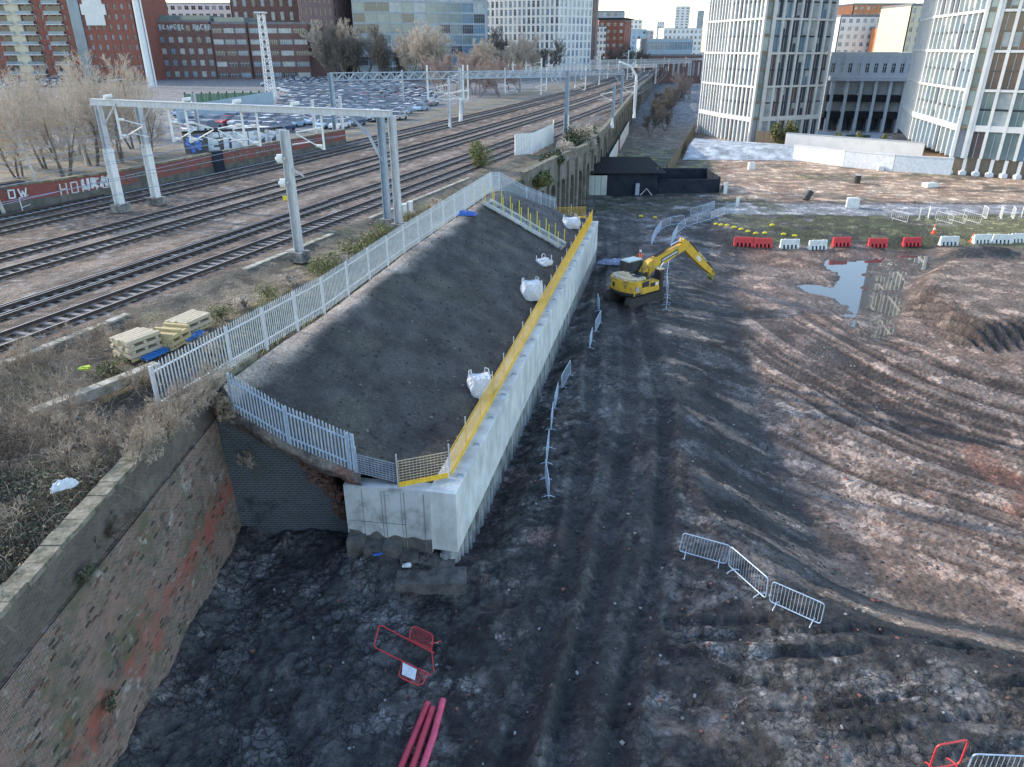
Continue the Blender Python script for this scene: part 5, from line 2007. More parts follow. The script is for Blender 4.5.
# single mast right of it
mp_ = at(300, 258, 7.0)
T = thing('overhead_line_mast', 'single grey mast with two round weights standing right of the nearest track', 'mast', mp_)
hleg(T, mp_, 7.6, M['mast'], .40)
for z in (13.0, 11.6):
    b = MB(); c = Vector((mp_.x - .42, mp_.y, z)); b.tube([c - Vector((.16, .05, 0)), c + Vector((.16, -.05, 0))], .27, 12); b.tube([c - Vector((.3, 0, 0)), c + Vector((.3, 0, 0))], .1, 8); b.build('tension_wheel', M['white_plastic'], T, True)
b = MB(); b.beam((mp_.x, mp_.y, 12.6), (mp_.x + .9, mp_.y - .2, 12.0), .07, .07); b.build('bracket', M['mast'], T, True)

# second and farther portals
def portal(label, lb, rb, zt, m, hh=.75, legs=.5, drops=(.2, .45, .55, .8), brace=True, sleeve=True, mid=None):
    lb, rb = Vector(lb), Vector(rb)
    T = thing('railway_gantry', label, 'gantry', lb)
    for p in (lb, rb):
        hleg(T, p, zt - p.z, m, legs, foot=False)
        if sleeve:
            hleg(T, p, 2.6, M['mast_white'], legs * 1.25, 'leg_sleeve', foot=False)
    a, e = Vector((lb.x, lb.y, zt - hh / 2)), Vector((rb.x, rb.y, zt - hh / 2))
    lattice_beam(T, a, e, hh, .6, m)
    d = (e - a).normalized()
    if brace:
        for p, s_ in ((rb, -1),):
            b = MB(); b.beam((p.x, p.y, zt - 3.2), Vector((p.x, p.y, zt - .6)) + d * s_ * 2.6, .14, .14); b.build('brace', m, T, True)
    for t in drops:
        p = a.lerp(e, t)
        b = MB(); b.beam(p + Vector((0, 0, 1.3)), p + Vector((0, 0, -3.2)), .22, .22, up=(1, 0, 0)); b.build('drop_post', M['mast_white'], T, True)
        cantilever(T, p + Vector((0, 0, -2.0)), d * (1 if t < .5 else -1), 2.6, M['mast_white'], 0)
    return T


lb = at(337, 143, 7); rb = at(566, 133, 7)
zt2 = zat(73, lb.y)
portal('second railway gantry with a blue grey lattice beam past the car park', lb, rb, zt2, M['mast_blue'], .9, .5, (.38, .55, .93 - .4))
lb = at(462, 113, 7); rb = at(621, 106, 7)
portal('third railway gantry reaching over the curved bracket by the viaduct', lb, rb, zat(71, 170), M['mast_blue'], .8, .5, (.25, .5, .75), True, False)
for i, (pl, pr_, yy, lab) in enumerate([((520, 92), (655, 84), 66, 'fourth railway gantry, thin and hazy toward the city'), ((560, 82), (690, 76), 62, 'fifth railway gantry, very small near the vanishing tracks'),
                                        ((590, 75), (705, 71), 59, 'farthest tiny railway gantry at the end of the tracks')]):
    lb = at(*pl, 7); rb = at(*pr_, 7)
    rb = lb + (rb - lb) * 1.0
    portal(lab, lb, rb, zat(yy, (lb.y + rb.y) / 2), M['mast'], .9, .45, (.2, .4, .6, .8), False, False)
# loose masts: foot pixel, top pixel
for px, py, ty, w, m, lab in [(450, 128, 78, .3, 'galv', 'slim mast with a white sleeve at the far edge of the car park'), (203, 152, 93, .3, 'mast', 'slim pole before the blue graffiti on the low wall'),
                              (317, 148, 100, .28, 'mast_white', 'white pole just left of the second gantry leg'), (344, 143, 96, .28, 'mast_white', 'white pole just right of the second gantry leg'),
                              (461, 122, 68, .4, 'mast', 'mast with a flared white base left of the bare saplings'), (404, 108, 70, .25, 'mast', 'thin pole at the far right edge of the parked cars'), (541, 95, 58, .3, 'mast_white', 'white mast standing among the far tracks by the second gantry beam'),
                              (612, 128, 85, .35, 'mast_blue', 'blue grey mast on the viaduct parapet nearest the arches'), (634, 118, 80, .35, 'mast_white', 'white mast on the viaduct parapet beyond the arches'),
                              (599, 85, 52, .3, 'mast_white', 'tall thin white mast beside the red apartment block'), (627, 80, 50, .3, 'mast_white', 'tall thin white mast in front of the dark bare trees'), (575, 88, 55, .3, 'mast', 'grey mast left of the red apartment block')]:
    p = at(px, py, 7.0)
    zt = zat(ty, p.y)
    T = thing('overhead_line_mast', lab, 'mast', p)
    hleg(T, p, zt - 7, M[m], w, 'pole', foot=False)
    b = MB(); b.cyl((p.x, p.y, 7.0), w * .9, 1.6 if px != 461 else 4.0, 8, 0, w * .5); b.build('sleeve', M['mast_white'], T, True)
    cantilever(T, (p.x, p.y, zt - 1.0), (-1, .3, 0), 2.2, M['mast_white'], 0)
# flared bracket over tracks near (628,80)
T = thing('signal_bracket', 'curved pale signal bracket leaning over the tracks above the viaduct', 'signal bracket', at(634, 112, 7))
p = at(634, 112, 7); zt = zat(62, p.y)
b = MB(); b.tube([p, (p.x, p.y, zt - 2.6), (p.x - 1.2, p.y, zt - .8), (p.x - 3.5, p.y, zt)], .25, 6); b.build('arm', M['mast_white'], T, True)
b = MB(); b.box((p.x - 3.4, p.y, zt - .6), (.5, .5, .9)); b.build('signal_head', M['galv_dark'], T, True)

# lattice lighting towers in the car park
def lattice_tower(label, px, py, tx_, ty, y0, w0=2.2, w1=1.0):
    p = at(px, py, 7.0)
    zt = zat(ty, p.y)
    T = thing('lattice_mast', label, 'mast', p)
    b = MB()
    n = 12
    for i in range(n):
        za, zb = 7 + (zt - 7) * i / n, 7 + (zt - 7) * (i + 1) / n
        wa, wb = w0 + (w1 - w0) * i / n, w0 + (w1 - w0) * (i + 1) / n
        ca = [Vector((p.x + sx * wa / 2, p.y + sy * wa / 2, za)) for sx, sy in ((-1, -1), (1, -1), (1, 1), (-1, 1))]
        cb = [Vector((p.x + sx * wb / 2, p.y + sy * wb / 2, zb)) for sx, sy in ((-1, -1), (1, -1), (1, 1), (-1, 1))]
        for k in range(4):
            b.beam(ca[k], cb[k], .22, .22); b.beam(ca[k], cb[(k + 1) % 4], .12, .12); b.beam(ca[k], ca[(k + 1) % 4], .12, .12)
    b.build('lattice', M['mast_white'], T, True)
    b = MB(); b.box((p.x, p.y, zt + .3), (w1 * 2, w1 * 2, .3)); b.build('platform', M['galv'], T, True)
    b = MB(); b.box((p.x, p.y, 7.6), (2.6, 2.6, 1.4)); b.build('base_block', M['white_plastic'], T, True)
lattice_tower('white lattice lighting mast at the near left edge of the parked cars', 272, 101, 260, 14, 0, 2.0, 1.2)
p = at(153, 68, 7); p = Vector((xat(152, 250, 7), 250, 7)); zt = 70
T = thing('slim_tower', 'tall pale slender chimney mast rising before the red brick apartments', 'tower', p)
b = MB(); b.tube([p, Vector((p.x, p.y, zt))], [1.1, .8], 8); b.build('shaft', M['mast_white'], T, True)
b = MB(); b.tube([p + Vector((1.6, 0, 0)), Vector((p.x + 1.3, p.y, zt))], [.25, .25], 6); b.build('riser_pipe', M['mast_white'], T, True)

# contact and feeder wires
for k, o_ in enumerate((-13.8, -10.2, -3.6, 0, 6.2, 9.8)):
    b = MB()
    for z in (12.2, 13.3):
        b.tube([tp(y, o_, z - (.5 if z > 13 and j % 2 else 0)) for j, y in enumerate(range(20, 260, 15))], .016, 3, cap=False)
    o = b.build('overhead_wire', M['galv_dark'])
    tag(o, 'thin overhead contact wire above the %s' % OFFS[k][1].replace('railway ', ''), 'wire', 'overhead wires')


# ------------------------------------------------------------------ graffiti wall on the far side of the tracks
mgw = brickmat('red_painted_brick', (.30, .075, .06), (.22, .06, .05), (.20, .10, .085), [(.35, (.10, .09, .075), .52, .62, 6), (1.2, (.16, .13, .11), .58, .7, 12)], vec='diag', bump=.4)
GWALL = thing('trackside_wall', 'long low red brick trackside wall with white graffiti', 'wall', at(60, 200, 7))
wl_ = [at(-60, 226, 7), at(0, 213, 7), at(60, 204, 7), at(120, 193.5, 7), at(170, 183, 7), at(216, 172.5, 7), at(290, 157, 7), at(345, 145, 7)]
WH = 1.75
b = MB(); c = MB(); f = MB()
for a, e in zip(wl_[:-1], wl_[1:]):
    b.beam(a + Vector((0, 0, WH / 2 + .3)), e + Vector((0, 0, WH / 2 + .3)), .45, WH - .3)
    f.beam(a + Vector((0, 0, .28)), e + Vector((0, 0, .28)), .52, .9)
    c.beam(a + Vector((0, 0, WH + .24)), e + Vector((0, 0, WH + .24)), .6, .16)
b.build('brickwork', mgw, GWALL, True)
f.build('sooty_base', M['concrete_old'] if False else mat('sooty_wall_base', (.16, .15, .13), (.075, .075, .065), .9, 1.2, bump=.3), GWALL, True)
c.build('coping', M['stone'], GWALL, True)
for px, py, w in ((17, 209, 2.2), (218, 172, 1.4)):
    p = at(px, py, 7)
    b = MB(); b.box((p.x, p.y - .15, 8.05), (w, .9, 2.2), math.atan2(.85, .45)); b.build('dark_pier', M['tarwall'], GWALL, True)


def strokes(letter):
    S = {'H': [((0, 0), (0, 1)), ((.6, 0), (.6, 1)), ((0, .5), (.6, .5))], 'O': [((0, 0), (.6, 0)), ((.6, 0), (.6, 1)), ((.6, 1), (0, 1)), ((0, 1), (0, 0))],
         'N': [((0, 0), (0, 1)), ((0, 1), (.6, 0)), ((.6, 0), (.6, 1))], 'T': [((0, 1), (.7, 1)), ((.35, 0), (.35, 1))], 'E': [((0, 0), (0, 1)), ((0, 1), (.6, 1)), ((0, .5), (.5, .5)), ((0, 0), (.6, 0))],
         'W': [((0, 1), (.2, 0)), ((.2, 0), (.4, .7)), ((.4, .7), (.6, 0)), ((.6, 0), (.8, 1))], 'U': [((0, 1), (0, 0)), ((0, 0), (.6, 0)), ((.6, 0), (.6, 1))], 'R': [((0, 0), (0, 1)), ((0, 1), (.6, .9)), ((.6, .9), (0, .5)), ((0, .5), (.6, 0))],
         'A': [((0, 0), (.35, 1)), ((.35, 1), (.7, 0)), ((.15, .4), (.55, .4))], 'K': [((0, 0), (0, 1)), ((0, .5), (.6, 1)), ((0, .5), (.6, 0))], 'Z': [((0, 1), (.6, 1)), ((.6, 1), (0, 0)), ((0, 0), (.6, 0))],
         'B': [((0, 0), (0, 1)), ((0, 1), (.6, .8)), ((.6, .8), (0, .5)), ((0, .5), (.6, .25)), ((.6, .25), (0, 0))], 'P': [((0, 0), (0, 1)), ((0, 1), (.6, .8)), ((.6, .8), (0, .5))], 'C': [((.6, 1), (0, 1)), ((0, 1), (0, 0)), ((0, 0), (.6, 0))],
         'F': [((0, 0), (0, 1)), ((0, 1), (.6, 1)), ((0, .5), (.5, .5))], 'G': [((.6, 1), (0, 1)), ((0, 1), (0, 0)), ((0, 0), (.6, 0)), ((.6, 0), (.6, .45)), ((.6, .45), (.3, .45))], 'Y': [((0, 1), (.3, .5)), ((.6, 1), (.3, .5)), ((.3, .5), (.3, 0))],
         'L': [((0, 1), (0, 0)), ((0, 0), (.6, 0))], 'S': [((.6, 1), (0, 1)), ((0, 1), (0, .5)), ((0, .5), (.6, .5)), ((.6, .5), (.6, 0)), ((.6, 0), (0, 0))], 'I': [((.3, 0), (.3, 1))], ' ': []}
    return S[letter]


def letter_mesh(b, text, o, ax, up, h, w, thick, gap=.28, slant=0, dep=.04):
    o, ax, up = Vector(o), Vector(ax).normalized(), Vector(up)
    x = 0
    nrm = ax.cross(up).normalized()
    for ch in text:
        for (p, q) in strokes(ch):
            a = o + ax * (x + p[0] * w + slant * p[1] * h) + up * p[1] * h
            e = o + ax * (x + q[0] * w + slant * q[1] * h) + up * q[1] * h
            dd = (e - a).normalized()
            b.frame8((a + e) / 2, (e - a) + dd * thick * .8, dd.cross(nrm).normalized() * thick, nrm * dep)
        x += w * (.75 + gap)


def wallpt(px, z):
    # point on the wall's face under a pixel column
    best = None
    for a, e in zip(wl_[:-1], wl_[1:]):
        for k in range(30):
            p = a.lerp(e, k / 30)
            d = p.y * CS - (z - CAMH) * SN
            q = CX + F * p.x / d
            if best is None or abs(q - px) < best[0]:
                best = (abs(q - px), p.copy(), (e - a).normalized())
    p, d = best[1], best[2]
    n = Vector((d.y, -d.x, 0))
    return Vector((p.x, p.y, z)) + n * .24, d


for px, z, txt, h, w, th, m in ((60, 7.75, 'HONTE', .85, .9, .09, 'pier_white'), (82, 7.95, 'URAZ', .7, .75, .22, 'graff_white'), (106, 8.0, 'OZ', .6, .7, .12, 'graff_white'), (124, 7.95, 'RAPPO', .55, .6, .07, 'stone'), (196, 7.9, 'NOPO', .5, .7, .07, 'stone'), (226, 7.9, 'NUPE BORA ZU', .6, .9, .12, 'stone'), (7, 8.1, 'OW', .6, .7, .1, 'graff_white')):
    p, d = wallpt(px, z)
    b = MB()
    if txt == 'OW':
        p = p + Vector((d.y, -d.x, 0)) * .35
    letter_mesh(b, txt, p, d, (0, 0, 1), h, w, th, .3, .06)
    b.build('graffiti', M[m], GWALL, True)

# second wall: grey with big throw ups, edge of the car park
gw2a, gw2b = at(184, 149, 7.3), at(262, 146, 7.3)
gw2a = Vector((xat(186, 92, 7), 92, 7)); gw2b = Vector((xat(285, 98, 7), 98, 7))
T = thing('car_park_wall', 'dark low retaining wall with big blue and white graffiti below the parked cars', 'wall', gw2a)
b = MB(); b.beam(gw2a + Vector((0, 0, 1.3)), gw2b + Vector((0, 0, 1.3)), .5, 2.6); b.build('wall_face', mat('dark_wall', (.14, .14, .13), (.08, .08, .08), .9, 1), T, True)
b = MB(); b.beam(gw2a + Vector((0, 0, 2.68)), gw2b + Vector((0, 0, 2.68)), .7, .15); b.build('coping', M['tar'], T, True)
d = (gw2b - gw2a); L_ = d.length; d.normalize(); n_ = Vector((d.y, -d.x, 0))
b = MB()
for k in range(16):
    a = gw2a + d * (.4 + random.random() * 1.6) + n_ * .27 + Vector((0, 0, .5 + random.random() * 1.6))
    b.frame8(a, d * random.uniform(.3, .8), n_ * .03, Vector((random.uniform(-.3, .3), 0, random.uniform(.3, .7))))
b.build('blue_graffiti', M['graff_blue'], T, True)
b = MB(); letter_mesh(b, 'ETNUPRO', gw2a + d * 3.0 + n_ * .27 + Vector((0, 0, .45)), d, (0, 0, 1), 1.75, 1.25, .62, .35, .05); b.build('white_graffiti', M['graff_white'], T, True)

# green palisade beside the car park, blue screens
T = thing('screen_fence', 'green boarded screen fence along the top of the car park ramp', 'fence', (xat(180, 150, 7), 150, 7))
a, e = Vector((xat(186, 150, 9), 150, 7)), Vector((xat(268, 156, 9), 156, 7))
b = MB()
for i in range(30):
    p, q = a.lerp(e, i / 30), a.lerp(e, (i + .92) / 30)
    b.beam(p + Vector((0, 0, 2.2)), q + Vector((0, 0, 2.2)), .1, 3.2)
b.build('panel', M['greenfence'], T, True)
b = MB()
for i in range(0, 31, 3):
    p = a.lerp(e, i / 30); b.box((p.x, p.y + .15, 9), (.2, .2, 4.2))
b.build('posts', M['tar'], T, True)
T = thing('palisade_ramp_fence', 'pale blue palisade fence slanting down beside the car park ramp', 'fence', (xat(190, 130, 7), 130, 7))
a, e = Vector((xat(178, 128, 8), 128, 7)), Vector((xat(276, 140, 8), 140, 7.0))
b = MB()
for i in range(90):
    p = a.lerp(e, i / 90); b.box((p.x, p.y, 7 + (1.5 + 1.8 * (i / 90))), (.22, .06, 3.0))
b.build('pales', M['blue_clad'], T, True)
b = MB(); b.beam(a + Vector((0, .1, 1.0)), e + Vector((0, .1, 1.0)), .1, .12); b.beam(a + Vector((0, .1, 2.2)), e + Vector((0, .1, 3.0)), .1, .12); b.build('rails', M['blue_clad'], T, True)

# ------------------------------------------------------------------ parked cars
def car_mesh(m_paint):
    b = MB()
    b.extrude([(-2.1, .35), (-2.1, .75), (-1.95, .9), (-1.5, .95), (1.0, .92), (1.85, .8), (2.1, .62), (2.1, .32)], (0, 0, 0), (1, 0, 0), (0, 0, 1), (0, 1.74, 0), 0)
    gl = [(-1.75, .93), (-1.25, 1.38), (.15, 1.42), (1.0, .93)]
    vs = []
    for sy, k in ((-1, 0), (1, 1)):
        for a, z in gl:
            vs.append((a, sy * (.82 if z < 1 else .64), z))
    b.add(vs, [(0, 4, 5, 1), (2, 6, 7, 3), (0, 1, 2, 3), (7, 6, 5, 4)], 1)
    b.add([(-1.27, -.66, 1.40), (.17, -.66, 1.44), (.17, .66, 1.44), (-1.27, .66, 1.40), (-1.2, -.6, 1.45), (.1, -.6, 1.48), (.1, .6, 1.48), (-1.2, .6, 1.45)], [(0, 1, 5, 4), (1, 2, 6, 5), (2, 3, 7, 6), (3, 0, 4, 7), (4, 5, 6, 7)], 0)
    for x in (-1.3, 1.3):
        for sy in (-1, 1):
            b.tube([(x, sy * .72, .32), (x, sy * .9, .32)], .32, 10, 2)
    b.box((2.08, .6, .66), (.06, .4, .14), 0, 3); b.box((2.08, -.6, .66), (.06, .4, .14), 0, 3)
    b.box((-2.1, .65, .75), (.05, .3, .16), 0, 4); b.box((-2.1, -.65, .75), (.05, .3, .16), 0, 4)
    o = b.build('parked_car', [m_paint, M['carglass'], M['tyre'], M['graff_white'], M['red']])
    fix_normals(o)
    return o


CARC = {'white': (.75, .76, .77), 'silver': (.48, .50, .52), 'black': (.018, .018, .02), 'dark blue': (.025, .05, .13), 'grey': (.16, .17, .18), 'red': (.48, .03, .03), 'pale blue': (.28, .42, .55), 'green': (.06, .14, .09), 'beige': (.45, .38, .27)}
protos = {}
for k, c_ in CARC.items():
    m_, nt, bs = newmat('car_paint_' + k.replace(' ', '_'))
    bs.inputs['Base Color'].default_value = (*c_, 1); bs.inputs['Roughness'].default_value = .3; bs.inputs['Coat Weight'].default_value = .5
    nz = nt.nodes.new('ShaderNodeTexNoise'); nz.inputs['Scale'].default_value = 1.5
    rr = nt.nodes.new('ShaderNodeMapRange'); rr.inputs['To Min'].default_value = .2; rr.inputs['To Max'].default_value = .45
    nt.links.new(nz.outputs['Fac'], rr.inputs['Value']); nt.links.new(rr.outputs[0], bs.inputs['Roughness'])
    protos[k] = car_mesh(m_)
rc = random.Random(5)
cars = []
LOT = [at(*p, 7)[:2] for p in [(186, 135), (330, 134), (375, 124), (405, 122), (436, 106), (440, 98), (405, 84), (345, 80.5), (290, 81), (262, 86), (290, 97), (280, 104), (284, 113), (176, 117)]]
LOT2 = [at(*p, 7)[:2] for p in [(-60, 92), (60, 88), (150, 79), (250, 79), (255, 73.5), (150, 71), (-60, 76)]]
ang = .30
ca, sa = math.cos(ang), math.sin(ang)
row = 0
v = 60.0
while v < 420:
    u = -260.0
    while u < 30:
        x, y = u * ca + v * sa, -u * sa + v * ca
        ok = max(float(sd_poly(np.array(x), np.array(y), LOT)), float(sd_poly(np.array(x), np.array(y), LOT2))) > .5
        if ok and rc.random() > .06:
            cars.append((y, x, -ang + math.pi / 2 + (math.pi if rc.random() < .5 else 0) + rc.gauss(0, .03)))
        u += 2.55 + rc.random() * .25
    v += 4.9 if row % 2 == 0 else 7.2
    row += 1
cars.sort()
print('cars', len(cars))
choice = ['white'] * 34 + ['silver'] * 28 + ['black'] * 10 + ['dark blue'] * 9 + ['grey'] * 11 + ['red'] * 3 + ['pale blue'] * 16 + ['green'] * 1 + ['beige'] * 2
for y, x, rz in cars[:300]:
    k = rc.choice(choice)
    o = protos[k].copy(); COL.objects.link(o)
    o.location = (x, y, 7.06 + .25 * .5); o.rotation_euler = (0, 0, rz)
    tag(o, '%s car parked in the crowded car park beside the railway' % k, 'car', '%s cars in the car park' % k)
if len(cars) > 300:
    bb = [MB() for _ in range(3)]
    vs0 = [tuple(v_.co) for v_ in protos['white'].data.vertices]
    fs0 = [tuple(p_.vertices) for p_ in protos['white'].data.polygons]; mi0 = [p_.material_index for p_ in protos['white'].data.polygons]
    b = MB()
    for y, x, rz in cars[300:]:
        c_, s_ = math.cos(rz), math.sin(rz)
        k = rc.randrange(4)
        b0_ = len(b.v)
        b.v.extend([(x + a * c_ - e * s_, y + a * s_ + e * c_, 7.18 + z) for a, e, z in vs0])
        b.f.extend([tuple(b0_ + q for q in f_) for f_ in fs0]); b.m.extend([(k if mi == 0 else 4) for mi in mi0])
    o = b.build('parked_cars', [protos[q].data.materials[0] for q in ('white', 'silver', 'dark blue', 'grey')] + [M['carglass']], kind='stuff')
    tag(o, 'farthest rows of parked cars at the back of the car park', 'cars')
for o in protos.values():
    bpy.data.objects.remove(o)

# ------------------------------------------------------------------ buildings
GL = ['glass_dark', 'glass_dark', 'glass_blue', 'glass_pale']


def facade(bw, wins, p0, p1, z0, z1, nb, nf, wf=.5, hf=.55, sill=.28, dep=.3, glass=None, mull=1, rnd=None, skip=None):
    """wall strips into bw, windows appended to wins (distance, MB, glass index)"""
    rnd = rnd or random
    p0, p1 = Vector((p0[0], p0[1], 0)), Vector((p1[0], p1[1], 0))
    d = p1 - p0; L = d.length; d.normalize(); n = Vector((d.y, -d.x, 0)); Zv = Vector((0, 0, 1))
    bay = L / nb; fh = (z1 - z0) / nf
    w = bay * wf
    for i in range(nb + 1):
        a = 0 if i == 0 else i * bay - (bay - w) / 2
        e = L if i == nb else i * bay + (bay - w) / 2
        c = p0 + d * ((a + e) / 2) - n * dep / 2
        bw.frame8(c + Zv * ((z0 + z1) / 2), d * (e - a), n * dep, Zv * (z1 - z0))
    for i in range(nb):
        cx_ = i * bay + bay / 2
        for k in range(nf + 1):
            lo = z0 if k == 0 else z0 + (k - 1) * fh + fh * (sill + hf)
            hi = z1 if k == nf else z0 + k * fh + fh * sill
            c = p0 + d * cx_ - n * (dep / 2 + .02)
            bw.frame8(c + Zv * ((lo + hi) / 2), d * (w - .01), n * (dep - .06), Zv * (hi - lo))
        for k in range(nf):
            if skip and skip(i, k):
                continue
            wb = MB()
            c = p0 + d * cx_ - n * (dep - .08) + Zv * (z0 + k * fh + fh * (sill + hf / 2))
            hh = fh * hf
            wb.add([c - d * w / 2 - Zv * hh / 2, c + d * w / 2 - Zv * hh / 2, c + d * w / 2 + Zv * hh / 2, c - d * w / 2 + Zv * hh / 2], [(0, 1, 2, 3)], 0)
            for q in range(mull):
                wb.frame8(c + d * (w * ((q + 1) / (mull + 1) - .5)) + n * .03, d * .07, n * .05, Zv * hh, 1)
            wb.frame8(c + n * .03 + Zv * hh * .18, d * w, n * .05, Zv * .07, 1)
            wins.append(((c - Vector((0, 0, CAMH))).length, wb, rnd.choice(glass or GL)))


def finish_windows(T, wins, frame='pier_white', name='window', lim=96):
    wins.sort(key=lambda q: q[0])
    L = T.location
    for q in wins[:lim]:
        q[1].build(name, [M[q[2]], M[frame]], T, True)
    if len(wins) > lim:
        b = MB(); gs = sorted(set(q[2] for q in wins))
        for q in wins[lim:]:
            k = len(b.v)
            b.v.extend(q[1].v); b.f.extend([tuple(k + i for i in f_) for f_ in q[1].f]); b.m.extend([gs.index(q[2]) if mi == 0 else len(gs) for mi in q[1].m])
        b.build('far_windows', [M[g] for g in gs] + [M[frame]], T, True, kind='stuff')


def block(name, label, poly, z0, z1, wall, facades, roof='roof', frame='pier_white', cat='building', dep=.3, parapet=.8, lim=96, seed=1):
    """poly counter-clockwise seen from above; facades {edge: dict}"""
    rnd = random.Random(seed)
    cx_ = sum(p[0] for p in poly) / len(poly); cy_ = sum(p[1] for p in poly) / len(poly)
    T = thing(name, label, cat, (cx_, cy_, z0))
    n = len(poly)
    ins = []
    for i in range(n):
        pm, p, q = Vector((*poly[i - 1], 0)), Vector((*poly[i], 0)), Vector((*poly[(i + 1) % n], 0))
        e1 = (p - pm).normalized(); e2 = (q - p).normalized()
        n1_ = Vector((-e1.y, e1.x, 0)); n2_ = Vector((-e2.y, e2.x, 0))
        k = (n1_ + n2_); k = k / max(.3, k.dot(n1_))
        ins.append((p.x + k.x * (dep + .02), p.y + k.y * (dep + .02)))
    bw = MB()
    bw.prism(ins, z0, z1 - .05)
    wins = []
    for i in range(n):
        p, q = poly[i], poly[(i + 1) % n]
        if i in facades:
            f_ = dict(facades[i]); f_.setdefault('dep', dep)
            zz0 = f_.pop('z0', z0); zz1 = f_.pop('z1', z1)
            if zz0 > z0:
                d = Vector((q[0] - p[0], q[1] - p[1], 0)); nn_ = Vector((d.y, -d.x, 0)).normalized()
                bw.beam(Vector((*p, (z0 + zz0) / 2)) - nn_ * dep / 2, Vector((*q, (z0 + zz0) / 2)) - nn_ * dep / 2, dep, zz0 - z0)
            facade(bw, wins, p, q, zz0, zz1, rnd=rnd, **f_)
        else:
            d = Vector((q[0] - p[0], q[1] - p[1], 0)); nn_ = Vector((d.y, -d.x, 0)).normalized()
            bw.beam(Vector((*p, (z0 + z1) / 2)) - nn_ * dep / 2, Vector((*q, (z0 + z1) / 2)) - nn_ * dep / 2, dep, z1 - z0)
    bw.build('wall', M[wall], T, True)
    br_ = MB(); br_.prism(ins, z1 - .04, z1 + .06)
    for i in range(n):
        p, q = Vector((*ins[i], z1 + parapet / 2)), Vector((*ins[(i + 1) % n], z1 + parapet / 2))
        br_.beam(p, q, dep, parapet)
    br_.build('roof', M[roof], T, True)
    finish_windows(T, wins, frame, lim=lim)
    return T


def rect(x0, x1, y, dep_, skew=0.0):
    """front edge from (x0,y) to (x1,y+skew), counter-clockwise, edge 0 is the front"""
    return [(x0, y), (x1, y + skew), (x1 - skew * .1, y + skew + dep_), (x0 - skew * .1, y + dep_)]


# -- red brick apartments top left
Y1 = 300
xa, xb = xat(-40, Y1, 9), xat(146, Y1, 9)
T = block('apartment_block', 'long red brick apartment block at the top left corner with pale strips', rect(xa, xb, Y1, 30), 7, 58, 'brick_red', {0: dict(nb=26, nf=15, wf=.38, hf=.5, sill=.25, glass=['glass_dark', 'glass_dark', 'glass_blue'])}, frame='pier_grey', lim=99, seed=3)
b = MB()
for px in (8,):
    x = xat(14, Y1, 30); b.box((x, Y1 - .4, 32), (5, .9, 50))
b.build('cream_stair_bay', M['cream_render'], T, True)
for px in (2, 24, 52):
    x = xat(px + 2, Y1, 30)
    for k in range(14):
        b = MB(); z = 9.5 + k * 3.4
        b.box((x, Y1 - .9, z), (6.0, 1.6, .28), 0, 0); b.box((x, Y1 - 1.6, z + .65), (5.9, .1, .95), 0, 1); b.box((x, Y1 - .05, z + 1.7), (5.6, .1, 2.2), 0, 2); b.build('balcony', [M['pier_white'], M['glass_blue'], M['glass_dark']], T, True)
b = MB(); x = xat(88, Y1, 40)
for w, z in ((7, 48), (9, 44.5), (7, 41), (9, 37.5), (7, 34)):
    b.box((x, Y1 - .35, z - 6), (w, .5, 3.5))
b.build('white_panel', M['white_render'], T, True)
b = MB(); x = xat(72, Y1, 35); b.box((x, Y1 - .3, 33), (4, .5, 50)); b.build('glazed_stair', M['glass_blue'], T, True)
# -- factory building with lettering
Y2 = 318
xa, xb = xat(146, Y2, 9), xat(218, Y2, 9); xc, xd = xat(252, Y2, 9), xat(312, Y2 + 4, 9)
T = block('factory_building', 'brown brick former factory with white lettering along its parapet', rect(xa, xb, Y2, 35), 7, zat(22, Y2), 'brick_brown', {0: dict(nb=8, nf=5, wf=.55, hf=.5, sill=.25, glass=['glass_blue', 'glass_pale', 'glass_blue', 'glass_dark'], mull=2)}, frame='pier_white', seed=4)
b = MB()
letter_mesh(b, 'TRANGER  FACTORY', Vector((xat(158, Y2, 28), Y2 - .15, zat(22, Y2) - 2.5)), (1, 0, 0), (0, 0, 1), 1.5, 1.25, .32, .45)
b.build('white_lettering', M['graff_white'], T, True)
b = MB(); b.prism([(xa + 3, Y2 + 3), (xb - 1, Y2 + 3), (xb - 1, Y2 + 20), (xa + 3, Y2 + 20)], zat(22, Y2), zat(15, Y2)); b.build('glazed_roof_storey', M['glass_teal'], T, True)
T = block('factory_building', 'brown brick factory wing with long ribbon windows beside the lettered one', [(xb + .3, Y2 - 1), (xc, Y2), (xc + 2, Y2 + 30), (xb + .3, Y2 + 30)], 7, zat(24, Y2), 'brick_brown', {0: dict(nb=3, nf=5, wf=.9, hf=.45, sill=.2, glass=['glass_blue', 'glass_pale', 'glass_dark'], mull=6)}, seed=5)
b = MB(); b.prism([(xb + 1, Y2 + 2), (xc - 1, Y2 + 2), (xc - 1, Y2 + 18), (xb + 1, Y2 + 18)], zat(24, Y2), zat(17, Y2)); b.build('glazed_roof_storey', M['glass_teal'], T, True)
T = block('factory_building', 'taller brown brick factory block behind the lattice mast', [(xc + .5, Y2 + 1), (xd, Y2 + 3), (xd + 2, Y2 + 34), (xc + .5, Y2 + 34)], 7, zat(24, Y2), 'brick_brown', {0: dict(nb=4, nf=5, wf=.9, hf=.45, sill=.2, glass=['glass_blue', 'glass_pale', 'glass_dark'], mull=6)}, seed=6)
x0, x1 = xat(240, 352, 9), xat(320, 352, 9)
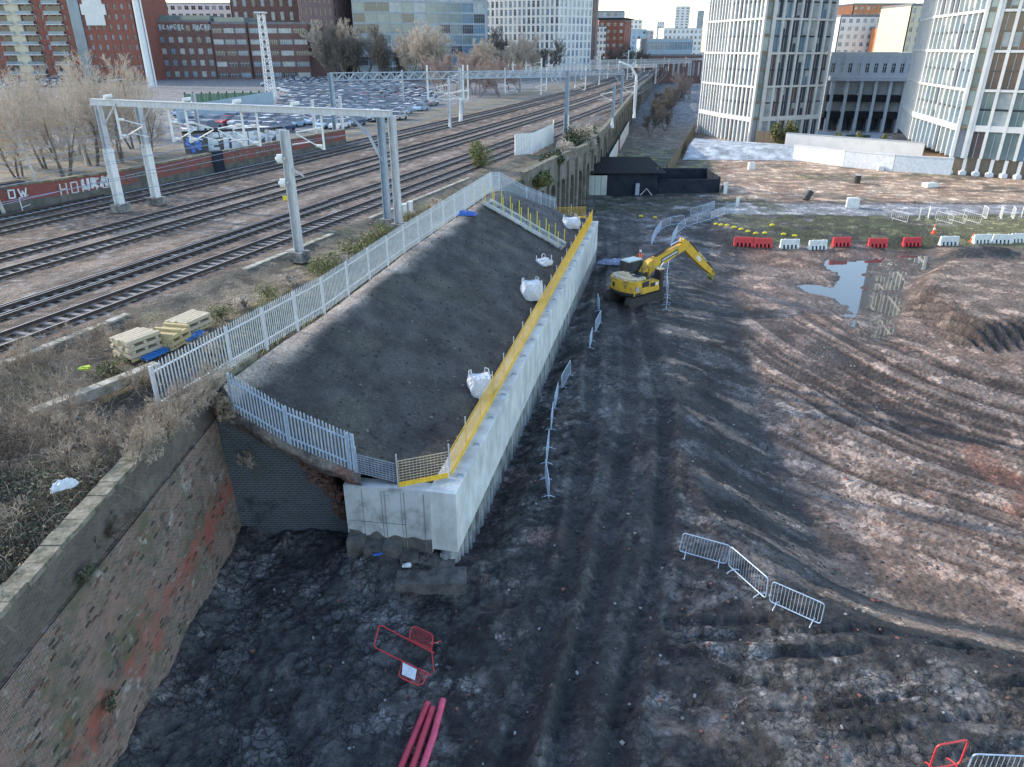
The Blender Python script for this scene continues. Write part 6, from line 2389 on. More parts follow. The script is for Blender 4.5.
block('mill_building', 'tall dark red mill building rising behind the factory wings', rect(x0, x1, 352, 30), 7, 66, 'brick_brown', {0: dict(nb=9, nf=11, wf=.4, hf=.62, sill=.2, glass=['glass_pale', 'glass_blue', 'glass_dark']), 1: dict(nb=5, nf=11, wf=.35, hf=.55)}, seed=7)
x0, x1 = xat(306, 338, 9), xat(338, 345, 9)
block('mill_building', 'dark purple brick mill at the right end of the factories', [(x0, 338), (x1, 346), (x1 + 5, 372), (x0, 368)], 7, 62, 'brick_purple', {0: dict(nb=7, nf=12, wf=.3, hf=.6, glass=['glass_dark']), 1: dict(nb=5, nf=12, wf=.3, hf=.6, glass=['glass_dark'])}, frame='brick_purple', seed=8)
x0, x1 = xat(160, 400, 9), xat(240, 400, 9)
block('pale_offices', 'pale long office roofline seen above the lettered factory', rect(x0, x1, 400, 20), 7, zat(4, 400), 'white_render', {0: dict(nb=12, nf=9, wf=.6, hf=.5)}, seed=9, roof='roof_pale')
# -- glass office
Y3 = 345
x0, x1 = xat(336, 380, 9), xat(358, 380, 9)
block('office_block', 'narrow white banded office block left of the glass office', rect(x0, x1, 380, 20), 7, 70, 'white_render', {0: dict(nb=2, nf=16, wf=.92, hf=.5, glass=['glass_blue', 'glass_dark'], mull=3)}, seed=10)
x0, x1 = xat(357, Y3, 9), xat(486, Y3 + 14, 9)
block('glass_office', 'wide blue glass office block behind the bare trees', [(x0, Y3), (x1, Y3 + 14), (x1, Y3 + 46), (x0, Y3 + 34)], 7, 62, 'grey_clad', {0: dict(nb=11, nf=13, wf=.95, hf=.82, sill=.1, glass=['glass_teal', 'glass_teal', 'glass_blue', 'glass_pale', 'glass_dark'], mull=4)}, frame='grey_clad', seed=11, lim=99)
# -- white tower, mesh of slim piers
Y4 = 400
x0, xm, x1 = xat(486, Y4, 9), xat(558, Y4 - 6, 9), xat(590, Y4 + 8, 9)
block('residential_tower', 'pale residential tower with slim white piers left of the brown tower', [(x0, Y4 + 12), (xm, Y4 - 6), (x1, Y4 + 8), (x1 + 2, Y4 + 40), (x0 + 4, Y4 + 50)], 7, 95, 'pier_white',
      {0: dict(nb=16, nf=24, wf=.55, hf=.75, sill=.12, glass=['glass_pale', 'glass_blue', 'glass_dark']), 1: dict(nb=8, nf=24, wf=.55, hf=.75, sill=.12, glass=['glass_pale', 'glass_blue'])}, seed=12, lim=99)
x0, x1 = xat(560, Y4 - 20, 9), xat(608, Y4 - 20, 9)
x0, x1 = xat(553, 430, 9), xat(596, 430, 9)
x0 = xat(556, 425, 9)
block('residential_tower', 'brown residential tower with close dark vertical fins', [(xat(557, 418, 9), 418), (xat(594, 424, 9), 424), (xat(596, 450, 9), 450), (xat(560, 450, 9), 450)], 7, 95, 'brick_purple', {0: dict(nb=14, nf=24, wf=.5, hf=.8, sill=.1, glass=['glass_dark', 'glass_dark', 'glass_brown'])}, frame='brick_purple', seed=13, lim=99)
# -- red apartment block and neighbours
Y5 = 480
x0, x1 = xat(597, Y5, 9), xat(622, Y5, 9)
T = block('apartment_block', 'small red apartment block with overhanging roof beyond the gantries', [(x0, Y5), (x1, Y5 - 2), (xat(629, Y5 + 18, 9), Y5 + 18), (x0, Y5 + 22)], 3, zat(21, Y5), 'brick_red', {0: dict(nb=4, nf=8, wf=.5, hf=.5), 1: dict(nb=3, nf=8, wf=.3, hf=.5)}, seed=14)
b = MB(); b.prism([(x0 - 1, Y5 - 1), (x1 + 1, Y5 - 3), (xat(631, Y5 + 18, 9), Y5 + 18), (x0, Y5 + 23)], zat(21, Y5) + .9, zat(21, Y5) + 1.6); b.build('overhanging_roof', M['tar'], T, True)
x0, x1 = xat(594, 560, 9), xat(622, 560, 9)
block('office_block', 'grey glass office just above the small red apartment block', rect(x0, x1, 560, 25), 0, zat(12, 560), 'grey_clad', {0: dict(nb=8, nf=12, wf=.8, hf=.6)}, seed=15)
x0, x1 = xat(590, 500, 9), xat(600, 500, 9)
block('apartment_block', 'white balconied apartment strip left of the small red block', rect(x0, x1, 472, 20), 3, zat(27, 472), 'white_render', {0: dict(nb=3, nf=8, wf=.6, hf=.5)}, seed=16)
Y6 = 470
x0, x1 = xat(645, Y6, 5), xat(690, Y6, 5)
block('long_shed', 'pale blue grey windowless shed at the end of the tracks', rect(x0, x1, Y6, 40), 0, zat(40, Y6), 'blue_clad', {0: dict(nb=9, nf=2, wf=.92, hf=.35, sill=.55, glass=['blue_clad' if False else 'glass_blue'])}, roof='roof_pale', seed=17)
x0, x1 = xat(640, Y6 - 14, 5), xat(700, Y6 - 14, 5)
block('brick_range', 'low dark brick range below the pale blue shed', rect(x0, x1, Y6 - 16, 12), 0, zat(56, Y6 - 16), 'brick_brown', {0: dict(nb=12, nf=1, wf=.4, hf=.5)}, seed=18)
for (pa, pb, yy, ty, w_, lab, fl) in [(672, 686, 900, 7, 'white_render', 'pale far tower block on the hazy skyline', 22), (694, 700, 1000, 11, 'grey_clad', 'slim grey far tower right of the pale one', 22), (655, 662, 1100, 22, 'white_render', 'tiny pale tower left on the hazy skyline', 12),
                                      (640, 652, 800, 31, 'grey_clad', 'low grey block on the skyline above the bare trees', 8), (662, 700, 760, 29, 'white_render', 'long pale block on the skyline behind the blue shed', 7), (625, 645, 700, 30, 'blue_clad', 'pale bluish block right of the small red apartments', 8), (628, 640, 950, 20, 'white_render', 'narrow pale block on the skyline right of the red apartments', 10)]:
    x0, x1 = xat(pa, yy, 10), xat(pb, yy, 10)
    block('distant_building', lab, rect(x0, x1, yy, 30), 0, zat(ty, yy), w_, {0: dict(nb=max(3, int((x1 - x0) / 4)), nf=fl, wf=.5, hf=.5)}, seed=yy, lim=60, roof='roof_pale')

# -- the two near towers
def curve_pts(p0, p1, bulge, n):
    p0, p1 = Vector((*p0, 0)), Vector((*p1, 0)); d = p1 - p0; nn_ = Vector((d.y, -d.x, 0)).normalized()
    return [tuple((p0 + d * (i / n) + nn_ * bulge * math.sin(math.pi * i / n))[:2]) for i in range(n + 1)]


def tower(name, label, left, right, back, z1, zg, mod, seed, nright, left_bays, strip=True, glass_r=None, base_h=5.0, sw=2.7):
    """left: polyline of the left facade (far to near corner), right: polyline on from that corner"""
    rnd = random.Random(seed)
    T = thing(name, label, 'tower', (*left[-1], zg))
    poly = left + right[1:] + back
    core = MB()
    cen = Vector((sum(p[0] for p in poly) / len(poly), sum(p[1] for p in poly) / len(poly), 0))
    ins = [tuple((Vector((*p, 0)) + (cen - Vector((*p, 0))).normalized() * .9)[:2]) for p in poly]
    core.prism(ins, zg, z1)
    core.build('core', M['pier_grey'], T, True)
    fr = MB(); wins = []
    nf = int((z1 - zg - base_h) / mod)
    Zv = Vector((0, 0, 1))
    def run(a, e, nb, pier, glass, sub, edge_pier=None):
        a, e = Vector((*a, 0)), Vector((*e, 0)); d = e - a; L = d.length; d.normalize(); n = Vector((d.y, -d.x, 0)); bay = L / nb
        for i in range(nb + 1):
            w = pier if (0 < i < nb or edge_pier is None) else edge_pier
            c = a + d * min(L - w / 2, max(w / 2, i * bay)) - n * .25
            fr.frame8(c + Zv * ((zg + z1) / 2), d * w, n * .55, Zv * (z1 - zg))
        for k in range(nf + 1):
            z = zg + base_h + k * mod
            fr.frame8((a + e) / 2 - n * .26 + Zv * z, d * (L - .01), n * .5, Zv * (.38 if k else .9))
        for i in range(nb):
            for k in range(-1, nf):
                z0_ = zg + base_h + k * mod + .3 if k >= 0 else zg + .1
                z1_ = z0_ + mod - .6 if k >= 0 else zg + base_h - .6
                wb = MB()
                c = a + d * (i + .5) * bay - n * .42
                w = bay - pier
                g = rnd.choice(glass)
                wb.add([c - d * w / 2 + Zv * z0_, c + d * w / 2 + Zv * z0_, c + d * w / 2 + Zv * z1_, c - d * w / 2 + Zv * z1_], [(0, 1, 2, 3)], 0)
                for q in range(sub):
                    wb.frame8(c + d * w * ((q + 1) / (sub + 1) - .5) + n * .05 + Zv * ((z0_ + z1_) / 2), d * .09, n * .08, Zv * (z1_ - z0_), 1)
                if k >= 0:
                    wb.frame8(c + n * .06 + Zv * ((z0_ + z1_) / 2), d * w, n * .1, Zv * .3, 2)
                    if rnd.random() < .75:
                        s_ = rnd.choice((-.25, .25)); hh = rnd.choice((.25, .45)) * (z1_ - z0_)
                        wb.frame8(c + d * w * s_ + n * .02 + Zv * (z1_ - hh / 2 - rnd.choice((0, .48)) * (z1_ - z0_)), d * w * .42, n * .02, Zv * hh, 3)
                wins.append(((c + Zv * z0_ - Vector((0, 0, CAMH))).length, wb, g))
    for a, e in zip(left[:-1], left[1:]):
        run(a, e, left_bays, .32, ['glass_dark', 'glass_teal', 'glass_blue', 'glass_blue', 'glass_pale'], 1)
    ca_ = Vector((*left[-1], 0)); dr = (Vector((*right[1], 0)) - ca_); Lr = dr.length; dr.normalize()
    st = ca_ + dr * sw
    # corner strip of stacked square lights with bronze trim
    n = Vector((dr.y, -dr.x, 0))
    b = MB()
    for k in range(nf * 2):
        z0_ = zg + base_h + k * mod / 2
        w = MB(); c = ca_ + dr * sw / 2 - n * .3; hw = sw / 2 - .45
        w.add([c - dr * hw + Zv * (z0_ + .45), c + dr * hw + Zv * (z0_ + .45), c + dr * hw + Zv * (z0_ + mod / 2 - .1), c - dr * hw + Zv * (z0_ + mod / 2 - .1)], [(0, 1, 2, 3)], 0)
        w.frame8(c + n * .1 + Zv * (z0_ + .17), dr * (sw - .92), n * .3, Zv * .5, 1)
        for sg in (-1, 1):
            w.frame8(c + dr * sg * (hw - .06) + n * .06 + Zv * (z0_ + mod / 4 + .2), dr * .12, n * .14, Zv * (mod / 2 - .6), 1)
        w.build('corner_window', [M[rnd.choice(['strip_glass', 'strip_glass', 'glass_teal'])], M['bronze']], T, True)
    fr.frame8(ca_ + dr * .22 - n * .2 + Zv * ((zg + z1) / 2), dr * .45, n * .6, Zv * (z1 - zg))
    fr.frame8(ca_ + dr * (sw - .25) - n * .2 + Zv * ((zg + z1) / 2), dr * .5, n * .62, Zv * (z1 - zg))
    run(tuple(st[:2]), right[1], nright, .46, glass_r or ['glass_brown', 'glass_dark', 'glass_brown', 'glass_blue', 'glass_teal', 'glass_pale', 'glass_dark'], 1)
    for a, e in zip(right[1:-1], right[2:]):
        run(a, e, max(2, nright // 2), .5, glass_r or ['glass_dark'], 1)
    fr.build('pier_grid', M['pier_white'], T, True)
    wins.sort(key=lambda q: q[0])
    gs = ['glass_pale', 'glass_teal', 'glass_blue', 'glass_brown', 'glass_dark']
    for q in wins[:99]:
        q[1].build('window', [M[q[2]], M['pier_grey'], M['glass_dark'], M['glass_pale']], T, True)
    b = MB()
    for q in wins[99:]:
        k = len(b.v); b.v.extend(q[1].v); b.f.extend([tuple(k + i for i in f_) for f_ in q[1].f])
        b.m.extend([gs.index(q[2]) if mi == 0 else (5 if mi == 1 else (4 if mi == 2 else 0)) for mi in q[1].m])
    b.build('upper_windows', [M[g] for g in gs] + [M['pier_grey']], T, True, kind='stuff')
    return T


t1L = curve_pts((45.2, 187), (50.7, 163), .9, 2)
t1R = [(50.7, 163), (68.4, 171.0), (70.5, 184)]
tower('glass_tower', 'white framed glass tower left of the courtyard', t1L, t1R, [(66, 195), (50, 196)], 52, 0, 6.4, 21, 7, 8)
t2L = curve_pts((88.0, 172), (71.8, 123.5), 1.0, 6)
t2L = [(86.5, 172), (77.6, 149), (71.8, 123.5)]
t2R = [(71.8, 123.5), (97, 107.5), (110, 125)]
tower('glass_tower', 'larger white framed glass tower at the right edge', t2L, t2R, [(112, 150), (100, 172)], 44, 2.6, 5.6, 22, 12, 10, glass_r=['glass_brown', 'glass_brown', 'glass_dark', 'glass_blue', 'glass_teal', 'glass_pale'], base_h=4.6, sw=2.0)
T = thing('tower_plinth', 'brown recessed plinth with white posts under the larger right tower', 'plinth', (84, 115, 0))
dr = (Vector((97, 107.5, 0)) - Vector((71.8, 123.5, 0))).normalized(); nn_ = Vector((dr.y, -dr.x, 0))
pA = Vector((71.8, 123.5, 0))
b = MB(); b.prism([tuple((pA - nn_ * 1.0)[:2]), tuple((pA + dr * 30 - nn_ * 1.0)[:2]), tuple((pA + dr * 30 - nn_ * 20)[:2]), tuple((pA - nn_ * 20)[:2])], -.2, 2.58); b.build('recessed_wall', M['bronze'], T, True)
for i in range(16):
    b = MB(); p = pA + dr * (.4 + i * 1.9) - nn_ * .3
    b.beam(p, p + Vector((0, 0, 2.6)), .4, .5, up=dr); b.build('post', M['pier_white'], T, True)
    b = MB(); q = p + nn_ * .6; b.box((q.x, q.y, .3), (.9, .8, .6)); b.box((q.x, q.y, .62), (.6, .5, .2)); b.build('sand_sack', M['bag'], T, True)

# -- courtyard range between the towers
x0, x1 = xat(822, 190, 3), xat(915, 186, 3)
T = block('courtyard_range', 'grey low range with tall columns behind the courtyard', [(x0, 191), (x1, 187), (x1 + 2, 205), (x0, 207)], .2, zat(56, 190), 'pier_grey', {0: dict(nb=11, nf=1, wf=.42, hf=.42, sill=.25, z0=zat(78, 190))}, seed=31, roof='roof_pale')
b = MB()
zt = zat(80, 190)
for i in range(7):
    x = x0 + (x1 - x0) * (i + .2) / 6.6
    b.box((x, 188.6 - i * .6, zt / 2), (.75, .9, zt))
b.build('columns', M['pier_grey'], T, True)
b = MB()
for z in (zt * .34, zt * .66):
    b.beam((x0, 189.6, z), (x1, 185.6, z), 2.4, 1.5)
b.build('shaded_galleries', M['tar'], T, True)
b = MB(); b.beam((x0, 189.3, zt + .4), (x1, 185.4, zt + .4), 3.2, 1.0); b.build('cornice', M['pier_grey'], T, True)
b = MB()
for i in range(13):
    x = x0 + (x1 - x0) * (i + .5) / 13
    b.box((x, 190.65 - i * .31, 2.2), (1.6, .3, 3.6))
b.build('ground_windows', M['glass_dark'], T, True)
# courtyard paving, beds
b = MB(); b.add([(66, 150, .12), (76, 150, .12), (92, 190, .12), (68, 190, .12)], [(0, 1, 2, 3)])
o = b.build('courtyard_paving', M['pavement']); o['kind'] = 'structure'
for cx_, cy_, rx, ry in ((74.5, 172, 3.5, 2), (80, 176, 2.8, 1.8), (73, 160, 3.2, 2.2), (78, 164, 2.5, 1.7), (70.5, 165, 2, 1.5)):
    b = MB(); b.prism([(cx_ + rx * math.cos(a), cy_ + ry * math.sin(a)) for a in np.linspace(0, 6.1, 14)], .125, .5)
    o = b.build('planted_bed', M['ivy']); tag(o, 'low oval green planted bed in the courtyard between the towers', 'planter', 'courtyard beds')
# -- apartments beyond the courtyard
x0, x1 = xat(828, 300, 3), xat(890, 300, 3)
block('apartment_block', 'bright white apartment block seen between the towers', rect(x0, x1, 300, 25), 0, zat(17, 300), 'white_render', {0: dict(nb=9, nf=11, wf=.5, hf=.5, glass=['glass_pale', 'glass_blue', 'glass_pale'])}, seed=41)
x0, x1 = xat(876, 285, 3), xat(893, 285, 3)
block('apartment_block', 'narrow orange clad apartment bay next to the white block', rect(x0, x1, 285, 14), 0, zat(28, 285), 'orange_clad', {0: dict(nb=3, nf=8, wf=.3, hf=.5)}, seed=42)
x0, x1 = xat(893, 270, 3), xat(935, 270, 3)
block('apartment_block', 'cream and orange apartment block against the larger tower', rect(x0, x1, 270, 22), 0, zat(6, 270), 'cream_render', {0: dict(nb=6, nf=11, wf=.4, hf=.5)}, seed=43)
x0, x1 = xat(900, 269, 3), xat(917, 269, 3)
x0, x1 = xat(840, 380, 3), xat(900, 380, 3)
block('apartment_block', 'far hazy orange topped block above the white apartments', rect(x0, x1, 380, 20), 0, zat(5, 380), 'orange_clad', {0: dict(nb=10, nf=14, wf=.5, hf=.5)}, seed=44)

# -- boundary wall, shingle bank and hoardings
T = thing('boundary_wall', 'long low pale stone boundary wall in front of the towers', 'wall', (50, 140, 0))
b = MB()
lw = [(52.0, 139), (58, 131), (64, 125.6), (71.5, 121.6)]
for a, e in zip(lw[:-1], lw[1:]):
    b.beam((*a, 1.3), (*e, 1.3), .6, 2.6)
b.build('stone_face', mat('gabion_stone', (.70, .73, .75), (.56, .59, .62), .9, 2.2, bump=.5), T, True)
b = MB()
for a, e in zip(lw[:-1], lw[1:]):
    b.beam((*a, 2.68), (*e, 2.68), .75, .14)
b.build('coping', M['pier_white'], T, True)
T = thing('terrace_wall', 'low pale terrace wall rising behind the boundary wall to the courtyard', 'wall', (60, 148, 0))
b = MB(); b.beam((54, 150, 1.8), (73.0, 134, 1.8), .5, 3.6); b.build('wall_face', M['pier_white'], T, True)
b = MB(); b.beam((54, 150, 3.68), (73.0, 134, 3.68), .65, .12); b.build('coping', M['pier_grey'], T, True)
# shingle bank
XX, YY = np.meshgrid(np.linspace(0, 1, 40), np.linspace(0, 1, 14))
la = np.array([(31.5, 139.0), (52.5, 137.5)]); lc_ = np.array([(38, 158), (54, 147)])
gx = (la[0][0] * (1 - XX) + la[1][0] * XX) * (1 - YY) + (lc_[0][0] * (1 - XX) + lc_[1][0] * XX) * YY
gy = (la[0][1] * (1 - XX) + la[1][1] * XX) * (1 - YY) + (lc_[0][1] * (1 - XX) + lc_[1][1] * XX) * YY
gzz = .05 + 1.7 * sstep(0, .55, YY) + .12 * fbm(gx, gy, 1, 3, 4)
cc = blend(np.zeros(gx.shape + (3,)) + np.array((.48, .52, .55)), (.34, .37, .40), sstep(.4, .6, fbm(gx, gy, .8, 3, 6)))
grid_obj('shingle_bank', gx, gy, gzz, cc, np.zeros(gx.shape), vcmat('shingle', 4, .6, .6, .08))
T = thing('timber_hoarding', 'grey brown timber hoarding running away beside the shingle bank', 'fence', (26, 122, 0))
h0, h1 = Vector((24.3, 117, 0)), Vector((44.5, 186, 0))
for k in range(14):
    a, e = h0.lerp(h1, k / 14), h0.lerp(h1, (k + .985) / 14)
    b = MB(); b.beam(a + Vector((0, 0, 1.2)), e + Vector((0, 0, 1.2)), .08, 2.4); b.build('board_panel', M['wood_fence'], T, True)
b = MB()
for k in range(15):
    a = h0.lerp(h1, k / 14); b.box((a.x - .12, a.y, 1.25), (.14, .14, 2.5))
b.build('posts', M['wood_fence'], T, True)
T = thing('ground_floor_fence', 'weathered timber fence at the foot of the left tower', 'fence', (52, 158, 0))
for k in range(5):
    a, e = Vector((50.5, 158, 0)).lerp(Vector((58, 152, 0)), k / 5), Vector((50.5, 158, 0)).lerp(Vector((58, 152, 0)), (k + .97) / 5)
    b = MB(); b.beam(a + Vector((0, 0, 1.9)), e + Vector((0, 0, 1.9)), .1, 2.8); b.build('board_panel', M['wood_fence'], T, True)

# -- black low building at the end of the haul road
YB = 104
xa, xb = xat(588, YB, 1), xat(657, YB, 1)
T = thing('black_shed', 'low black shed with corrugated roof and pale boarded doors', 'shed', ((xa + xb) / 2, YB, 0))
hb = 3.0
b = MB(); b.prism([(xa + 2.5, YB), (xb, YB), (xb, YB + 14), (xa + 1.0, YB + 14)], 0, hb); b.build('wall', M['tarwall'], T, True)
b = MB()
n = 22
for i in range(n):
    u0, u1 = i / n, (i + .86) / n
    xx0, xx1 = (xa + .3) + (xb + .9 - xa) * u0, (xa + .3) + (xb + .9 - xa) * u1
    b.add([(xx0, YB - .4, hb + .02), (xx1, YB - .4, hb + .02), (xx1, YB + 14, hb + .3), (xx0, YB + 14, hb + .3), (xx0, YB - .4, hb + .12), (xx1, YB - .4, hb + .12), (xx1, YB + 14, hb + .4), (xx0, YB + 14, hb + .4)], [(4, 5, 6, 7), (0, 1, 5, 4), (1, 2, 6, 5), (3, 0, 4, 7)])
b.add([(xa + .3, YB - .3, hb + .03), (xb + .6, YB - .3, hb + .03), (xb + .6, YB + 14, hb + .3), (xa + .3, YB + 14, hb + .3)], [(0, 1, 2, 3)])
b.build('roof', M['tar'], T, True)
for k in range(3):
    b = MB(); b.box((xa + .5 + k * .85, YB - .1, 1.4), (.8, .12, 2.7)); b.build('pale_door', M['pale_board'], T, True)
b = MB(); b.box((xat(637, YB, 1), YB - .25, .9), (.55, .4, 1.6)); b.build('standpipe_box', M['galv_dark'], T, True)
b = MB()
q = Vector((xat(646, YB, .6), YB - .3, .1)); b.tube([q + Vector((-.8, 0, 0)), q + Vector((0, 0, .9)), q + Vector((.8, 0, 0))], .05, 5); b.build('a_frame', M['mast_white'], T, True)
xc2 = xat(722, YB, 1)
T = thing('roofless_shell', 'roofless black walled shell with brown patches beside the black shed', 'ruin', (xb + 5, YB, 0))
b = MB()
b.beam((xb + .3, YB + 1.0, 1.0), (xc2, YB + 1.6, 1.0), .35, 2.0); b.beam((xb + .3, YB + 9, 1.2), (xc2, YB + 9, 1.2), .35, 2.4); b.beam((xc2, YB + 1.9, 1.1), (xc2, YB + 8.8, 1.1), .35, 2.2)
b.build('black_wall', M['tarwall'], T, True)
b = MB(); b.box(((xb + xc2) / 2 + 1.2, YB + 5.1, .25), (xc2 - xb - 5, 6.8, .3)); b.build('brown_floor', M['brick_brown'], T, True)
b = MB(); b.box((xb + 2.4, YB + 5.1, .23), (4, 6.6, .3)); b.build('pale_floor', M['concrete_old'], T, True)
b = MB(); b.box((xc2 + .7, YB + .8, .8), (.5, .4, 1.6)); b.build('white_post', M['white_plastic'], T, True)
b = MB(); b.box((xb + .25, YB + 2, 1.8), (.16, .16, 3.6)); b.build('corner_post', M['stone'], T, True)

# -- arched viaduct
mvd = brickmat('viaduct_masonry', (.21, .19, .165), (.15, .14, .12), (.26, .24, .21), [(.35, (.10, .105, .075), .48, .64, 3), (.9, (.30, .28, .25), .55, .7, 9)], vec='diag', bump=.6, rowh=.3, bw=.6)


def arch_run(T, a, e, zt, nb, aw, spring, m, first=True, names='wall'):
    a, e = Vector((*a, 0)), Vector((*e, 0)); d = e - a; L = d.length; d.normalize(); n = Vector((d.y, -d.x, 0)); bay = L / nb
    Zv = Vector((0, 0, 1)); b = MB(); bk = MB()
    for i in range(nb):
        o = a + d * (i * bay)
        w0, w1 = (bay - aw) / 2, (bay + aw) / 2
        arc = [(bay / 2 - aw / 2 * math.cos(math.pi * k / 10), spring + aw / 2 * math.sin(math.pi * k / 10)) for k in range(11)]
        prof = [(0, -.5), (w0, -.5)] + arc + [(w1, -.5), (bay, -.5), (bay, zt), (0, zt)]
        vs = [o + d * p[0] + Zv * p[1] for p in prof]
        b.add(vs, [tuple(range(len(vs)))])
        rv = [(w0, -.5)] + arc + [(w1, -.5)]
        v2 = [o + d * p[0] + Zv * p[1] for p in rv] + [o + d * p[0] + Zv * p[1] - n * 1.2 for p in rv]
        k = len(rv)
        b.add(v2, [(j, j + 1, k + j + 1, k + j) for j in range(k - 1)])
        bk.add([o + d * (w0 - .1) - n * 1.2 - Zv * .5, o + d * (w1 + .1) - n * 1.2 - Zv * .5, o + d * (w1 + .1) - n * 1.2 + Zv * (spring + aw / 2 + .1), o + d * (w0 - .1) - n * 1.2 + Zv * (spring + aw / 2 + .1)], [(0, 1, 2, 3)])
        b.frame8(o + n * .15 + Zv * (zt / 2), d * .7, n * .3, Zv * zt)
    b.beam(a + Zv * (zt + .3) - n * .1, e + Zv * (zt + .3) - n * .1, .5, .9)
    b.build(names, m, T, True)
    bk.build('arch_recess', M['dark_hole'], T, True)
    c = MB(); c.beam(a + Zv * (zt + .82) - n * .1, e + Zv * (zt + .82) - n * .1, .65, .16); c.build('coping', M['stone'], T, True)


T = thing('railway_viaduct', 'old stone railway viaduct with dark narrow arches behind the mound', 'viaduct', (5, 88, 0))
arch_run(T, (1.2, 75.2), (5.5, 88), 6.7, 3, 2.0, 3.6, mvd)
arch_run(T, (5.5, 88), (9.4, 97.6), 6.7, 3, 2.0, 3.6, mvd, names='wall')
arch_run(T, (9.4, 97.6), (14.7, 121), 6.7, 3, 4.4, 2.6, mvd, names='wall')
arch_run(T, (14.7, 121), (44.7, 271), 6.7, 17, 6.0, 2.4, mvd, names='wall')
arch_run(T, (44.7, 271), (66, 370), 6.5, 9, 6.0, 2.4, mvd, names='wall')
T = thing('arch_hoarding', 'white boards closing the viaduct arches above the green yard', 'hoarding', (22, 150, 0))
dv = (Vector((44.7, 271, 0)) - Vector((14.7, 121, 0))).normalized(); nv = Vector((dv.y, -dv.x, 0))
for k in range(11):
    b = MB(); a = Vector((14.7, 121, 0)) + dv * (4 + k * 5.6) + nv * .7
    b.beam(a + Vector((0, 0, 1.4)), a + dv * 5.3 + Vector((0, 0, 1.4)), .1, 2.8)
    b.build('board', M['white_render'] if k != 4 else M['brick_red'], T, True)

# ------------------------------------------------------------------ trees
def grow_tree(seed, h, spread=.5, r0=.12, lv=4, nch=(7, 6, 5, 4), min_r=.012, droop=0.0, multi=1, upw=.45, lean=0):
    rnd = random.Random(seed)
    tr, cr = MB(), MB()

    def branch(p, d, L, r, l):
        n = 4 if l < 2 else 3
        pts = [p.copy()]; rs = [r]
        for i in range(n):
            d = (d + Vector((rnd.gauss(0, .13), rnd.gauss(0, .13), rnd.gauss(.03, .1) + (upw * .12 if l < lv - 1 else -droop)))).normalized()
            p = p + d * (L / n)
            pts.append(p.copy()); rs.append(max(min_r * .7, r * (1 - .62 * (i + 1) / n)))
        (tr if l == 0 else cr).tube(pts, rs, 6 if l == 0 else (4 if l == 1 else 3), cap=False)
        if l >= lv:
            return
        k = nch[min(l, len(nch) - 1)]
        for i in range(k):
            t = (.25 if l == 0 else .15) + (.75 if l == 0 else .85) * (i + rnd.random() * .7) / k
            t = min(.99, t)
            j = min(n - 1, int(t * n)); w = t * n - j
            q = pts[j].lerp(pts[j + 1], w)
            dirp = (pts[j + 1] - pts[j]).normalized()
            a = rnd.random() * 6.283
            sd_ = dirp.cross(Vector((math.cos(a), math.sin(a), .37))).normalized()
            nd = (dirp * (1 - spread * .8) + sd_ * spread * rnd.uniform(.7, 1.25) + Vector((0, 0, upw * .3))).normalized()
            branch(q, nd, L * rnd.uniform(.38, .62) * (1.15 - .4 * t), max(min_r, rs[j] * .5), l + 1)

    for m_ in range(multi):
        a = rnd.random() * 6.283
        o = Vector((math.cos(a), math.sin(a), 0)) * (.25 * (multi > 1))
        branch(o, Vector((math.cos(a) * (.3 if multi > 1 else .03) + lean, math.sin(a) * (.3 if multi > 1 else .03), 1)).normalized(), h * rnd.uniform(.62, .75) * (1 if m_ == 0 else .85), r0, 0)
    return tr, cr


def tree_proto(seed, bark, twig, label, cat='tree', name='bare_tree', **k):
    tr, cr = grow_tree(seed, **k)
    T = thing(name, label, cat)
    tr.build('trunk', M[bark], T)
    cr.build('crown', M[twig], T)
    return T


TP = {
    'a': tree_proto(1, 'bark', 'twig', 'x', h=8, spread=.5, r0=.12, min_r=.015, nch=(10, 6, 5, 4), multi=2),
    'b': tree_proto(2, 'bark', 'twig', 'x', h=7, spread=.6, r0=.1, min_r=.015, nch=(8, 6, 5, 3), multi=4),
    'birch': tree_proto(3, 'birch_bark', 'twig', 'x', h=12, spread=.45, r0=.17, min_r=.022, nch=(14, 6, 5, 3), upw=.3),
    'p': tree_proto(4, 'bark', 'twig_pink', 'x', h=12, spread=.45, r0=.16, min_r=.034, nch=(11, 7, 6, 4), multi=2),
    'd': tree_proto(5, 'bark', 'twig_dark', 'x', h=13, spread=.55, r0=.25, min_r=.042, nch=(11, 7, 6, 4), multi=2),
    'pale': tree_proto(6, 'bark', 'twig', 'x', h=12, spread=.55, r0=.22, min_r=.04, nch=(11, 7, 6, 4), multi=2),
}
rt = random.Random(8)


def plant(kind, px, y, label, group, sc=1.0, z=7.0):
    return clone(TP[kind], (xat(px, y, z), y, z), rt.uniform(0, 6.28), label, group, scale=sc * rt.uniform(.92, 1.08))


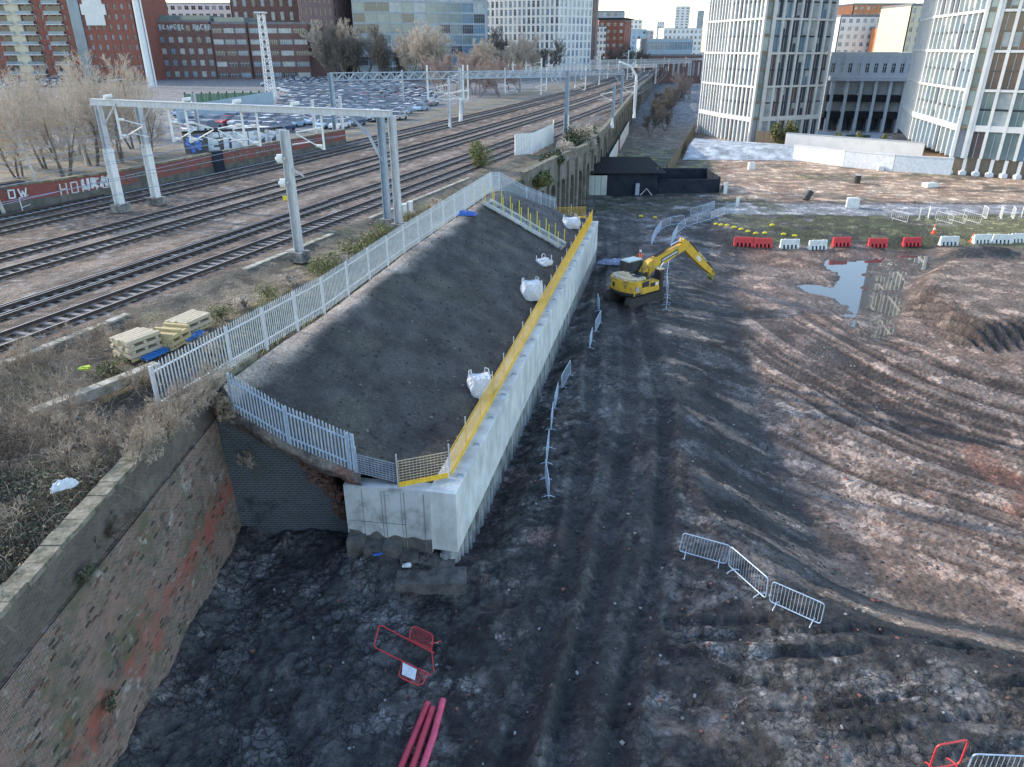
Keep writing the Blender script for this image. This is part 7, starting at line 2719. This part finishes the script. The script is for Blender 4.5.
GT = 'bare trees behind the graffiti wall'
for px, y, k, s_ in [(-8, 64, 'birch', 1.0), (4, 58, 'birch', .95), (40, 68, 'birch', .95), (88, 82, 'birch', .9)]:
    plant(k, px, y, {-8: 'white stemmed birch at the extreme left edge behind the graffiti wall', 4: 'tall white stemmed birch at the left edge behind the graffiti wall', 40: 'white stemmed birch second from the left edge', 88: 'white stemmed birch among the beige thicket behind the gantry'}[px], None, s_)
for i, (px, y, k, s_) in enumerate([(20, 74, 'b', 1), (48, 80, 'a', 1), (66, 74, 'b', 1.05), (78, 90, 'a', 1.1), (95, 82, 'b', 1.15), (108, 92, 'a', 1.1), (122, 84, 'b', 1.1), (135, 96, 'a', 1.05), (148, 88, 'b', 1.0), (60, 96, 'a', 1.0), (118, 108, 'b', 1.0),
                                    (-12, 84, 'a', 1), (36, 122, 'a', .9), (100, 126, 'a', 1.0), (10, 92, 'b', 1), (142, 108, 'a', .9)]):
    plant(k, px, y, 'beige bare bushy tree in the thicket behind the graffiti wall', GT, s_ * 1.2)
for i, (px, y, k, s_) in enumerate([(335, 305, 'd', 1.5), (350, 300, 'd', 1.7), (365, 305, 'd', 1.5), (380, 298, 'd', 1.3), (345, 318, 'pale', 1.8), (330, 320, 'pale', 1.7), (395, 300, 'd', 1.2)]):
    plant(k, px, y, 'dark bare tree on the bank at the back of the car park', 'dark trees behind the car park', s_)
for px, y, k, s_ in [(412, 295, 'pale', 1.6), (424, 300, 'pale', 1.75), (437, 298, 'pale', 1.5), (405, 310, 'pale', 1.5), (470, 300, 'pale', 1.3), (488, 305, 'pale', 1.3), (505, 310, 'pale', 1.4), (520, 320, 'pale', 1.4), (535, 330, 'pale', 1.3), (548, 335, 'd', 1.3), (500, 330, 'd', 1.5)]:
    plant(k, px, y, 'pale bare tree in front of the glass office' if k == 'pale' and px < 480 else 'bare tree before the pale residential tower', 'trees before the glass office' if k == 'pale' and px < 480 else 'trees before the residential tower', s_)
for px, y, s_ in [(438, 225, 1.0), (450, 215, 1.05), (462, 220, 1.1), (474, 210, 1.0), (486, 222, 1.0), (498, 215, .95), (446, 240, 1.1), (468, 244, 1.2), (490, 240, 1.1), (510, 230, .9), (520, 222, .8), (456, 200, .9), (480, 200, .85), (500, 200, .8)]:
    plant('p', px, y, 'reddish bare sapling at the far end of the car park', 'reddish saplings by the tracks', s_)
for px, y, s_ in [(615, 420, 1.0), (625, 415, 1.2), (634, 420, 1.1), (606, 425, .8), (643, 425, .9)]:
    plant('d', px, y, 'dark bare tree below the small red apartment block', 'dark trees below the red block', s_)
for px, y, s_ in [(676, 300, .9), (684, 305, 1.0), (690, 310, .9)]:
    plant('p', px, y, 'reddish bare tree beside the left tower foot', 'reddish trees by the left tower', s_, 0)
for px, y, s_ in [(655, 200, .6), (662, 215, .65), (668, 230, .7), (660, 245, .7), (672, 250, .75), (665, 190, .5), (650, 180, .5)]:
    plant('d', px, y, 'dark bare tree growing against the viaduct beyond the yard', 'dark trees against the viaduct', s_, 0)
for k in TP.values():
    for ch in list(k.children):
        bpy.data.objects.remove(ch)
    bpy.data.objects.remove(k)


# shrubs with leaves
def leaf_shrub(name, label, loc, rx, ry, rz_, n, m, seed, leaf=.12, stem=True, cat='shrub', group=None):
    rnd = random.Random(seed)
    T = thing(name, label, cat, loc, 0, group)
    b = MB()
    lumps = [(rnd.uniform(-.6, .6), rnd.uniform(-.6, .6), rnd.uniform(.25, .85), rnd.uniform(.3, .5)) for _ in range(9)]
    for i in range(n):
        cx_, cy_, cz_, r = rnd.choice(lumps)
        v_ = Vector((rnd.gauss(0, 1), rnd.gauss(0, 1), rnd.gauss(0, 1))).normalized() * r * rnd.uniform(.55, 1.08)
        p = Vector(((cx_ + v_.x) * rx, (cy_ + v_.y) * ry, max(.02, (cz_ + v_.z) * rz_)))
        a, e = Vector((rnd.gauss(0, 1), rnd.gauss(0, 1), rnd.gauss(0, .6))).normalized(), Vector((rnd.gauss(0, 1), rnd.gauss(0, 1), rnd.gauss(0, 1))).normalized()
        e = (e - a * e.dot(a)).normalized(); s_ = leaf * rnd.uniform(.6, 1.3)
        b.add([p - a * s_, p - e * s_ * .5, p + a * s_, p + e * s_ * .5], [(0, 1, 2, 3)])
    b.build('foliage', M[m], T)
    if stem:
        b = MB()
        for i in range(14):
            a = rnd.uniform(0, 6.28); q = Vector((math.cos(a) * rx * .7 * rnd.random(), math.sin(a) * ry * .7 * rnd.random(), rz_ * rnd.uniform(.5, 1.1)))
            b.tube([(0, 0, 0), q * .5 + Vector((0, 0, .2)), q], [.03, .02, .008], 4, cap=False)
        b.build('stems', M['bark'], T)
    return T


p = at(483, 168, 7); leaf_shrub('gorse_bush', 'yellow green rounded bush behind the far corner of the palisade', (p.x, p.y, 6.9), 1.7, 1.7, 2.6, 2600, 'gorse', 1, .11)
p = at(382, 240, 7); leaf_shrub('verge_shrub', 'ragged yellow green shrub at the foot of the near gantry legs', (p.x, p.y - .8, 6.7), 1.3, 1.5, 1.5, 1600, 'gorse', 2, .08)
p = at(325, 268, 7); leaf_shrub('verge_shrub', 'low mixed shrub along the fence left of the near gantry legs', (p.x, p.y, 6.7), 1.2, 2.2, .9, 1600, 'gorse', 3, .07)
p = at(355, 252, 7); leaf_shrub('verge_shrub', 'olive verge shrub between the single mast and the gantry legs', (p.x, p.y, 6.7), 1.1, 1.8, 1.0, 1400, 'gorse', 4, .07)
for k, (px, py, s_, m_, lab) in enumerate([(268, 296, .9, 'gorse', 'small olive weed clump near the single mast foot'), (245, 306, .7, 'twig', 'dry brown weed clump midway along the verge'), (222, 318, .8, 'gorse', 'green weed clump just beyond the timber stacks'), (290, 282, .8, 'twig', 'dry brown weed clump behind the single mast'),
                                         (412, 222, .9, 'gorse', 'yellow green weed clump beside the white marker posts'), (436, 205, .8, 'twig', 'dry weed clump along the fence beyond the gantry legs'), (346, 263, .9, 'twig', 'dry grass clump leaning on the palisade fence'), (110, 372, .6, 'gorse', 'low green weed patch in front of the tall timber stack')]):
    p = at(px, py, 6.8)
    leaf_shrub('weed_clump', lab, (p.x, p.y, 6.7), s_, s_ * 1.5, s_ * .8, 900, m_, 70 + k, .05)
for i, (x, y, z, rx, ry, rz_, m, lab) in enumerate([(8.6, 101, 3.2, 2.2, 3, 5.5, 'ivy', 'dark ivy mass hanging over the viaduct wall'), (7.0, 95, 5.4, 2, 3, 2.6, 'twig', 'brown withered bush on top of the viaduct wall'), (9.5, 105, 6.4, 2, 3, 2.4, 'twig', 'brown withered bush behind the ivy on the viaduct'),
                                                    (4.6, 88, 5.8, 1.6, 3, 2.0, 'ivy', 'dark green bush on the viaduct near the white enclosure'), (11.5, 111, 5.6, 1.5, 2.5, 2.6, 'ivy', 'small ivy clump beyond the withered bushes'), (3.0, 79.5, 5.5, 1.6, 2.5, 1.4, 'gorse', 'low scrub on the bank behind the far palisade')]):
    leaf_shrub('wall_bush', lab, (x, y, z), rx, ry, rz_, 2600, m, 20 + i, .16)
p = Vector((54.5, 154, 1.4)); leaf_shrub('garden_shrub', 'yellow green garden shrub before the left tower foot', p, 3, 1.5, 3.5, 1500, 'gorse', 40, .28)
for i, (x, y) in enumerate(((62, 145), (65, 142.5), (68, 140))):
    leaf_shrub('garden_shrub', 'small rounded shrub along the courtyard edge', (x, y, 2.0), .9, .9, 2.2, 500, 'gorse', 50 + i, .2, group='courtyard edge shrubs')

# verge grass tufts (stuff) along the fence
rg = random.Random(12)
b = MB()
for i in range(30000):
    y = rg.uniform(26, 68); ex = float(edge_x(y))
    t = rg.random() ** .8
    x = ex - .15 - t * (tx(y) + 13 - ex if False else 3.6)
    if tp(y, 12.2, 0).x > x or fbm(x, y, .5, 2, 66) < .44:
        continue
    L = rg.uniform(.12, .42); a = rg.uniform(0, 6.28)
    q = Vector((x, y, 6.8)); tip = q + Vector((math.cos(a) * L * .6, math.sin(a) * L * .6, L)); s_ = Vector((-math.sin(a), math.cos(a), 0)) * .03
    b.add([q - s_, q + s_, tip], [(0, 1, 2)], 0 if rg.random() < .5 else (1 if rg.random() < .7 else 2))
o = b.build('verge_grass', [M['grass'], M['bramble'], M['bramble_d']], kind='stuff')

# brambles over the foreground bank (stuff)
rb_ = random.Random(14)
bl, bd, lf = MB(), MB(), MB()
def arc(b, x, y, z, L, hgt, a, r, nseg=5):
    pts = []
    dx, dy = math.cos(a) * L, math.sin(a) * L
    w = rb_.uniform(-.25, .25)
    for i in range(nseg + 1):
        t = i / nseg
        pts.append(Vector((x + dx * t - dy * w * t * t, y + dy * t + dx * w * t * t, z + hgt * 4 * t * (1 - t) * (1 - .3 * t) + rb_.gauss(0, .03))))
    b.tube(pts, [r * (1 - .65 * i / nseg) for i in range(nseg + 1)], 3, cap=False)
cnt = 0
while cnt < 8500:
    y = rb_.uniform(9, 35)
    x = rb_.uniform(-27, -12.3)
    # keep off the tracks and the bare patch by the trough
    off = (x - tx(y))
    if off < 10.8 / .94 + (.0 if y > 33 else -.6):
        continue
    pxx = CX + F * x / (y * CS + 12.3 * SN); pyy = CY - F * (y * SN - 12.3 * CS) / (y * CS + 12.3 * SN)
    dens = 1.0 if pyy > 420 or pxx < 60 else (.16 if pxx > 90 else .4)
    if pxx < 90 and pyy < 430: dens = max(dens, .75)
    if rb_.random() > dens:
        continue
    bright = pyy < 455 + rb_.uniform(-40, 60)
    b = bl if (bright or rb_.random() < .45) else bd
    arc(b, x, y, 6.6 + rb_.random() * .25, rb_.uniform(.25, 1.3), rb_.uniform(.15, .8) * (1 if dens > .5 else .5), rb_.uniform(0, 6.28), rb_.uniform(.005, .011))
    cnt += 1
    if pyy > 470 and rb_.random() < .9:
        for _ in range(3):
            q = Vector((x + rb_.uniform(-.5, .5), y + rb_.uniform(-.5, .5), 6.7 + rb_.random() * .6)); a_ = Vector((rb_.gauss(0, 1), rb_.gauss(0, 1), rb_.gauss(0, .5))).normalized(); e_ = a_.cross(Vector((rb_.gauss(0, .3), rb_.gauss(0, .3), 1))).normalized()
            lf.add([q - a_ * .07, q - e_ * .035, q + a_ * .07, q + e_ * .035], [(0, 1, 2, 3)])
sc_ = [grow_tree(900 + k, 1.5, spread=.7, r0=.016, lv=3, nch=(7, 5, 4), min_r=.0065, multi=4, upw=.3) for k in range(3)]
for k in range(150):
    y = rb_.uniform(10, 33); x = rb_.uniform(-24, -12.6)
    if x - tx(y) < 11.6:
        continue
    pyy = CY - F * (y * SN - 12.3 * CS) / (y * CS + 12.3 * SN); pxx = CX + F * x / (y * CS + 12.3 * SN)
    if pxx > 70 and pyy < 425 and rb_.random() < .85:
        continue
    s_ = rb_.uniform(.7, 1.5); a = rb_.uniform(0, 6.28); ca, sa = math.cos(a) * s_, math.sin(a) * s_
    dst = bl if (pyy < 460 or rb_.random() < .4) else bd
    for src in rb_.choice(sc_):
        o0 = len(dst.v)
        dst.v.extend([(x + u * ca - w_ * sa, y + u * sa + w_ * ca, 6.55 + z_ * s_) for u, w_, z_ in src.v]); dst.f.extend([tuple(o0 + i for i in f2) for f2 in src.f]); dst.m.extend(src.m)
bl.build('dry_brambles', M['bramble'], kind='stuff')
bd.build('dark_brambles', M['bramble_d'], kind='stuff')
lf.build('bramble_leaves', M['bramble_leaf'], kind='stuff')
# bush rooted on the coping and trailing down the brick face
def trailing(label, y, n, seed, spread, x=-11.7, z=7.1, up=.7, m='bramble'):
    rnd = random.Random(seed)
    T = thing('trailing_bush', label, 'bush', (x, y, z))
    b = MB()
    for i in range(n):
        a = rnd.gauss(0, .9); L = rnd.uniform(.6, 1.6) * spread
        dx, dy = math.cos(a) * L, math.sin(a) * L * 1.5
        h_ = rnd.uniform(.15, up * 1.3); dr_ = rnd.uniform(-.3, .8) * (1 if rnd.random() < .75 else 1.6)
        oy = rnd.gauss(0, spread * .8)
        P_ = [Vector((rnd.uniform(-.4, .1), oy, 0))]
        for k in range(1, 6):
            t = k / 5
            P_.append(Vector((P_[0].x + dx * t * .55 + rnd.gauss(0, .03), oy + dy * t + rnd.gauss(0, .04), h_ * 3 * t * (1 - t) - dr_ * t * t)))
        b.tube(P_, [.014, .013, .011, .009, .007, .005], 3, cap=False)
        if rnd.random() < .6:
            q = P_[3]; b.tube([q, q + Vector((rnd.uniform(0, .3), rnd.uniform(-.4, .4), rnd.uniform(-.1, .3)))], [.008, .004], 3, cap=False)
    b.build('stems', M[m], T)
def twig_bush(label, spots, seed, m='bramble'):
    rnd = random.Random(seed)
    T = thing('trailing_bush', label, 'bush', spots[0][:3])
    tb, cb_ = MB(), MB()
    for k, (x, y, z, h, lx, ly) in enumerate(spots):
        t_, c_ = grow_tree(seed * 31 + k, h, spread=.75, r0=.02, lv=3, nch=(7, 6, 4), min_r=.0065, multi=3, upw=.25, lean=lx)
        for src, dst in ((t_, tb), (c_, cb_)):
            o0 = len(dst.v)
            dst.v.extend([(a + x, e + y + (f_ * ly), f_ + z) for a, e, f_ in src.v])
            dst.f.extend([tuple(o0 + i for i in f2) for f2 in src.f]); dst.m.extend(src.m)
    tb.build('stems', M['bramble_d'], T, True)
    cb_.build('twigs', M[m], T, True)


rnd_ = random.Random(77)
twig_bush('large dry bush spilling over the coping near the fence end', [(-11.9 + rnd_.uniform(-.2, .15), 19.8 + i * .42, 7.05, rnd_.uniform(1.0, 1.9), rnd_.uniform(.5, 1.3), rnd_.uniform(-.3, .3)) for i in range(13)], 5)
twig_bush('dry bush hanging at the corner of brick wall and blue brick abutment', [(-11.4, 24.6, 6.4, 1.1, .9, -.2), (-11.2, 24.9, 6.2, 1.0, 1.2, -.3), (-11.0, 24.7, 6.0, .8, 1.0, -.4)], 6)
twig_bush('small dry bush sprouting from the wall face halfway along', [(-11.7, 17.6, 6.2, .9, .8, .2), (-11.7, 17.0, 6.0, .8, 1.0, -.2)], 7, 'bramble_d')
twig_bush('thin twigs sprouting low from the blue brick abutment', [(-10.6, 25.0, 4.0, 1.0, 1.2, -.5)], 8)
leaf_shrub('wall_plant', 'small green plant growing from the parapet foot', (-11.5, 15.6, 5.85), .25, .45, .45, 160, 'bramble_leaf', 61, .06)
leaf_shrub('wall_plant', 'small green plant on the lower brick wall face', (-11.2, 14.6, 2.2), .2, .4, .4, 140, 'bramble_leaf', 62, .06)

# loose stones and clods scattered over the mud
rs_ = random.Random(21)
b = MB()
for i in range(2600):
    x, y = rs_.uniform(-10, 26), rs_.uniform(12, 50) ** 1.0
    if d_line(np.array(x), np.array(y), [(C0.x, C0.y), (C0.x + D.x * WL, C0.y + D.y * WL)]) < 1 or (x < -2.5 + (y - 23) * .22 and y > 23):
        continue
    s_ = rs_.uniform(.025, .09) * (1.6 if rs_.random() < .06 else 1)
    z = 0
    b.v_xy = None
    b.box((x, y, 0), (s_ * rs_.uniform(.8, 1.6), s_, s_ * .7), rs_.uniform(0, 3), rs_.choice((0, 0, 0, 0, 1, 2)))
vx = np.array([v_[0] for v_ in b.v]); vy = np.array([v_[1] for v_ in b.v]); vz = np.array([v_[2] for v_ in b.v])
cxs = vx.reshape(-1, 8).mean(1).repeat(8); cys = vy.reshape(-1, 8).mean(1).repeat(8)
hz = ground_h(cxs, cys)
b.v = list(zip(vx, vy, vz + hz + .01))
b.build('loose_stones', [mat('clod', (.06, .058, .06), (.035, .034, .036), .9, 5), mat('pale_stone', (.34, .33, .32), (.2, .19, .18), .9, 5), mat('brick_bit', (.26, .11, .08), None, .9)], kind='stuff')

b = MB()
for i in range(700):
    u, t = rs_.random() ** 1.3, rs_.uniform(.08, .97)
    pm = mound_pt(u, t)
    s_ = rs_.uniform(.03, .10)
    b.box((pm.x, pm.y, mz(pm.x, pm.y) + s_ * .15), (s_ * rs_.uniform(.8, 1.8), s_, s_ * .7), rs_.uniform(0, 3), rs_.choice((0, 0, 0, 1)))
b.build('mound_stones', [mat('dark_clod', (.07, .065, .06), (.03, .028, .027), .95, 5), mat('grey_stone', (.22, .21, .19), (.13, .12, .11), .95, 5)], kind='stuff')

# ------------------------------------------------------------------ camera, sky, sun
cam = bpy.data.cameras.new('camera')
cam.sensor_width = 36
cam.lens = F / 1024 * 36
cam.clip_start = .2
cam.clip_end = 6000
co = bpy.data.objects.new('camera', cam)
COL.objects.link(co)
co.location = (0, 0, CAMH)
co.rotation_euler = (math.pi / 2 - TH, 0, 0)
scene.camera = co

az, el = math.radians(SUN_AZ), math.radians(SUN_EL)
S = Vector((math.sin(az) * math.cos(el), math.cos(az) * math.cos(el), math.sin(el)))
sl = bpy.data.lights.new('sun', 'SUN')
sl.energy = 5.0
sl.angle = math.radians(.5)
sl.color = (1.0, .87, .70)
so = bpy.data.objects.new('sun', sl)
COL.objects.link(so)
so.rotation_euler = S.to_track_quat('Z', 'Y').to_euler()
w = bpy.data.worlds.new('World')
scene.world = w
w.use_nodes = True
nt = w.node_tree
sky = nt.nodes.new('ShaderNodeTexSky')
sky.sky_type = 'NISHITA'
sky.sun_disc = False
sky.sun_elevation = el
sky.sun_rotation = az
sky.air_density = 1.0
sky.dust_density = .7
sky.ozone_density = .8
bg = nt.nodes['Background']
bg.inputs["Strength"].default_value = .46
nt.links.new(sky.outputs[0], bg.inputs['Color'])
scene.view_settings.view_transform = 'Standard'
scene.view_settings.look = 'None'
scene.view_settings.exposure = 0
scene.view_settings.gamma = 1
